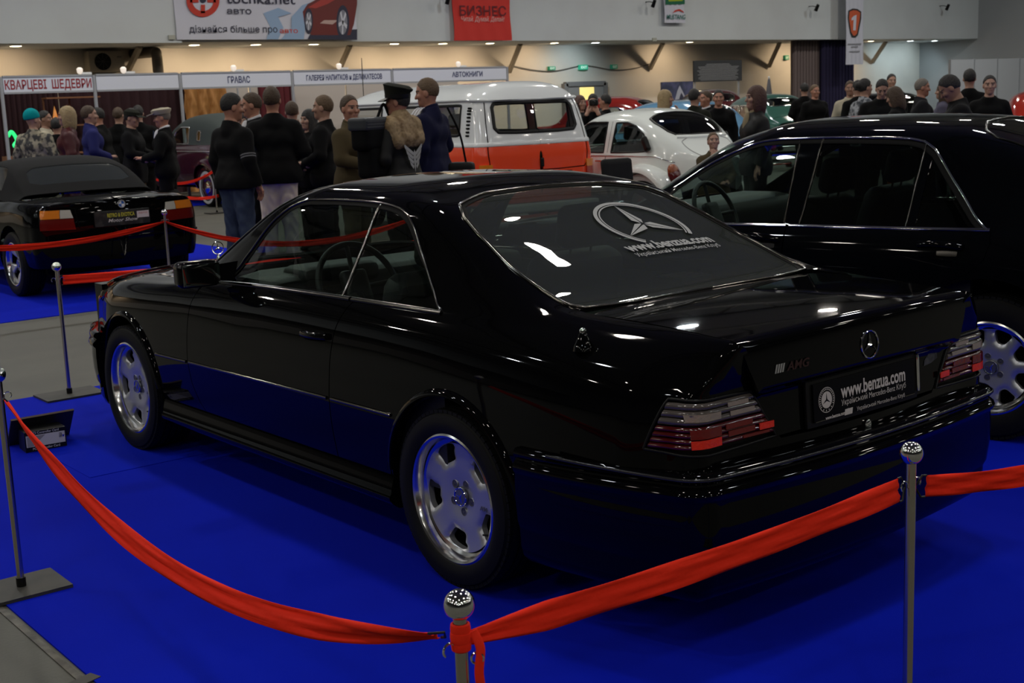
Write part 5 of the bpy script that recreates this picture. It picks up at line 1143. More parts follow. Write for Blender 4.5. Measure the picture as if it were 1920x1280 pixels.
    # plate and roundel
    p = S(*[np.array([k]) for k in S.inv('yz', .012, .715, (1, 6))])[0]; M = Matrix.Translation((p[0] - .012, 0, .725)) @ Matrix.Rotation(-PI / 2, 4, 'Z') @ Matrix.Rotation(PI / 2, 4, 'X')
    q = MB(); cushion(q, (0, 0, 0), (.55, .145, .016), .005); pl = q.move(M).build('number_plate', mat('show_plate', (.012, .012, .010), .35, noise=(12, (.05, .045, .035), .5, .7)), car)
    lettering('plate_lettering', 'RETRO & EXOTICA', .05, M @ Matrix.Translation((-.015, .012, .009)), mat('plate_yellow', (.55, .50, .04), .5), pl, .001, width=.27); lettering('plate_script', 'Motor Show', .045, M @ Matrix.Translation((0, -.035, .009)), PW_(), pl, .0004, width=.30, shear=.3)
    q = MB(); q.box((.205, .018, .009), (.12, .062, .003)); q.move(M).build('plate_sticker', mat('sticker_pale', (.60, .52, .52), .5), pl); lettering('sticker_lettering', 'АВТО', .02, M @ Matrix.Translation((.205, .022, .011)), mat('ink_red2', (.45, .05, .04), .7), pl, width=.09)
    q = MB(); k = 24
    for i in range(4):
        a = np.linspace(i * PI / 2, (i + 1) * PI / 2, 8); q.add([(0, 0, .001)] + [(.026 * math.cos(t), .026 * math.sin(t), .001) for t in a], [(0, j, j + 1) for j in range(1, 8)], i % 2)
    ring_mb(q, .033, .008, 32, 6, 2); q.move(M @ Matrix.Translation((.01, .128, -.015))).build('roundel', [mat('roundel_blue', (.03, .12, .42), .3), mat('roundel_white', (.7, .7, .7), .3), CHROME], car)
    for sd in (1, -1):
        q = MB(); cushion(q, (-.665, .28 * sd - .1, .40), (.03, .25, .06), .01); q.build('bumper_slot', DARK, car)
    q = MB(); q.box((1.0, 0, .25), (3.0, 1.3, .06)); q.box((1.85, 0, .55), (.1, 1.4, .55)); q.build('underbody', DARK, car); make_seat(car, .85, .36, .25, LEATHER); make_seat(car, .85, -.36, .25, LEATHER)
    return car
def PW_(): return mat('plate_white', (.60, .56, .52), .5)

def build_bus():
    d = 15.9; YV = math.radians(121); x0, y0 = car_frame(1012, 300, d, (-.98, 0), YV); car = thing('camper_van', 'orange and white camper van with louvred rear pillars, behind the talking men', 'van', x0, y0, .004, YV)
    xs = [-.9, -.3, .4, 1.2, 2.0, 2.8, 3.3]; n = len(xs); c = lambda v: [v] * n
    R = [(c(.80), c(.32)), (c(.85), c(.42)), (c(.86), c(.70)), (c(.86), c(.98)), (c(.85), c(1.10)), (c(.825), c(1.22)), (c(.80), c(1.40)), (c(.775), c(1.58)), (c(.755), c(1.68)), (c(.76), c(1.705)), (c(.73), c(1.77)), (c(.62), c(1.845)), (c(.36), c(1.89)), (c(0.0), c(1.90))]
    ins = [0, -.02, -.03, -.03, -.02, .0, .05, .11, .15, .14, .20, .34, .60, .80]; S = Body(xs, R, [(-.95 + i, r, .04) for i, r in zip(ins, [.2] * 8 + [.22] * 3 + [.3, .3, .1])], [(3.45 - i * 1.6, .35, .05) for i in ins])
    OG = mat('orange_paint', (.90, .080, .028), .14, coat=.4); WH = mat('cream_white_paint', (.76, .78, .78), .12, coat=.4)
    split = 4.55
    def tz(pts, lim=None): return [S.inv('xz', a, b, lim) for a, b in pts]
    tcut = lambda v: -.95 + .2
    # windows (t, v): three side windows, rear window
    wins = [[(.35, 5.35), (.35, 7.5), (-.45, 7.5), (-.45, 5.35)], [(1.55, 5.35), (1.55, 7.5), (.55, 7.5), (.55, 5.35)], [(2.55, 5.35), (2.55, 7.5), (1.75, 7.5), (1.75, 5.35)]]
    wins = [rounded(w_, .12) for w_ in wins]
    cy = lambda y: None
    rwp = [S.inv('yz', y, z, (4, 9)) for y, z in [(.002, 1.30), (.30, 1.30), (.54, 1.31), (.585, 1.36), (.565, 1.60), (.53, 1.645), (.30, 1.655), (.002, 1.655)]]
    tm = [S.inv('yz', .005, z, (0, 9.5))[0] for z in (.45, 1.0, 1.2, 1.28, 1.66, 1.69)]
    end = lambda v: float(np.interp(v, [0, 4, 6, 9, 13], [S.inv('yz', .005, z, None)[0] for z in (.36, 1.1, 1.4, 1.70, 1.86)]))
    up = [(3.3, split), (3.3, 9.0), (-.6, 9.0)] + [S.inv('yz', y, 1.70, (7, 9.6)) for y in (.5, .2, .002)] + rwp[::-1][:1]
    upper = [(3.3, split), (3.3, 13), (0.2, 13)] + [S.inv('xy', -.1, .5, (10, 13))][:0] 
    low = [(3.25, .5), (3.25, split)] + [(-.5, split)] + [S.inv('yz', y, 1.165, (3, 7)) for y in (.6, .3, .01)] + [S.inv('yz', y, .42, (0, 3)) for y in (.01, .4, .7)] + [(-.6, 1.0)] + tz([(.40, .42)]) + tz([(.40 * math.cos(a), .33 + .40 * math.sin(a)) for a in np.linspace(.3, PI - .3, 16)])[:0] + [(2.0, 1.0)]
    arch = tz([(.40 * math.cos(a), .33 + .40 * math.sin(a)) for a in np.linspace(PI - .25, .25, 18)]); arch2 = tz([(2.4 + .40 * math.cos(a), .33 + .40 * math.sin(a)) for a in np.linspace(PI - .25, .25, 18)])
    low = [(3.25, 1.0), (3.25, split), (-.5, split)] + [S.inv('yz', y, 1.165, (3, 7)) for y in (.6, .3, .002)] + [S.inv('yz', y, .45, (0, 3)) for y in (.002, .4, .7)] + tz([(-.6, .43)]) + arch + tz([(1.2, .43)]) + arch2
    panel('lower_body', S, [low], OG, car, .07, .3, both=True)
    belt = [(3.25, split + .03), (3.25, 8.95), (-.55, 8.95)] + [S.inv('yz', y, 1.688, (7, 9.6)) for y in (.5, .2, .002)] + rwp[::-1] + [S.inv('yz', y, 1.172, (3, 7)) for y in (.002, .3, .6)] + [(-.5, split + .03)]
    panel('upper_body', S, [belt] + wins, WH, car, .07, .3, both=True)
    q = MB(); L = [(-.80, .0), (-.80, .45), (-.62, .68), (-.45, .755), (3.0, .755), (3.25, .6), (3.30, 0)]
    # roof: rounded cap
    nx, ny = 44, 24; V = []; 
    for i in range(nx + 1):
        for j in range(ny + 1):
            x = -.86 + 4.10 * i / nx; a = -1 + 2 * j / ny; ex = min(1, max(0, (x + .86) / .5)); fx = min(1, max(0, (3.24 - x) / .9)); e_ = math.sqrt(max(0, 1 - (1 - ex) ** 2.4)) * math.sqrt(max(0, 1 - (1 - fx) ** 2.2)); hw = .765 * (.62 + .38 * math.sqrt(max(0, 1 - (1 - ex) ** 2.5))) * (.62 + .38 * math.sqrt(max(0, 1 - (1 - fx) ** 2.5))); V.append((x, hw * a, 1.692 + .225 * e_ * max(0, 1 - abs(a) ** 3.2) ** .75))
    F = [(i * (ny + 1) + j, (i + 1) * (ny + 1) + j, (i + 1) * (ny + 1) + j + 1, i * (ny + 1) + j + 1) for i in range(nx) for j in range(ny)]; mesh('roof', V, F, WH, car)
    trim('roof_gutter', S, [(3.2, 8.98), (-.55, 8.98)] + [S.inv('yz', y, 1.692, (7, 9.6)) for y in (.5, .2, .002)], .03, .022, WH, car, both=True)
    trim('waist_moulding', S, [(3.25, split + .01), (-.5, split + .01)] + [S.inv('yz', y, 1.168, (3, 7)) for y in (.6, .3, .002)], .05, .010, WH, car, both=True)
    for w_ in wins:
        for sd in (1, -1):
            p_ = panel('side_window', S, [w_], GLASSCLEAR, car, .07, .3, lift=-.006, side=sd, flange=0); trim('window_rubber', S, list(map(tuple, w_)) + [tuple(w_[0])], .035, .012, BLACKTRIM, p_, sd)
    p_ = panel('rear_window', S, [rwp], GLASSCLEAR, car, .07, .3, lift=-.006, both=True, flange=0); trim('window_rubber', S, rwp, .045, .014, BLACKTRIM, p_, both=True)
    # louvres on the rear pillars, tailgate seam, latch, hatch, lamps
    for sd in (1, -1):
        for k in range(9):
            v_ = 5.35 + k * .23; t_ = -.66; P, N = surf(S, np.array([t_]), np.array([v_])); q = MB(); cushion(q, P[0] * [1, sd, 1] + N[0] * [1, sd, 1] * .004, (.075, .02, .022), .006); q.build('louvre', DARK, car)
        lm = [S.inv('yz', y, z, (1, 4)) for y, z in ((.81, .60), (.81, .84), (.68, .84), (.68, .60))]; t = panel('tail_lamp', S, [lm], mat('bus_lamp_red', (.35, .02, .01), .2, coat=.5), car, .05, .2, lift=.025, side=sd, flange=.03)
        lm = [S.inv('yz', y, z, (1, 5)) for y, z in ((.81, .84), (.81, .93), (.68, .93), (.68, .84))]; panel('amber_lens', S, [lm], mat('amber_lens', (.75, .22, .02), .12), t, .05, .2, lift=.025, side=sd, flange=.03)
        trim('tailgate_seam', S, [S.inv('yz', y, z, (1, 9.5)) for y, z in ((.64, 1.665), (.70, 1.2), (.70, .90), (.66, .845), (.3, .835), (.012, .835))], .012, .003, DARK, car, sd); trim('engine_hatch_seam', S, [S.inv('yz', y, z, (1, 5)) for y, z in ((.012, .80), (.46, .80), (.48, .55))], .010, .003, DARK, car, sd)
        q = MB(); cushion(q, (-.99, .0 + .0 * sd, .38), (.12, 1.66, .12), .03); 
        for x in (0, 2.4): simple_wheel(car, (x, .70 * sd, .325), sd, .325, .19, .18)
    q.build('rear_bumper', mat('bumper_white', (.55, .55, .55), .3), car)
    P = S(*[np.array([k]) for k in S.inv('yz', .012, .93, (1, 6))])[0]; q = MB(); cushion(q, (P[0] - .015, 0, .925), (.03, .05, .11), .012); q.build('tailgate_latch', BLACKTRIM, car)
    q = MB(); q.box((1.2, 0, .42), (4.1, 1.5, .06)); q.box((1.2, 0, .9), (.1, 1.4, .5)); q.build('van_floor', DARK, car); make_seat(car, 2.1, .4, .6, LEATHER); make_seat(car, 2.1, -.4, .6, LEATHER)
    q = MB(); cushion(q, (.3, 0, .85), (.6, 1.3, .25), .06); cushion(q, (-.05, 0, 1.1), (.16, 1.3, .4), .06); q.build('rear_bench', mat('bench_green', (.02, .10, .07), .8), car)
    q = MB().tube([(2.9, .5, 1.72), (2.55, .66, 2.35)], .006, 5); q.build('aerial', BLACKTRIM, car)
    return car

def build_beetle():
    d = 15.7; x0, y0 = car_frame(1280, 318, d, (-.70, .60), math.radians(122)); car = thing('rounded_car', 'small white rounded car with bulging fenders and an amber and red tail lamp', 'car', x0, y0, .004, math.radians(122))
    xs = [-.75, -.55, -.30, 0, .35, .70, 1.10, 1.45, 1.70, 1.95, 2.3, 2.75]; n = len(xs); c = lambda v: [v] * n
    R = [(c(.60), c(.25)), ([.30, .44, .56, .64, .68, .69, .69, .69, .68, .66, .58, .36], c(.40)), ([.30, .46, .60, .68, .71, .72, .72, .72, .70, .68, .58, .34], c(.60)), ([.29, .45, .60, .68, .715, .725, .725, .72, .70, .67, .56, .30], [.78, .80] + [.80] * 9 + [.72]),
         ([.27, .43, .585, .665, .70, .71, .71, .705, .685, .64, .52, .26], [.85, .92, .92, .92, .92, .92, .92, .915, .91, .905, .89, .78]), ([.25, .41, .56, .645, .68, .69, .69, .685, .67, .60, .46, .23], [.87, .965, 1.0, .985, .975, .97, .965, .96, .955, .945, .92, .795]),
         ([.22, .38, .52, .60, .625, .63, .63, .635, .65, .56, .42, .20], [.885, .985, 1.09, 1.17, 1.19, 1.195, 1.19, 1.15, .985, .96, .93, .805]), ([.19, .35, .47, .535, .56, .565, .565, .58, .62, .52, .38, .17], [.895, 1.0, 1.145, 1.29, 1.365, 1.385, 1.37, 1.255, 1.01, .97, .937, .812]),
         ([.15, .30, .39, .44, .46, .465, .465, .49, .56, .46, .32, .14], [.90, 1.012, 1.18, 1.345, 1.435, 1.455, 1.435, 1.30, 1.03, .98, .944, .818]), ([.08, .18, .22, .25, .26, .26, .26, .27, .32, .26, .18, .08], [.905, 1.022, 1.205, 1.385, 1.485, 1.502, 1.475, 1.335, 1.06, .992, .952, .822]), (c(0.0), [.907, 1.025, 1.212, 1.395, 1.495, 1.512, 1.485, 1.345, 1.07, .996, .955, .824])]
    S = Body(xs, R, [(-.95, .08, .05), (-.96, .08, .05), (-.95, .08, .05), (-.92, .08, .05), (-.88, .06, .03), (-.86, .05, .02)] + [(-.85, .04, .01)] * 5, [(2.9, .1, .05)] * 11)
    W_ = mat('beetle_white', (.80, .83, .79), .10, coat=.4); xz = lambda p, lim=None: [S.inv('xz', a, b, lim) for a, b in p]
    qw = xz([(.62, .965), (.615, 1.34), (.40, 1.345), (.22, 1.30), (.05, 1.20), (-.04, 1.08), (-.03, .99), (.1, .955)], (5, 8)); dw = xz([(1.62, .965), (1.42, 1.22), (1.28, 1.33), (1.05, 1.35), (.80, 1.352), (.78, .965)], (5, 8))
    rw = [(.17, 10), (.16, 9), (.10, 8.0), (-.02, 7.75), (-.22, 7.85), (-.31, 8.2), (-.345, 9), (-.35, 10)]
    ws = [(1.34, 10), (1.33, 9), (1.36, 8), (1.55, 7.6), (1.66, 7.6), (1.72, 8), (1.76, 9), (1.78, 10)]
    sh = [(-.80, 2), (-.80, 5), (-.80, 10), (-.35, 10)] + rw[::-1][1:] + ws + [(2.7, 10), (2.7, 6), (2.7, 2), (1.8, 1.2), (.6, 1.2), (-.4, 1.2)]
    panel('body_shell', S, [sh, qw, dw], W_, car, .05, .25, both=True)
    for sd in (1, -1):
        for nm, o_ in (('quarter_window', qw), ('door_window', dw)): p_ = panel(nm, S, [o_], GLASS, car, .06, .3, lift=-.005, side=sd, flange=0); trim('window_rubber', S, list(o_) + [o_[0]], .022, .008, BLACKTRIM, p_, sd)
        trim('belt_moulding', S, xz([(1.75, .925), (1.0, .928), (.2, .930), (-.2, .92), (-.45, .85)], (3, 5.2)), .014, .008, CHROME, car, sd); trim('door_gap', S, xz([(.71, .92), (.70, .6), (.70, .40)], (1, 5)), .010, .003, DARK, car, sd); trim('door_gap', S, [S.inv('xz', .70, .97, (5, 8)), S.inv('xz', .70, 1.36, (5, 8.2))], .010, .003, mat('beetle_seam', (.3, .3, .3), .6), car, sd)
        q = MB(); P, N = surf(S, np.array([S.inv('xz', .82, .86, (2, 5))[0]]), np.array([S.inv('xz', .82, .86, (2, 5))[1]])); cushion(q, P[0] * [1, sd, 1] + N[0] * [1, sd, 1] * .02, (.15, .02, .025), .008); q.build('door_handle', CHROME, car)
        q = MB(); cushion(q, (-.07, .66 * sd, 1.08), (.10, .06, .20), .03, 0, Matrix.Rotation(.5, 4, 'Y')); q.build('air_vent', BLACKTRIM, car)
        # fenders: bulging arches over the wheels
        for cx, nm, r in ((0, 'rear_fender', .46), (2.40, 'front_fender', .47)):
            V = []; F = []; na, nb = 30, 12; 
            for a in range(na + 1):
                th = PI * (-.02 + 1.04 * a / na)
                for b in range(nb + 1):
                    f = b / nb; rr = r * (1.02 - .20 * f ** 3) * (1 + .10 * math.sin(th)); yy = .50 + .285 * math.sin(f * PI / 2) ** .8 * (.55 + .45 * math.sin(max(.0, min(PI, th))) ** .6); V.append((cx + rr * math.cos(th) * (1.22 if (th > PI / 2) == (cx < 1) else 1.08), yy * sd, .30 + rr * math.sin(th) * 1.05))
            F = [(a * (nb + 1) + b, (a + 1) * (nb + 1) + b, (a + 1) * (nb + 1) + b + 1, a * (nb + 1) + b + 1) for a in range(na) for b in range(nb)]
            if sd < 0: F = [f[::-1] for f in F]
            fd = mesh(nm, V, [f[::-1] for f in F], W_, car)
            q = MB().lathe([(.0, .52), (.40, .52), (.40, .72)], 30, (cx, 0, .32), 'y'); 
            if sd < 0: q.move(Matrix.Scale(-1, 4, (0, 1, 0)))
            V2 = np.concatenate(q.V); V2[:, 2] = np.maximum(V2[:, 2], .12); q.V = [V2]; q.build('wheel_housing', DARK, car); simple_wheel(car, (cx, .64 * sd, .315), sd, .315, .19, .165)
        q = MB().ball((0, 0, 0), (.075, .085, .125), 20).move(Matrix.Translation((-.585, .635 * sd, .715)) @ Matrix.Rotation(.40, 4, 'Y')); tl = q.build('tail_lamp', mat('beetle_lamp_red', (.085, .006, .005), .15, coat=.6), car)
        q = MB().ball((0, 0, .045), (.066, .076, .086), 20).move(Matrix.Translation((-.592, .645 * sd, .722)) @ Matrix.Rotation(.40, 4, 'Y')); q.build('amber_lens', mat('beetle_lamp_amber', (.24, .05, .008), .15, coat=.6), tl)
        trim('engine_lid_seam', S, [(-.37, 9.2), (-.42, 7.8), (-.60, 6.6), (-.78, 5.5)], .012, .004, mat('beetle_seam', (.3, .3, .3), .6), car, sd)
        MB().box((1.2, .74 * sd, .28), (1.5, .16, .05)).build('running_board', BLACKTRIM, car)
        make_seat(car, .95, .32 * sd, .38, LEATHER)
    p_ = panel('rear_window', S, [rw], GLASSDARK, car, .05, .25, lift=-.004, both=True, flange=0); trim('window_rubber', S, rw, .03, .008, BLACKTRIM, p_, both=True); panel('windscreen', S, [ws], GLASS, car, .05, .25, lift=-.004, both=True, flange=0)
    V = [(-.38 - .07 * a, .22 * b * (1 - .12 * a), 1.18 - .055 * a + .01) for a in range(5) for b in (-1, 0, 1)]
    strip('engine_lid_lip', np.array([S(np.array([-.385 + .05 * abs(b) ** 2]), np.array([9.9 - abs(b) * 2.0]))[0] * [1, 1 if b >= 0 else -1, 1] for b in np.linspace(-1, 1, 15)]), np.tile([-.45, 0, .9], (15, 1)), .06, .02, W_, car)
    q = MB(); cushion(q, (-1.06, 0, .42), (.08, 1.5, .14), .03); q.build('rear_bumper', CHROME, car); q = MB(); q.box((.9, 0, .3), (3.2, 1.1, .08)); q.build('car_floor', DARK, car); q = MB(); cushion(q, (.15, 0, .75), (.3, 1.15, .5), .07); q.build('rear_bench', LEATHER, car)
    return car

OX = [-.85, -.6, -.3, 0, .4, .8, 1.2, 1.6, 1.9, 2.2, 2.6, 3.1]
def build_old(label, name, u, v, d, loc, paint, top=None, wall=None, hs=1.0, yaw=CARYAW, cat='car', soft=False, fins=True):
    """rounded old saloon; top = colour of a cloth roof"""
    n = len(OX); c = lambda v_: [v_ * 1.0] * n; K = hs
    R = [([.45, .6, .68] + [.70] * 7 + [.6, .4], c(.28)), ([.50, .66, .76] + [.78] * 6 + [.74, .62, .42], c(.45)), ([.50, .67, .78] + [.80] * 6 + [.76, .62, .42], c(.65)), ([.46, .63, .75] + [.785] * 6 + [.72, .56, .38], [.84, .86] + [.86] * 8 + [.86, .84]),
         ([.40, .56, .69, .735, .74, .74, .74, .735, .72, .62, .46, .32], [.93, .98, .99, .985, .98, .98, .98, .98, .98, .98, .97, .94]), ([.36, .50, .63, .68, .69, .69, .69, .69, .69, .56, .42, .29], [.96, 1.02, 1.06, 1.06, 1.06, 1.06, 1.055, 1.05, 1.02, 1.0, .985, .95]),
         ([.32, .44, .55, .60, .625, .63, .63, .64, .66, .5, .38, .26], [.98, 1.07, 1.22, 1.33, 1.37, 1.375, 1.37, 1.30, 1.05, 1.012, .992, .956]), ([.26, .36, .45, .50, .52, .525, .525, .54, .6, .42, .32, .22], [.99, 1.10, 1.29, 1.44, 1.51, 1.52, 1.50, 1.38, 1.07, 1.02, .998, .96]),
         ([.14, .2, .25, .28, .29, .29, .29, .3, .34, .24, .18, .12], [1.0, 1.125, 1.335, 1.50, 1.58, 1.59, 1.57, 1.43, 1.09, 1.03, 1.005, .965]), (c(0.0), [1.003, 1.13, 1.345, 1.512, 1.595, 1.605, 1.582, 1.44, 1.095, 1.033, 1.007, .967])]
    R = [(y, [z * K for z in zz]) for y, zz in R]; S = Body(OX, R, [(-1.05, .12, .08)] * 4 + [(-.98, .08, .04)] * 6, [(3.35, .12, .06)] * 10)
    x0, y0 = car_frame(u, v, d, loc, yaw); car = thing(name, label, cat, x0, y0, .007, yaw); xz = lambda p, lim=None: [S.inv('xz', a, b * K, lim) for a, b in p]
    w1 = xz([(.78, 1.08), (.78, 1.36), (.35, 1.37), (.08, 1.27), (.02, 1.10)], (5, 7)); w2 = xz([(1.60, 1.07), (1.45, 1.30), (1.25, 1.37), (.88, 1.37), (.88, 1.08)], (5, 7)); rw = [(-.02, 9), (-.02, 7.9), (-.08, 7.55), (-.26, 7.6), (-.30, 8), (-.31, 9)]; ws = [(1.50, 9), (1.50, 8), (1.56, 7.3), (1.80, 7.1), (1.90, 8), (1.92, 9)]
    if soft: w1 = rounded(xz([(.52, 1.13), (.52, 1.30), (.40, 1.30), (.40, 1.13)], (5, 7)), .2)
    lower = [(-.9, .5), (-.9, 4.6), (-.9, 9), (-.62, 9), (-.62, 6), (-.5, 5.0), (0, 5.0), (1.75, 5.0), (1.92, 6.8), (1.95, 9), (3.15, 9), (3.2, 5), (3.2, .5), (1, .5)]
    upper = [(-.61, 9), (-.61, 6), (-.49, 5.02), (0, 5.02), (1.74, 5.02), (1.90, 6.9), (1.80, 7.1), (1.56, 7.3), (1.50, 8), (1.50, 9), (-.02, 9), (-.02, 7.9), (-.08, 7.55), (-.26, 7.6), (-.30, 8), (-.31, 9)]
    panel('body_shell', S, [lower], paint, car, .07, .3, both=True); panel('roof', S, [upper, w1, w2], top or paint, car, .07, .3, both=True)
    for sd in (1, -1):
        for nm, o_ in (('rear_side_window', w1), ('door_window', w2)): p_ = panel(nm, S, [o_], GLASSCLEAR if not soft else GLASS, car, .08, .3, lift=-.005, side=sd, flange=0); trim('window_frame', S, list(map(tuple, o_)) + [tuple(o_[0])], .025, .008, CHROME, p_, sd)
        trim('waist_moulding', S, xz([(2.9, .93), (1.0, .95), (-.5, .95)], (2, 5)), .02, .012, CHROME, car, sd)
        for cx in (0, 2.75):
            V = []; na, nb = 24, 8
            for a in range(na + 1):
                th = PI * (-.02 + 1.04 * a / na)
                for b in range(nb + 1):
                    f = b / nb; rr = .50 * (1.03 - .22 * f ** 3); V.append((cx + rr * math.cos(th) * 1.2, (.52 + .37 * math.sin(f * PI / 2) ** .8 * (.6 + .4 * math.sin(max(0, min(PI, th))) ** .6)) * sd, .34 + rr * math.sin(th) * 1.05))
            F = [(a * (nb + 1) + b, (a + 1) * (nb + 1) + b, (a + 1) * (nb + 1) + b + 1, a * (nb + 1) + b + 1) for a in range(na) for b in range(nb)]; mesh('fender', V, F if sd < 0 else [f[::-1] for f in F], paint, car)
            simple_wheel(car, (cx, .72 * sd, .345), sd, .345, .215, .17, wall, .11, paint)
        q = MB().ball((-.93, .55 * sd, .78), (.05, .06, .09), 14); q.build('tail_lamp', mat('old_lamp_red', (.3, .015, .01), .2, coat=.5), car)
        q = MB().ball((3.22, .45 * sd, .80), (.08, .10, .10), 14); q.build('headlamp', CHROME, car)
    panel('rear_window', S, [rw], GLASSCLEAR, car, .08, .3, lift=-.005, both=True, flange=0); panel('windscreen', S, [ws], GLASSCLEAR, car, .08, .3, lift=-.005, both=True, flange=0); trim('rear_window_frame', S, rw, .025, .008, CHROME if not soft else top, car, both=True)
    q = MB(); cushion(q, (-1.14, 0, .46), (.07, 1.5, .13), .03); q.build('rear_bumper', CHROME, car); q = MB(); q.box((1.1, 0, .36), (3.6, 1.3, .08)); q.build('car_floor', DARK, car); q = MB(); cushion(q, (.35, 0, .75), (.3, 1.2, .5), .08); cushion(q, (1.2, 0, .75), (.25, 1.2, .5), .08); q.build('bench_seats', LEATHER, car)
    return car
def all_cars():
    build_saloon(); build_roadster(); build_bus(); build_beetle()
    P = lambda nm, c: mat(nm, c, .12, coat=.4)
    build_old('maroon old car with grey cloth roof, behind the man in the white cap', 'vintage_car', 388, 350, 23.6, (0, .80), P('maroon_paint', (.035, .006, .016)), mat('grey_cloth_roof', (.035, .045, .043), .85), mat('white_wall', (.45, .45, .46), .6), 1.04, soft=True)
    g = build_old('dark green rounded old car with a spare wheel on its tail beside the grey curtain', 'vintage_car', 1500, 222, 27.5, (-1.1, 0), P('bottle_green', (.028, .085, .066)), None, mat('pale_wall', (.30, .34, .32), .6), 1.0, yaw=math.radians(100))
    q = simple_wheel(g, (0, 0, 0), 1, .31, .20, .14, mat('pale_wall', (.30, .34, .32), .6), .10, P('bottle_green', (.02, .06, .05))); q.name = 'spare_wheel'; q.location = (-1.18, -.16, 1.02); q.rotation_euler = (0, 0, PI / 2)
    build_old('pale blue rounded old car behind the man in the white shirt', 'vintage_car', 1400, 240, 21.0, (-.9, 0), P('sky_blue_paint', (.12, .27, .44)), None, None, .98, yaw=CARYAW - .1)
    build_old('red rounded old car behind the photographer', 'vintage_car', 1235, 215, 29.5, (-.4, 0), P('signal_red', (.20, .014, .012)), None, None, 1.05, yaw=math.radians(150))
    build_old('bright red old car at the right edge behind the saloon roof', 'vintage_car', 1985, 215, 17.5, (-.9, 0), P('bright_red_paint', (.36, .022, .012)), None, None, .96, yaw=math.radians(70))
    build_old('black rounded car with a lit red lamp behind the grey-haired man', 'vintage_car', 1712, 190, 29.5, (-.9, .3), BLACK, None, None, .95, yaw=math.radians(105))
    build_old('maroon tall van under the dark notice board', 'vintage_van', 1364, 190, 31.5, (-.9, 0), P('wine_paint', (.05, .006, .008)), None, None, 1.10, yaw=math.radians(95), cat='van')
# ---------------------------------------------------------------- people: smooth bodies grown from a skeleton
def nets(val, lo, h):
    """smooth closed surface through the zero level of a sampled field"""
    s = val < 0; nx, ny, nz = s.shape
    c = np.zeros((nx - 1, ny - 1, nz - 1), np.int8)
    for i in (0, 1):
        for j in (0, 1):
            for k in (0, 1): c += s[i:nx - 1 + i, j:ny - 1 + j, k:nz - 1 + k]
    act = (c > 0) & (c < 8); ids = np.full(c.shape, -1, np.int64); I = np.argwhere(act); ids[act] = np.arange(len(I))
    acc = np.zeros((len(I), 3)); cnt = np.zeros(len(I))
    cor = [(i, j, k) for i in (0, 1) for j in (0, 1) for k in (0, 1)]
    for a in cor:
        for ax in range(3):
            if a[ax]: continue
            b = list(a); b[ax] = 1; va = val[I[:, 0] + a[0], I[:, 1] + a[1], I[:, 2] + a[2]]; vb = val[I[:, 0] + b[0], I[:, 1] + b[1], I[:, 2] + b[2]]
            x = (va < 0) != (vb < 0); t = np.where(x, va / np.where(x, va - vb, 1), 0)
            p = np.tile(np.array(a, float), (len(I), 1)); p[:, ax] += t; acc += np.where(x[:, None], p, 0); cnt += x
    V = lo + h * (I + acc / np.maximum(cnt, 1)[:, None]); F = []
    for ax in range(3):
        u, w_ = [(1, 2), (2, 0), (0, 1)][ax]
        n = [slice(None)] * 3; n[ax] = slice(0, -1); m_ = [slice(None)] * 3; m_[ax] = slice(1, None)
        a, b = s[tuple(n)], s[tuple(m_)]; E = np.argwhere(a != b)
        ok = (E[:, u] > 0) & (E[:, w_] > 0) & (E[:, u] < s.shape[u] - 1) & (E[:, w_] < s.shape[w_] - 1); E = E[ok]
        if not len(E): continue
        fl = a[tuple(E.T)]; q = []
        for du, dw in ((-1, -1), (0, -1), (0, 0), (-1, 0)):
            e = E.copy(); e[:, u] += du; e[:, w_] += dw; q.append(ids[tuple(e.T)])
        Q = np.stack(q, 1); Q[~fl] = Q[~fl][:, ::-1]; F.append(Q)
    return V, (np.concatenate(F) if F else np.zeros((0, 4), int))
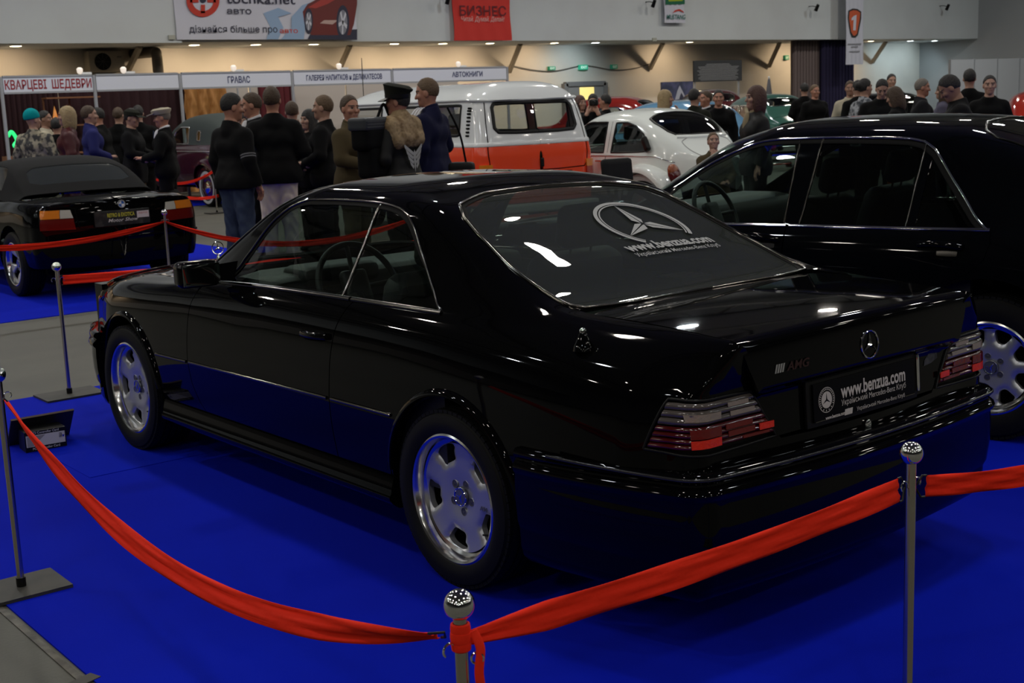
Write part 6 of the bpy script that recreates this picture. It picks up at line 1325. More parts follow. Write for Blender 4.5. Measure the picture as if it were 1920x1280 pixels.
class Field:
    """smooth union of tapered capsules and ellipsoids"""
    def __init__(s): s.P = []; s.cuts = []; s.subs = []
    def cap(s, a, b, r0, r1=None, k=.03): s.P.append(('c', np.array(a, float), np.array(b, float), r0, r0 if r1 is None else r1, k)); return s
    def ell(s, c, r, k=.02, R=None): s.P.append(('e', np.array(c, float), np.array(r, float), R, 0, k)); return s
    def cut(s, p, n): s.cuts.append((np.array(p, float), np.array(n, float))); return s
    def sub(s, c, r): s.subs.append((np.array(c, float), np.array(r, float))); return s
    def mesh(s, h, infl=0.0):
        lo = np.full(3, 9.0); hi = -lo
        for q in s.P:
            if q[0] == 'c': rr = max(q[3], q[4]) + infl; lo = np.minimum(lo, np.minimum(q[1], q[2]) - rr); hi = np.maximum(hi, np.maximum(q[1], q[2]) + rr)
            else: rr = q[2].max() + infl; lo = np.minimum(lo, q[1] - rr); hi = np.maximum(hi, q[1] + rr)
        lo -= 3 * h; hi += 3 * h; n = np.ceil((hi - lo) / h).astype(int) + 1
        G = [lo[i] + h * np.arange(n[i]) for i in range(3)]; val = np.full(n, .2)
        for q in s.P:
            k = q[5]
            if q[0] == 'c': mn = np.minimum(q[1], q[2]) - max(q[3], q[4]); mx = np.maximum(q[1], q[2]) + max(q[3], q[4])
            else: mn = q[1] - q[2].max(); mx = q[1] + q[2].max()
            mg = .06 + k + infl; sl = tuple(slice(max(0, int((mn[i] - mg - lo[i]) / h)), min(n[i], int((mx[i] + mg - lo[i]) / h) + 2)) for i in range(3))
            X, Y, Z = np.meshgrid(*[G[i][sl[i]] for i in range(3)], indexing='ij'); p = np.stack([X, Y, Z], -1)
            if q[0] == 'c':
                ba = q[2] - q[1]; t = np.clip(((p - q[1]) @ ba) / max(ba @ ba, 1e-9), 0, 1); d = np.linalg.norm(p - q[1] - t[..., None] * ba, axis=-1) - (q[3] + (q[4] - q[3]) * t)
            else:
                v = p - q[1]
                if q[3] is not None: v = v @ np.array(q[3].to_3x3())
                l = np.linalg.norm(v / q[2], axis=-1); d = (l - 1) * np.linalg.norm(v, axis=-1) / np.maximum(l, .2)
            o = val[sl]; hh = np.clip(.5 + .5 * (o - d) / k, 0, 1); val[sl] = o * (1 - hh) + d * hh - k * hh * (1 - hh)
        val = val - infl
        if s.cuts or s.subs:
            X, Y, Z = np.meshgrid(*G, indexing='ij'); p = np.stack([X, Y, Z], -1)
            for c, r in s.subs:
                l = np.linalg.norm((p - c) / r, axis=-1); val = np.maximum(val, -(l - 1) * r.min())
            for c, nn in s.cuts: val = np.maximum(val, (p - c) @ nn)
        return nets(val, lo, h)
SKINS = [mat('skin_pale', (.36, .20, .14), .55), mat('skin_ruddy', (.36, .165, .105), .55), mat('skin_tan', (.27, .14, .09), .55)]
FEAT = [mat('eye_dark', (.012, .010, .010), .3), mat('lip_colour', (.25, .11, .085), .5), mat('brow_dark', (.075, .042, .03), .8), mat('eye_white', (.20, .15, .125), .5)]
def cloth(name, col, rough=.85, **k): return mat('cloth_' + name, col, rough, spec=.12 if rough > .7 else .25, bump=(9, .30), **k)
CL = dict(black=cloth('black', (.0028, .0028, .003)), softblack=cloth('soft_black', (.005, .005, .0056)), leather=cloth('black_leather', (.004, .004, .004), .62), navy=cloth('navy', (.007, .008, .030)), royal=cloth('royal', (.018, .02, .10)),
          jeans=cloth('jeans', (.030, .042, .075), noise=(7, (.05, .068, .11), .4, .7)), white=cloth('off_white', (.66, .56, .49)), olive=cloth('olive', (.062, .047, .024)), khaki=cloth('khaki', (.10, .08, .05)), maroon=cloth('maroon_leather', (.055, .009, .011), .45),
          camo=cloth('patterned', (.05, .05, .05), noise=(13, (.30, .27, .20), .44, .56)), greycamo=cloth('grey_pattern', (.06, .065, .075), noise=(16, (.30, .31, .33), .45, .55)), cream=cloth('cream', (.36, .32, .24)), shirt=cloth('shirt', (.55, .55, .58)), beige=cloth('beige', (.26, .21, .13)),
          dgreen=cloth('dark_green', (.012, .013, .009)), grey=cloth('grey', (.05, .05, .06)), blue=cloth('bright_blue', (.02, .07, .32)), lilac=cloth('lilac', (.08, .075, .11)), floral=cloth('floral', (.22, .012, .012), noise=(14, (.36, .25, .04), .47, .56)), darkgrey=cloth('dark_grey', (.009, .009, .011)), fur=cloth('fur', (.33, .24, .14), noise=(11, (.16, .105, .055), .38, .62)), teal=cloth('teal', (.0, .23, .25)), lime=cloth('lime', (.45, .6, .03)))
HAIRS = dict(dark=mat('hair_dark', (.010, .008, .007), .7, bump=(70, .6)), brown=mat('hair_brown', (.050, .028, .014), .7, bump=(70, .6)), light=mat('hair_light_brown', (.10, .06, .03), .7, bump=(70, .6)), blonde=mat('hair_blonde', (.27, .19, .09), .6, bump=(70, .6)), auburn=mat('hair_auburn', (.055, .018, .010), .6, bump=(70, .6)), grey=mat('hair_grey', (.14, .12, .10), .7, bump=(70, .6)))
ARMS = {'down': ((-.03, .245, 1.17), (.05, .25, .93), (.09, .24, .84)), 'belly': ((-.02, .27, 1.17), (.20, .12, 1.08), (.27, .05, 1.10)), 'hip': ((-.10, .36, 1.20), (.06, .20, 1.05), (.10, .13, 1.02)), 'hold': ((.04, .25, 1.18), (.27, .17, 1.12), (.35, .12, 1.15)),
        'face': ((.14, .22, 1.20), (.20, .09, 1.43), (.17, .045, 1.55)), 'camera': ((.17, .20, 1.25), (.22, .07, 1.52), (.20, .03, 1.60)), 'back': ((-.12, .26, 1.18), (-.14, .10, 1.00), (-.15, .02, .99)), 'reach': ((.16, .24, 1.22), (.36, .20, 1.02), (.44, .17, .97)), 'pocket': ((-.06, .27, 1.15), (.06, .20, .97), (.07, .16, .90))}
def person(label, u, v, D, face, top='black', legs='darkgrey', hair='dark', style='short', arms=('down', 'down'), skin=0, head=0.0, nod=0.0, res=1, build=1.0, hem=.82, lean=0.0, collar=None, group=None, shirt=None, h=None, skirt=False, belt=False):
    P = at(u, v, D); Hh = float(P[2]) if h is None else h; S = Hh / 1.785; res_h = {0: .012, 1: .017, 2: .024}[res]
    ang = math.radians(face); root = thing('person', label, 'person', float(P[0]), float(P[1]), .004, ang, group)
    root.scale = (S, S, S)
    Ln = math.tan(math.radians(lean))
    def B(p): return np.array([p[0] + max(0, p[2] - .95) * Ln, p[1], p[2]])
    M = Matrix.Translation(tuple(B((-.005, 0, 1.54)))) @ Matrix.Rotation(math.radians(head), 4, 'Z') @ Matrix.Rotation(math.radians(nod + lean * .5), 4, 'Y')
    def Hd(x, y, z): return np.array(M @ Vector((x + .005, y, z - 1.54)))
    Mr = M
    w = build
    arm = []
    for sd, nm in ((1, arms[0]), (-1, arms[1])):
        e, wr, hd = [B((q[0], q[1] * sd * (1 if q is not ARMS[nm][0] else w), q[2])) for q in ARMS[nm]]; arm.append((B((-.005, .183 * sd * w, 1.392)), e, wr, hd, sd))
    def torso(f, k=.07):
        f.cap(B((0, -.085 * w, .955)), B((0, .085 * w, .955)), .105 * w, k=k); f.cap(B((0, -.07 * w, 1.10)), B((0, .07 * w, 1.10)), .098 * w, k=k); f.cap(B((.012, -.085 * w, 1.30)), B((.012, .085 * w, 1.30)), .112 * w, k=k); [f.cap(B((-.008, .02 * q, 1.452)), B((-.005, .155 * q * w, 1.392)), .056, .052, k=.05) for q in (1, -1)]; f.cap(B((-.01, 0, 1.44)), B((-.008, 0, 1.52)), .070, .056, k=.04); return f
    def limbs(f, inf=0):
        for sh, e, wr, hd, sd in arm: f.cap(sh, e, .056 * w, .044, k=.04); f.cap(e, wr, .043, .033, k=.02)
    def leg(f, inf=0):
        for sd in (1, -1):
            f.cap((0, .088 * sd, .92), (.015, .098 * sd, .50), .088 * w, .060, k=.05); f.cap((.015, .098 * sd, .50), (-.02, .105 * sd, .10), .057, .043, k=.03)
    # body: one surface (limbs, torso, neck) with finely grown head and hands joined to it
    bf = torso(Field()); limbs(bf); leg(bf)
    for sd in (1, -1): bf.cap((-.03, .105 * sd, .06), (.13, .12 * sd, .035), .038, .028, k=.03)
    bf.cap(B((-.01, 0, 1.46)), Hd(-.01, 0, 1.58), .058, .052, k=.03)
    VV, FF = bf.mesh(.026)
    parts = [(VV, FF)]
    hf = Field(); hr = {0: .0065, 1: .0095, 2: .013}[res]
    hf.ell(Hd(-.004, 0, 1.682), (.099, .077, .104), R=Mr, k=.02); hf.ell(Hd(.028, 0, 1.615), (.066, .056, .070), R=Mr, k=.03); hf.cap(Hd(.062, 0, 1.565), Hd(.070, 0, 1.572), .026, k=.03)
    hf.cap(Hd(.092, 0, 1.672), Hd(.112, 0, 1.634), .009, .013, k=.012); hf.cap(Hd(.086, -.036, 1.690), Hd(.086, .036, 1.690), .010, k=.012); hf.cap(Hd(.088, -.018, 1.600), Hd(.088, .018, 1.600), .009, k=.008)
    for sd in (1, -1): hf.ell(Hd(-.005, .078 * sd, 1.655), (.022, .010, .034), R=Mr, k=.008); hf.ell(Hd(.07, .042 * sd, 1.640), (.022, .022, .020), R=Mr, k=.02); hf.sub(Hd(.101, .033 * sd, 1.668), np.array([.015, .016, .011]))
    hf.cap(B((-.012, 0, 1.46)), Hd(-.012, 0, 1.60), .057, .052, k=.03)
    hv, hq = hf.mesh(hr); parts.append((hv, hq))
    for sh, e, wr, hd, sd in arm:
        f = Field(); d = hd - wr; d /= np.linalg.norm(d); up = np.array([0, 0, 1.0]) if abs(d[2]) < .8 else np.array([1.0, 0, 0]); sdv = np.cross(d, up); sdv /= np.linalg.norm(sdv); nv = np.cross(sdv, d)
        f.cap(wr - d * .06, wr, .033, .028, k=.02); f.cap(wr + d * .01 - sdv * .018, wr + d * .07 - sdv * .026, .020, .017, k=.02); f.cap(wr + d * .01 + sdv * .018, wr + d * .07 + sdv * .026, .020, .017, k=.02)
        for q, ln in zip((-.030, -.010, .010, .029), (.062, .074, .070, .054)):
            a = wr + d * .082 + sdv * q; b = a + d * ln * .55 + nv * -.008; c = b + d * ln * .40 - nv * .026; f.cap(a, b, .0095, .009, k=.006); f.cap(b, c, .009, .0078, k=.004)
        th = -sdv * sd; a = wr + d * .02 + th * .03; b = a + d * .03 + th * .026 - nv * .01; f.cap(a, b, .012, .011, k=.012); f.cap(b, b + d * .028 + th * .004 - nv * .012, .0105, .009, k=.006)
        parts.append(f.mesh({0: .0055, 1: .008, 2: .011}[res]))
    V = np.concatenate([p[0] for p in parts]); off = 0; F = []
    for p in parts: F += [tuple(int(i) + off for i in q) for q in p[1]]; off += len(p[0])
    n0 = len(parts[0][1]); n1 = len(parts[1][1]); idx = np.zeros(len(F), np.int32)
    cen = hv[hq].mean(1); loc = (np.array((Mr.inverted()).to_3x3()) @ (cen - np.array(Mr.translation)).T).T + [-.005, 0, 1.54]
    x, y, z = loc.T; e_ = np.zeros(len(loc), np.int32); fr = x > .055
    e_[fr & (abs(abs(y) - .033) < .015) & (abs(z - 1.668) < .008)] = 4; e_[fr & (abs(abs(y) - .033) < .0075) & (abs(z - 1.668) < .0075)] = 1
    e_[fr & (abs(abs(y) - .034) < .026) & (abs(z - 1.692) < .0065)] = 3; e_[fr & (abs(y) < .026) & (abs(z - 1.600) < .0085)] = 2
    idx[n0:n0 + n1] = e_
    body = mesh('body', V, F, [SKINS[skin], *FEAT], root, True, idx=idx)
    # clothes
    jf = torso(Field()); limbs(jf)
    jf.cap(B((0, -.085 * w, hem + .05)), B((0, .085 * w, hem + .05)), .112 * w, k=.08); jf.cap(B((0, -.088 * w, .95)), B((0, .088 * w, .95)), .112 * w, k=.06)
    for sh, e, wr, hd, sd in arm:
        d = (hd - wr) / np.linalg.norm(hd - wr); jf.cuts.append  # sleeves stop at the wrist
    jf.cut((0, 0, hem), (0, 0, -1)); jf.cut(B((-.015, 0, 1.53)), (.30, 0, 1))
    jv, jq = jf.mesh(res_h, .022)
    # sleeve ends
    keep = np.ones(len(jq), bool); cj = jv[jq].mean(1)
    for sh, e, wr, hd, sd in arm:
        d = (hd - wr) / np.linalg.norm(hd - wr); keep &= ~((((cj - wr) @ d) > -.005) & (np.linalg.norm(cj - wr, axis=1) < .085))
    # folds
    ph = rnd.random() * 9; nrm = np.sin(jv[:, 2] * 42 + 3 * np.sin(jv[:, 1] * 17 + ph)) * np.cos(jv[:, 0] * 21 + ph) ; jv = jv * [1 + 0, 1, 1]; jv[:, 0] += nrm * .0018; jv[:, 1] += nrm * .0016
    topm = CL[top] if isinstance(top, str) else top
    if skirt: pass
    jo = mesh('jacket', jv, jq[keep], topm, body, True)
    tf = Field(); leg(tf); tf.cap((0, -.085 * w, .945), (0, .085 * w, .945), .098 * w, k=.05); tf.cut((0, 0, .985), (0, 0, 1)); tf.cut((0, 0, .045), (0, 0, -1))
    tv_, tq = tf.mesh(res_h, .018); ph = rnd.random() * 9
    tv_[:, 0] += .004 * np.sin(tv_[:, 2] * 46 + 4 * np.sin(tv_[:, 1] * 25 + ph)); mesh('trousers', tv_, tq, CL[legs], body, True)
    for sd in (1, -1):
        sf = Field(); sf.cap((-.045, .105 * sd, .055), (.14, .125 * sd, .040), .046, .036, k=.03); sf.cap((-.035, .105 * sd, .10), (-.03, .105 * sd, .06), .045, .046, k=.03); sf.cut((0, 0, .0), (0, 0, -1)); a, b = sf.mesh(.02); mesh('shoe', a, b, CL['leather'], body, True)
    if collar or shirt:
        cf = Field(); cf.cap(B((-.012, 0, 1.485)), B((-.01, 0, 1.535)), .074, .068, k=.02); cf.cut(B((0, 0, 1.545)), (.35, 0, 1)); a, b = cf.mesh(res_h * .8, .004); mesh('collar', a, b, CL[collar or shirt], body, True)
    if shirt:
        sf = Field(); sf.ell(B((.085, 0, 1.36)), (.062, .050, .15), k=.02); a, b = sf.mesh(res_h * .8); mesh('shirt_front', a, b, CL[shirt], body, True)
    if style != 'bald':
        g = Field(); g.ell(Hd(-.012, 0, 1.692), (.103, .081, .106), R=Mr, k=.02)
        nrm = np.array(Mr.to_3x3() @ Vector((.80, 0, -.60))); 
        if style == 'short':
                g.cut(Hd(.056, 0, 1.730), nrm); g.cut(Hd(-.10, 0, 1.615), np.array(Mr.to_3x3() @ Vector((.3, 0, -1))))
                for sd in (1, -1): g.sub(Hd(.025, .092 * sd, 1.632), np.array([.060, .04, .062]))
        elif style == 'bun': g.cut(Hd(.045, 0, 1.705), nrm); g.ell(Hd(-.12, 0, 1.70), (.045, .045, .045), R=Mr)
        else:
            dz = .13 if style == 'bob' else .27
            g.ell(Hd(-.045, 0, 1.66 - dz * .45), (.078, .090, .10 + dz * .5), R=Mr, k=.05)
            for sd in (1, -1): g.ell(Hd(.015, .070 * sd, 1.64 - dz * .3), (.042, .028, .07 + dz * .35), R=Mr, k=.03)
            g.sub(Hd(.125, 0, 1.625), np.array([.085, .060, .085]))
        a, b = g.mesh(hr * 1.0, .003); a = a + np.random.default_rng(3).normal(0, hr * .16, a.shape); mesh('hair', a, b, HAIRS[hair], body, True)
    return root, body, Hd, B, Mr, arm
def headwear(body, kind, Hd, Mr, m, m2=None):
    q = MB(); T = Matrix.Translation(tuple(Hd(-.005, 0, 1.70))) @ Mr.to_3x3().to_4x4()
    if kind == 'beanie': g = Field(); g.ell(Hd(-.02, 0, 1.715), (.118, .098, .115), R=Mr); g.cut(Hd(0, 0, 1.685), np.array(Mr.to_3x3() @ Vector((.15, 0, -1)))); a, b = g.mesh(.009); return mesh('beanie', a, b, m, body)
    if kind == 'flat': # flat cap
        q.lathe([(.0, .085), (.085, .082), (.122, .060), (.118, .035), (.105, .015), (.10, .0)][::-1], 28); q.V[-1][:, 0] *= 1.15
        q.add([(.10, -.08, .02), (.19, -.05, .0), (.205, 0, -.003), (.19, .05, .0), (.10, .08, .02), (.10, -.08, .032), (.19, -.05, .012), (.205, 0, .009), (.19, .05, .012), (.10, .08, .032)], [(0, 1, 2, 3, 4), (9, 8, 7, 6, 5), (0, 5, 6, 1), (1, 6, 7, 2), (2, 7, 8, 3), (3, 8, 9, 4)])
        return q.move(T @ Matrix.Translation((.0, 0, .01))).build('flat_cap', m, body)
    if kind == 'peaked':
        q.lathe([(.0, .112), (.09, .112), (.132, .092), (.128, .080), (.108, .035), (.104, -.005)][::-1], 36)
        V = q.V[-1]; V[:, 2] += np.where(V[:, 2] > .05, .035 * np.clip(V[:, 0] / .15, -1, 1), 0); V[:, 0] *= 1.08; V[:, 0] -= np.where(V[:, 2] > .07, .015, 0)
        c = q.move(T @ Matrix.Translation((.0, 0, .005))).build('peaked_cap', m, body)
        q = MB(); A = np.linspace(-1.05, 1.05, 13); V = [(r * math.cos(a) * 1.06, r * math.sin(a), z) for a in A for r, z in ((.100, -.002), (.172, -.030), (.172, -.024), (.100, .006))]
        F = [(k * 4 + j, (k + 1) * 4 + j, (k + 1) * 4 + (j + 1) % 4, k * 4 + (j + 1) % 4) for k in range(12) for j in range(4)]; q.add(V, F); q.move(T).build('cap_visor', BLACKTRIM, c)
        q = MB().lathe([(.107, -.004), (.110, .03)][::-1], 36); q.V[-1][:, 0] *= 1.08; q.move(T).build('cap_band', m2 or BLACKTRIM, c); return c
    if kind == 'ball':
        q.lathe([(.0, .095), (.06, .085), (.10, .05), (.104, .0)][::-1], 28); q.V[-1][:, 0] *= 1.1
        A = np.linspace(-.7, .7, 9); V = [(r * math.cos(a) * 1.1, r * math.sin(a), z) for a in A for r, z in ((.10, .012), (.185, -.005), (.185, .0), (.10, .018))]; F = [(k * 4 + j, (k + 1) * 4 + j, (k + 1) * 4 + (j + 1) % 4, k * 4 + (j + 1) % 4) for k in range(8) for j in range(4)]; q.add(V, F)
        return q.move(T).build('baseball_cap', m, body)
def all_people():
    pr = person
    A = {}
    # --- the talking group behind the coupe
    b = pr('person in black sweater with grey sleeve stripes and blue jeans, seen from behind', 430, 177, 12.7, 52, 'softblack', 'jeans', 'dark', arms=('down', 'down'), res=0, head=-25, nod=8, hem=.90, skin=1, build=.98); strp(b, -1)
    pr('smiling person in dark suit and white shirt facing the man with striped sleeves', 472, 176, 14.4, 200, 'darkgrey', 'black', 'brown', arms=('hip', 'down'), res=0, head=-12, nod=6, shirt='shirt', hem=.78, skin=1)
    pr('person in black jacket and off-white trousers with back to the camera', 508, 165, 13.5, 100, 'softblack', 'white', 'brown', arms=('hip', 'belly'), res=0, head=-12, hem=.86, skin=1, build=1.04)
    pr('person in red and yellow flowered dress half hidden between two men', 452, 212, 15.4, -70, 'floral', 'black', 'dark', 'bob', arms=('belly', 'belly'), res=1, hem=.6)
    pr('person with cropped brown hair in dark jacket farther back in the group', 546, 192, 16.2, 100, 'darkgrey', 'black', 'brown', arms=('down', 'face'), res=1)
    pr('dark-haired person with pale face peering between two black jackets', 577, 207, 15.2, 210, 'black', 'black', 'dark', 'long', arms=('belly', 'belly'), res=0, head=20)
    pr('person in black jacket with short fair hair in left profile beside the olive jacket', 604, 181, 14.0, 172, 'softblack', 'darkgrey', 'light', arms=('belly', 'pocket'), res=0, hem=.84, build=1.05)
    b = pr('person in olive brown jacket turned towards the capped man', 655, 181, 12.7, -28, 'olive', 'khaki', 'brown', arms=('down', 'hold'), res=0, head=-22, hem=.74, collar='olive', skin=1, build=1.07)
    b = pr('person in a dark peaked cap and a fur-shouldered leather vest with winged emblem', 744, 166, 11.9, 150, 'leather', 'black', 'dark', arms=('belly', 'hold'), res=0, head=18, hem=.70, skin=1, build=1.06)
    root, body, Hd, B, Mr, arm = b
    headwear(body, 'peaked', Hd, Mr, CL['dgreen'], BLACKTRIM)
    f = Field(); f.cap(B((-.02, -.155, 1.44)), B((-.02, .155, 1.44)), .105, k=.05); f.cap(B((-.06, -.14, 1.34)), B((-.06, .14, 1.34)), .10, k=.05); f.cap(B((-.01, 0, 1.46)), B((-.02, 0, 1.53)), .085, k=.05); a, q = f.mesh(.011); a = a + np.random.default_rng(5).normal(0, .0022, a.shape); mesh('fur_collar', a, q, CL['fur'], body)
    f = Field(); f.cap(B((.05, .16, 1.30)), B((.05, .18, .82)), .055, .045, k=.03); a, q = f.mesh(.012); a = a + np.random.default_rng(6).normal(0, .002, a.shape); mesh('fur_strip', a, q, CL['fur'], body)
    # winged emblem on the back: shield and two wings, thin metal pieces
    EM = mat('emblem_silver', (.42, .42, .40), .45, .4); q = MB()
    def on_back(y, z): return (-.146 - .010 * math.cos(y * 9) + .03 * abs(y), y, z)
    for s_ in (1, -1):
        for k in range(4):
            y0, z0 = .015, 1.215 - .04 * k; q.add([on_back(s_ * y0, z0), on_back(s_ * (.150 - .024 * k), z0 + .085 - .012 * k), on_back(s_ * (.135 - .024 * k), z0 + .040 - .01 * k), on_back(s_ * (y0 + .012), z0 - .026)], [(0, 1, 2, 3), (3, 2, 1, 0)])
    q.add([on_back(0, 1.24), on_back(.022, 1.20), on_back(.012, 1.10), on_back(0, 1.04), on_back(-.012, 1.10), on_back(-.022, 1.20)], [tuple(range(6)), tuple(range(6))[::-1]]); q.build('winged_emblem', EM, body, False)
    b = pr('person in navy tracksuit jacket with white shoulder stripes in left profile', 803, 149, 12.7, 158, 'navy', 'navy', 'light', arms=('down', 'belly'), res=0, head=14, nod=8, hem=.84, collar='navy', skin=1, build=1.05)
    root, body, Hd, B, Mr, arm = b
    for k in range(3):
        P = []
        for t in np.linspace(0, 1, 12): P.append(B((.025 + .028 * k - .012 + .03 * t, .075 + .15 * t, 1.513 - .005 * t - .11 * t * t)))
        P = np.array(P); strip('white_stripe', P + np.array([0, .012, .016]), np.tile([.25, .35, .9], (12, 1)) / 1.0, .013, .006, mat('stripe_white', (.6, .6, .65), .7), body)
    # --- group at the booths, from the left
    b = pr('person in teal knit hat and multicoloured patterned jacket', 60, 209, 18.4, 75, 'camo', 'khaki', 'blonde', 'bald', arms=('belly', 'belly'), res=1, head=-25, build=1.1); headwear(b[1], 'beanie', b[2], b[4], CL['teal'])
    pr('person in cream shirt and dark vest with glasses-dark brows behind the teal hat', 83, 209, 20.3, 0, 'cream', 'black', 'dark', arms=('belly', 'down'), res=2, skin=2)
    pr('blonde person in maroon leather jacket in left profile', 123, 201, 17.7, 195, 'maroon', 'jeans', 'blonde', 'bob', arms=('down', 'belly'), res=1, build=1.1, collar='black')
    pr('person in dark coat bending behind the blonde person', 105, 222, 19.3, 90, 'black', 'black', 'dark', arms=('belly', 'belly'), res=2)
    pr('person in royal blue hooded top in right profile', 166, 200, 18.5, 25, 'royal', 'darkgrey', 'brown', arms=('down', 'belly'), res=1, collar='royal', build=1.05)
    pr('person in black leaning forward with ruddy face beside the blue hooded top', 192, 203, 20.2, 175, 'black', 'black', 'dark', arms=('belly', 'reach'), res=2, lean=8, skin=1)
    pr('short-haired person in black facing the wine curtain', 221, 203, 21.3, 80, 'black', 'black', 'brown', arms=('down', 'down'), res=2)
    b = pr('person in dark green baseball cap and black jacket holding a white paper', 243, 205, 17.9, -5, 'softblack', 'khaki', 'dark', arms=('hold', 'hold'), res=1, head=-5, nod=10, hem=.76); headwear(b[1], 'ball', b[2], b[4], CL['dgreen']); held(b, 'paper_sheet', 'white paper sheet held by the person in the dark green cap', 'paper', (.30, .02, 1.17), (.012, .16, .26), mat('paper_white', (.55, .54, .52), .7), .5)
    pr('person in black seen from behind between the two capped people', 258, 199, 21.0, 95, 'black', 'black', 'dark', arms=('down', 'down'), res=2, build=1.05)
    b = pr('person in white flat cap, blue tie and long black coat in left profile', 304, 204, 17.4, 182, 'black', 'black', 'grey', 'short', arms=('hold', 'belly'), res=1, head=6, nod=6, shirt='shirt', hem=.52, skin=1, build=1.08); headwear(b[1], 'flat', b[2], b[4], CL['cream'])
    q = MB(); q.add([b[3]((.143, -.012, 1.49)), b[3]((.143, .012, 1.49)), b[3]((.155, .026, 1.25)), b[3]((.152, 0, 1.21)), b[3]((.155, -.026, 1.25))], [(0, 1, 2, 3, 4), (4, 3, 2, 1, 0)]); q.build('blue_tie', mat('tie_blue', (.06, .10, .22), .6), b[1], False)
    # --- around the beetle and the far cars
    b = pr('photographer in black jacket with a camera at the face above the small white car', 1112, 177, 20.2, -98, 'black', 'black', 'dark', arms=('camera', 'camera'), res=1, nod=14); held(b, 'camera', 'black camera held up by the photographer behind the small white car', 'camera', (.20, .02, 1.60), (.09, .14, .10), BLACKTRIM, 0); 
    pr('person with pink face half hidden behind the photographer', 1134, 178, 21.6, 150, 'black', 'black', 'dark', arms=('down', 'down'), res=2, skin=1)
    pr('person in brown fur-like hat hair by the lit grey door', 1088, 180, 21, -60, 'darkgrey', 'black', 'auburn', 'bob', arms=('down', 'down'), res=2)
    pr('long-haired blonde person in bright blue top with hand at the mouth', 1248, 170, 18.8, -10, 'blue', 'jeans', 'blonde', 'long', arms=('down', 'face'), res=1)
    pr('person in dark green jacket with back turned beside the white shirt', 1302, 168, 19.3, 50, 'dgreen', 'black', 'dark', arms=('belly', 'belly'), res=1, build=1.05)
    pr('person in black jacket open over a white shirt near the pale blue car', 1323, 172, 20.2, 205, 'black', 'black', 'brown', arms=('down', 'hold'), res=1, shirt='shirt', skin=1)
    pr('person in black top with a pale chest badge facing the camera', 1347, 170, 19.6, -95, 'black', 'jeans', 'dark', arms=('down', 'down'), res=1, skin=1)
    pr('small child in olive striped sweater with hand raised to the face', 1338, 250, 13.2, -80, 'olive', 'darkgrey', 'light', arms=('belly', 'face'), res=0, nod=-12, head=-10)
    b = pr('auburn-haired person in black leather jacket over a beige top in left profile', 1416, 163, 13.7, 188, 'leather', 'black', 'auburn', 'bob', arms=('down', 'pocket'), res=0, head=6, shirt='beige', collar='beige', build=1.05)
    pr('person in black facing the grey mauve curtain', 1508, 157, 26.5, 90, 'black', 'black', 'dark', arms=('belly', 'belly'), res=2)
    pr('balding person in black jacket in front of the grey mauve curtain', 1528, 160, 24.6, -70, 'black', 'black', 'light', arms=('down', 'down'), res=2, build=1.1, skin=1)
    pr('person with brown hair and cream sleeves at the edge of the navy curtain', 1594, 153, 21.8, -100, 'cream', 'black', 'brown', arms=('down', 'down'), res=2, skin=2)
    pr('dark-haired person in lime and black behind the grey patterned jacket', 1608, 152, 21.2, 100, 'black', 'black', 'dark', arms=('down', 'down'), res=2)
    pr('dark-haired person in grey patterned jacket in right profile', 1622, 149, 18.8, 20, 'greycamo', 'black', 'dark', 'bun', arms=('belly', 'hold'), res=1, build=1.1)
    b = pr('person in black with head bent over a bright blue leaflet', 1653, 148, 17.6, -100, 'black', 'black', 'dark', arms=('hold', 'hold'), res=1, nod=28, build=1.12); held(b, 'leaflet', 'bright blue open leaflet in the hands of the person in black', 'leaflet', (.30, .06, 1.22), (.30, .40, .012), mat('leaflet_blue', (.02, .11, .36), .6), -.5)
    pr('brown-haired person in black bending beside the blue leaflet', 1683, 163, 16.3, 150, 'black', 'floral', 'brown', 'bob', arms=('belly', 'hold'), res=1, nod=20, build=1.08)
    pr('tall person far off against the grey wall right of the number banner', 1672, 140, 25.5, -90, 'softblack', 'black', 'dark', arms=('down', 'down'), res=2)
    pr('grey-haired person in dark jacket in right profile', 1728, 149, 18.6, -10, 'darkgrey', 'black', 'grey', arms=('down', 'hold'), res=1, build=1.15, skin=1, nod=6)
    pr('long-haired brown person in lilac top left of the big black jacket', 1768, 157, 19.4, 160, 'lilac', 'jeans', 'brown', 'long', arms=('down', 'down'), res=1)
    pr('broad person in black jacket with head bent down, largest at the right', 1808, 137, 12.8, 165, 'softblack', 'black', 'dark', arms=('belly', 'hold'), res=0, nod=32, lean=6, build=1.22, skin=2)
    pr('person whose dark head shows behind the broad black jacket', 1818, 131, 18.4, 80, 'black', 'black', 'dark', arms=('down', 'down'), res=2)
    pr('person in black with face towards the camera beside the white partition', 1856, 143, 16.8, -105, 'black', 'black', 'dark', arms=('belly', 'belly'), res=1)
    # black chair by the small white car
    x, y, z = at(1157, 318, 12.9); t = thing('office_chair', 'black chair with rounded padded back beside the small white car', 'chair', x, y, .004, math.radians(-60)); zt = float(at(1157, 301, 12.9)[2])
    q = MB(); cushion(q, (.0, 0, zt - .13), (.07, .36, .30), .035, 0, Matrix.Rotation(-.12, 4, 'Y')); q.build('back', CL['leather'], t); q = MB(); cushion(q, (.24, 0, .46), (.44, .42, .09), .035); q.build('seat', CL['leather'], t); MB().tube([(.02, 0, .44), (-.03, 0, .55), (-.02, 0, zt - .15)], .02, 8).build('back_stem', BLACKTRIM, t); MB().tube([(.24, 0, .10), (.24, 0, .44)], .025, 10).build('post', BLACKTRIM, t)
    for k in range(5): MB().tube([(.24, 0, .11), (.24 + .27 * math.cos(k * 1.2566), .27 * math.sin(k * 1.2566), .035)], [.022, .016], 8).build('leg', BLACKTRIM, t)
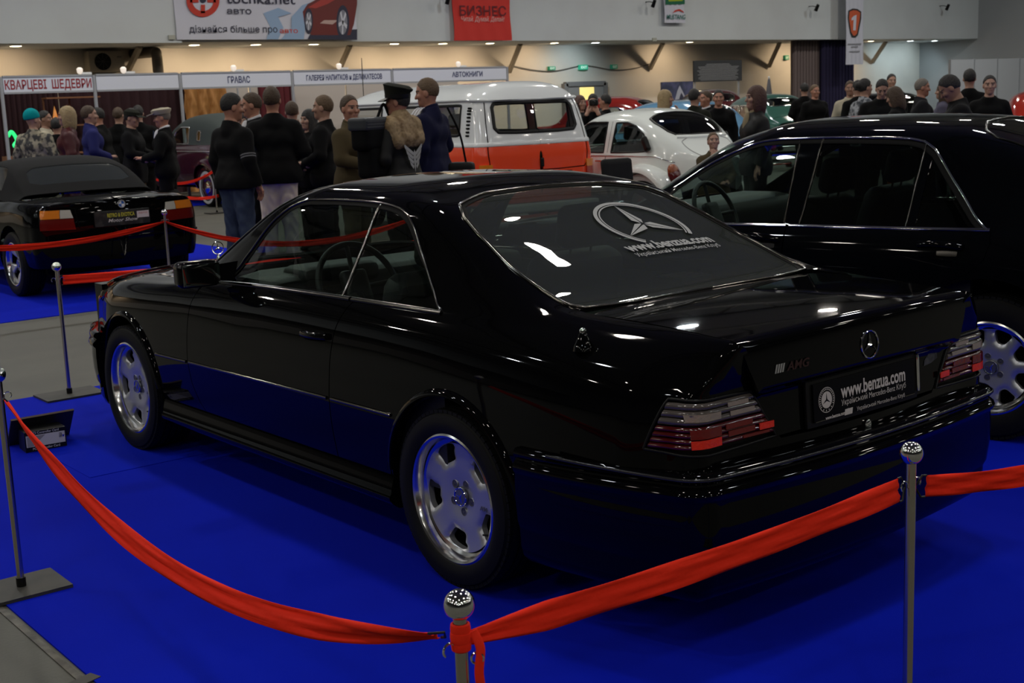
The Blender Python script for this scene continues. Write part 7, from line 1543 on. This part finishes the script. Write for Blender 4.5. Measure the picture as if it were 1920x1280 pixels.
    # bags
    x, y, z = at(697, 280, 11.75); t = thing('camera_bag', 'large black bag with grey lid hanging between the olive jacket and the capped man', 'bag', x, y, 0, math.radians(150)); zb, zt = float(at(700, 336, 11.75)[2]), float(at(692, 222, 11.75)[2]); H_ = zt - zb
    q = MB(); cushion(q, (0, 0, zb + H_ * .30), (.18, .27, H_ * .58), .05); cushion(q, (0, .03, zb + H_ * .68), (.20, .33, H_ * .40), .05); q.build('bag_body', CL['black'], t)
    q = MB(); cushion(q, (0, .03, zt - H_ * .09), (.21, .36, H_ * .22), .025); q.build('bag_lid', mat('bag_lid_grey', (.018, .021, .026), .5), t); q = MB(); 
    for k in range(3): q.box((.108, .03, zt - H_ * (.05 + .045 * k)), (.004, .33, .006)); q.box((-.108, .03, zt - H_ * (.05 + .045 * k)), (.004, .33, .006))
    q.build('lid_piping', mat('piping_grey', (.05, .055, .06), .5), t); MB().tube(bez([(0, -.10, zt - .02), (0, -.22, zt + .12), (.0, -.30, zt + .02)]), .014, 6).build('shoulder_strap', CL['black'], t); MB().box((-.112, -.05, zb + H_ * .62), (.006, .012, .05)).build('zip_pull', ALU, t)
    x, y, z = at(866, 320, 12.6); t = thing('shoulder_bag', 'small black shoulder bag at the hip of the navy tracksuit', 'bag', x, y, float(z) - .09, math.radians(158)); q = MB(); cushion(q, (0, 0, .08), (.26, .12, .19), .04); q.build('bag_body', CL['leather'], t); MB().tube(bez([(-.05, .0, .16), (-.02, .06, .45), (.05, .16, .70)]), .010, 6).build('shoulder_strap', CL['black'], t)
def strp(b, side):
    """two grey stripes round a sleeve"""
    sh, e, wr, hd, sd = b[5][0 if side > 0 else 1]
    for k in (0.80, .90):
        c = sh + (e - sh) * k; d = (e - sh) / np.linalg.norm(e - sh); M = Matrix.Translation(tuple(c)) @ Vector((0, 0, 1)).rotation_difference(Vector(tuple(d))).to_matrix().to_4x4()
        MB().lathe([(.064, -.009), (.073, -.006), (.073, .006), (.064, .009)], 24).move(M).build('sleeve_stripe', CL['grey'] if False else mat('stripe_grey', (.11, .11, .12), .8), b[1])
def held(b, name, label, cat, c, d, m, tilt):
    mw = b[0].matrix_world @ Matrix.Translation(c) @ Matrix.Rotation(tilt, 4, 'Y'); q = MB(); cushion(q, (0, 0, 0), d, min(d) * .3)
    o = q.build(name, m, None); o.matrix_world = mw; tag(o, label, cat)
    if name == 'camera': q = MB().lathe([(.0, .13), (.03, .13), (.036, .04)][::-1], 14, ax='x'); q.build('lens', BLACKTRIM, o)
# ---------------------------------------------------------------- ribbon posts, ribbons, the little box sign
RED = mat('red_ribbon', (.85, .030, .011), .75, bump=(30, .25), spec=.1); HZ = .80
def at_z(u, v, z):
    d = pix_ray(u, v); return np.array([0, 0, EYE]) + d * ((z - EYE) / d[2])
def post(label, x, y, yaw=0.0, base=True, plate=(.36, .26)):
    t = thing('ribbon_post', label, 'post', x, y, .006, yaw, 'chrome ribbon posts')
    MB().lathe([(.0125, .006), (.0125, HZ - .028)], 24).build('pole', STEEL, t)
    MB().ball((0, 0, HZ - .006), .0285, 36).build('ball_top', CHROME, t)
    MB().lathe([(.0, .012), (.017, .012), (.017, .045), (.0125, .045)][::-1], 20).build('socket', BLACKTRIM, t)
    q = MB(); q.box((0, 0, .006), (*plate, .012)); q.build('base_plate', mat('plate_steel', (.030, .029, .026), .6, .2, noise=(9, (.05, .045, .038), .4, .7)), t, False)
    for s in (1, -1):
        q = MB(); a = np.linspace(-.5, 3.9, 16); q.tube([(s * (.013 + .013 - .013 * math.cos(k)), 0, HZ - .085 + .013 * math.sin(k) * 1.0) for k in a], .0022, 6); q.build('hook', CHROME, t)
    return t
def ribbon(label, a, b, sag, w=.055, twist=(0, 0), n=60, tilt=0.0, th=.0012, fold=.006, clipends=(1, 1), narrow=0.0, groupname=None, pinch=0.0):
    """cloth ribbon hanging between two points (camera-side axes)"""
    a, b = np.asarray(a, float), np.asarray(b, float); t = np.linspace(0, 1, n); P = a + (b - a) * t[:, None]; P[:, 2] -= sag * 4 * t * (1 - t)
    T = np.gradient(P, axis=0); T /= np.linalg.norm(T, axis=1)[:, None]; up = np.array([0, 0, 1.0]); V = []; m_ = 9
    for k in range(n):
        s = np.cross(T[k], up); s /= np.linalg.norm(s); u_ = np.cross(s, T[k]); ang = tilt + twist[0] * max(0, 1 - t[k] * 5) + twist[1] * max(0, 1 - (1 - t[k]) * 5); wd = w * (1 - pinch * max(0, 1 - t[k] * 7)) * (1 - narrow * (max(0, 1 - t[k] * 6) if clipends[0] else 0) - narrow * (max(0, 1 - (1 - t[k]) * 6) if clipends[1] else 0))
        for j in range(m_):
            f = j / (m_ - 1) - .5; o = fold * math.sin(j * 1.6 + 5 * t[k]) * math.sin(t[k] * 19 + j * .4); V.append(P[k] + (u_ * math.cos(ang) + s * math.sin(ang)) * wd * f + (s * math.cos(ang) - u_ * math.sin(ang)) * o)
    V = np.array(V); F = [(k * m_ + j, (k + 1) * m_ + j, (k + 1) * m_ + j + 1, k * m_ + j + 1) for k in range(n - 1) for j in range(m_ - 1)]
    g = MB().add(V, F); c = P[0].copy(); V0 = V - c
    me = bpy.data.meshes.new('ribbon'); o = mesh('ribbon', V0, F, RED, None); so = o.modifiers.new('thickness', 'SOLIDIFY'); so.thickness = th; so.offset = 0
    o.matrix_world = HALL @ Matrix.Translation(tuple(c)); tag(o, label, 'ribbon', groupname); bpy.data.meshes.remove(me)
    # black clips
    for k, q in ((0, clipends[0]), (n - 1, clipends[1])):
        if not q: continue
        d = T[k] * (-1 if k == 0 else 1); m2 = MB(); m2.tube([V0[k * m_] + d * 0, V0[k * m_] + d * .012, V0[k * m_ + m_ // 2] + d * .030, V0[k * m_ + m_ - 1] + d * .012, V0[k * m_ + m_ - 1]], .0028, 6); m2.build('ribbon_clip', BLACKTRIM, o)
    return o, P
def all_posts():
    pA = at_z(0, 705, HZ); pB = at_z(106, 500, HZ); pC = at_z(308, 398, HZ); pD = at_z(400, 311, HZ); pE = at_z(861, 1133, HZ); pF = at_z(1709, 849, HZ)
    hy = math.radians(38)
    post('chrome ribbon post cut by the left edge, on the carpet corner', pA[0] - .02, pA[1] + .03, hy, plate=(.29, .24)); post('chrome ribbon post on the aisle edge left of the coupe nose', pB[0], pB[1], hy); post('chrome ribbon post behind the roadster tail', pC[0], pC[1], hy)
    post('chrome ribbon post by the white-walled wheel of the maroon car', pD[0], pD[1], hy); tE = post('chrome ribbon post wrapped in red ribbon at the bottom of the view', pE[0], pE[1], hy); post('chrome ribbon post in front of the coupe rear bumper at right', pF[0], pF[1], hy)
    G = pF + np.array([math.cos(hy), math.sin(hy), 0]) * 2.2 + np.array([.5, -.7, 0]); 
    z = HZ - .085
    def P(p, zz=z): return np.array([p[0], p[1], zz])
    dAE = (pE - pA) / np.linalg.norm((pE - pA)[:2])
    ribbon('red ribbon sagging from the left edge post to the wrapped post', P(pA) + dAE * .05, P(pE) - dAE * .085, .225, .058, (1.1, 1.3), tilt=-.30, narrow=.5)
    dEF = (pF - pE) / np.linalg.norm((pF - pE)[:2]); ribbon('red ribbon rising from the wrapped post to the right front post', P(pE, HZ - .068) + dEF * .018, P(pF, HZ - .082) - dEF * .050, .018, .058, (.0, 0), tilt=-.08, clipends=(0, 1), narrow=.0, fold=.004, pinch=.55)
    dFG = (G - pF) / np.linalg.norm((G - pF)[:2]); ribbon('red ribbon running off the right edge from the front post', P(pF, HZ - .088) + dFG * .042, at(2150, 835, 3.3), .02, .054, clipends=(1, 0), fold=.004)
    L = at_z(-170, 440, HZ); ribbon('red ribbon sagging behind the tail of the roadster', P(L), P(pC) , .11, .055, (0, .6), tilt=.3, narrow=.5)
    Hh = hall2cam(0, 0); R = at(760, 415, 11.2); ribbon('red ribbon from the roadster post towards the talking men', P(pC), R, .20, .055, (.6, 0), tilt=.3, narrow=.4)
    dB = np.array([math.cos(hy), math.sin(hy), 0]); ribbon('red ribbon low along the aisle between the roadster and the coupe nose', P(pB) + dB * .03, P(pB) + dB * 4.2 + np.array([0, 0, .02]), .05, .058, (0, 0), tilt=0)
    K = at(255, 312, 24.5); ribbon('thin red ribbon in front of the maroon car door', P(K, z), P(pD), .25, .05); K2 = at(352, 371, 21.0); ribbon('short red ribbon by the carpet below the white-walled wheel', K2, at(412, 366, 23.5), .03, .05, clipends=(0, 0)); ribbon('dark red ribbon behind the jeans of the striped sweater', P(pD), at(520, 352, 22.0), .10, .05, clipends=(1, 0))
    # knot of ribbon on the wrapped post
    q = MB()
    for k, (z0, r) in enumerate(((-.045, .0175), (-.060, .0185), (-.075, .0175))): q.lathe([(.0135, HZ + z0 - .012), (r, HZ + z0 - .009), (r + .001, HZ + z0), (r, HZ + z0 + .009), (.0135, HZ + z0 + .011)], 20)
    mw = HALL @ Matrix.Translation((pE[0], pE[1], 0)); o = q.build('ribbon_knot', RED, None); o.matrix_world = mw; tag(o, 'red ribbon wound round the top of the bottom post with hanging tail', 'ribbon')
    m2 = MB(); tl = bez([(.022, .0, HZ - .05), (.034, -.008, HZ - .08), (.030, -.012, HZ - .125), (.034, -.010, HZ - .165)], 8); N = np.tile([.35, -.9, .2], (len(tl), 1)); strip('ribbon_tail', tl, N, .017, .003, RED, o)
    m2.tube(bez([(.030, -.008, HZ - .150), (.040, -.012, HZ - .175), (.034, -.012, HZ - .190), (.026, -.010, HZ - .170)], 6), .0028, 6); m2.build('ribbon_clip', BLACKTRIM, o)
    q = MB(); a = np.linspace(0, 2 * PI, 20); q.tube([(.028 + .011 * math.cos(k), -.010, HZ - .098 + .011 * math.sin(k)) for k in a], .0022, 6); q.build('split_ring', CHROME, o)
    # box with a plate leaning over it
    g = lambda u, v: at_z(u, v, .006)
    a, b = g(49, 849.5), g(126, 836); e = b - a; wd = float(np.linalg.norm(e[:2])); yaw = math.atan2(e[1], e[0]); bk = .13; hh = .105
    t = thing('product_box', 'black and white product box on the blue carpet left of the coupe', 'box', float(a[0]), float(a[1]), .0065, yaw)
    q = MB(); q.box((wd / 2, bk / 2, hh / 2), (wd, bk, hh)); q.build('carton', BLACKTRIM, t, False)
    RF = lambda x, z: Matrix.Translation((x, -.0008, z)) @ Matrix.Rotation(PI / 2, 4, 'X')
    BX = mat('box_white', (.52, .50, .50), .6); q = MB(); q.box((wd * .5, -.0005, hh * .53), (wd * .94, .003, hh * .56)); q.build('white_sleeve', BX, t, False)
    q = MB(); q.add([(wd * .05, -.0025, hh * .27), (wd * .18, -.0025, hh * .27), (wd * .50, -.0025, hh * .78), (wd * .05, -.0025, hh * .78)], [(0, 1, 2, 3)]); q.build('printed_patch', mat('box_grey', (.26, .24, .24), .6), t, False)
    lettering('box_lettering', 'PCI Controller Card', .016, RF(wd * .5, hh * .87), BX, t, .0002, width=wd * .66); lettering('box_lettering', 'PCI Controller Card', .016, RF(wd * .5, hh * .09), BX, t, .0002, width=wd * .66)
    lettering('box_lettering', 'ITE', .018, Matrix.Translation((wd * .83, -.0026, hh * .64)) @ Matrix.Rotation(PI / 2, 4, 'X') @ Matrix.Rotation(-PI / 2, 4, 'Z'), INK, t, .0006)
    q = MB(); q.add([(wd * x, -.0026, hh * z_) for x, z_ in ((.90, .62), (.96, .62), (.96, .58), (.945, .58), (.945, .52), (.915, .52), (.915, .58), (.90, .58))], [tuple(range(8))[::-1]]); q.build('hanger_hole', BLUE, t, False)
    a2, b2 = g(13, 836), g(108, 821); e = b2 - a2; wd2 = float(np.linalg.norm(e[:2])); yaw2 = math.radians(37); wd2 = .325; ht = .20
    p = thing('leaning_plate', 'dark plate leaning over the small product box', 'plate', float(a2[0]), float(a2[1]), .0065, yaw2); R_ = Matrix.Rotation(math.radians(38), 4, 'X')
    q = MB(); q.box((wd2 / 2, 0, ht / 2), (wd2, .010, ht)); q.move(R_).build('board', mat('plate_dark', (.022, .020, .020), .4), p, False); q = MB(); q.box((wd2 / 2, 0, ht + .001), (wd2, .012, .004)); q.move(R_).build('wooden_edge', mat('edge_brown', (.06, .03, .02), .5), p, False)
    # cellophane scraps under the rear tyre
    rn = random.Random(3); V = []; F = []
    for k in range(26):
        c = at_z(915 + rn.uniform(-28, 24), 1098 + rn.uniform(-4, 10), .012); s = rn.uniform(.004, .012); V += [(c[0] + rn.uniform(-s, s), c[1] + rn.uniform(-s, s), c[2] + rn.uniform(-.004, .012)) for _ in range(3)]; F.append((3 * k, 3 * k + 1, 3 * k + 2))
    o = mesh('cellophane_scraps', V, F, glass('cellophane', (.75, .75, .78), 1.0), None, False); o.matrix_world = HALL; tag(o, 'crumpled clear cellophane under the rear tyre of the coupe', 'litter'); o['kind'] = 'stuff'
build_coupe()
all_cars()
all_people()
all_posts()
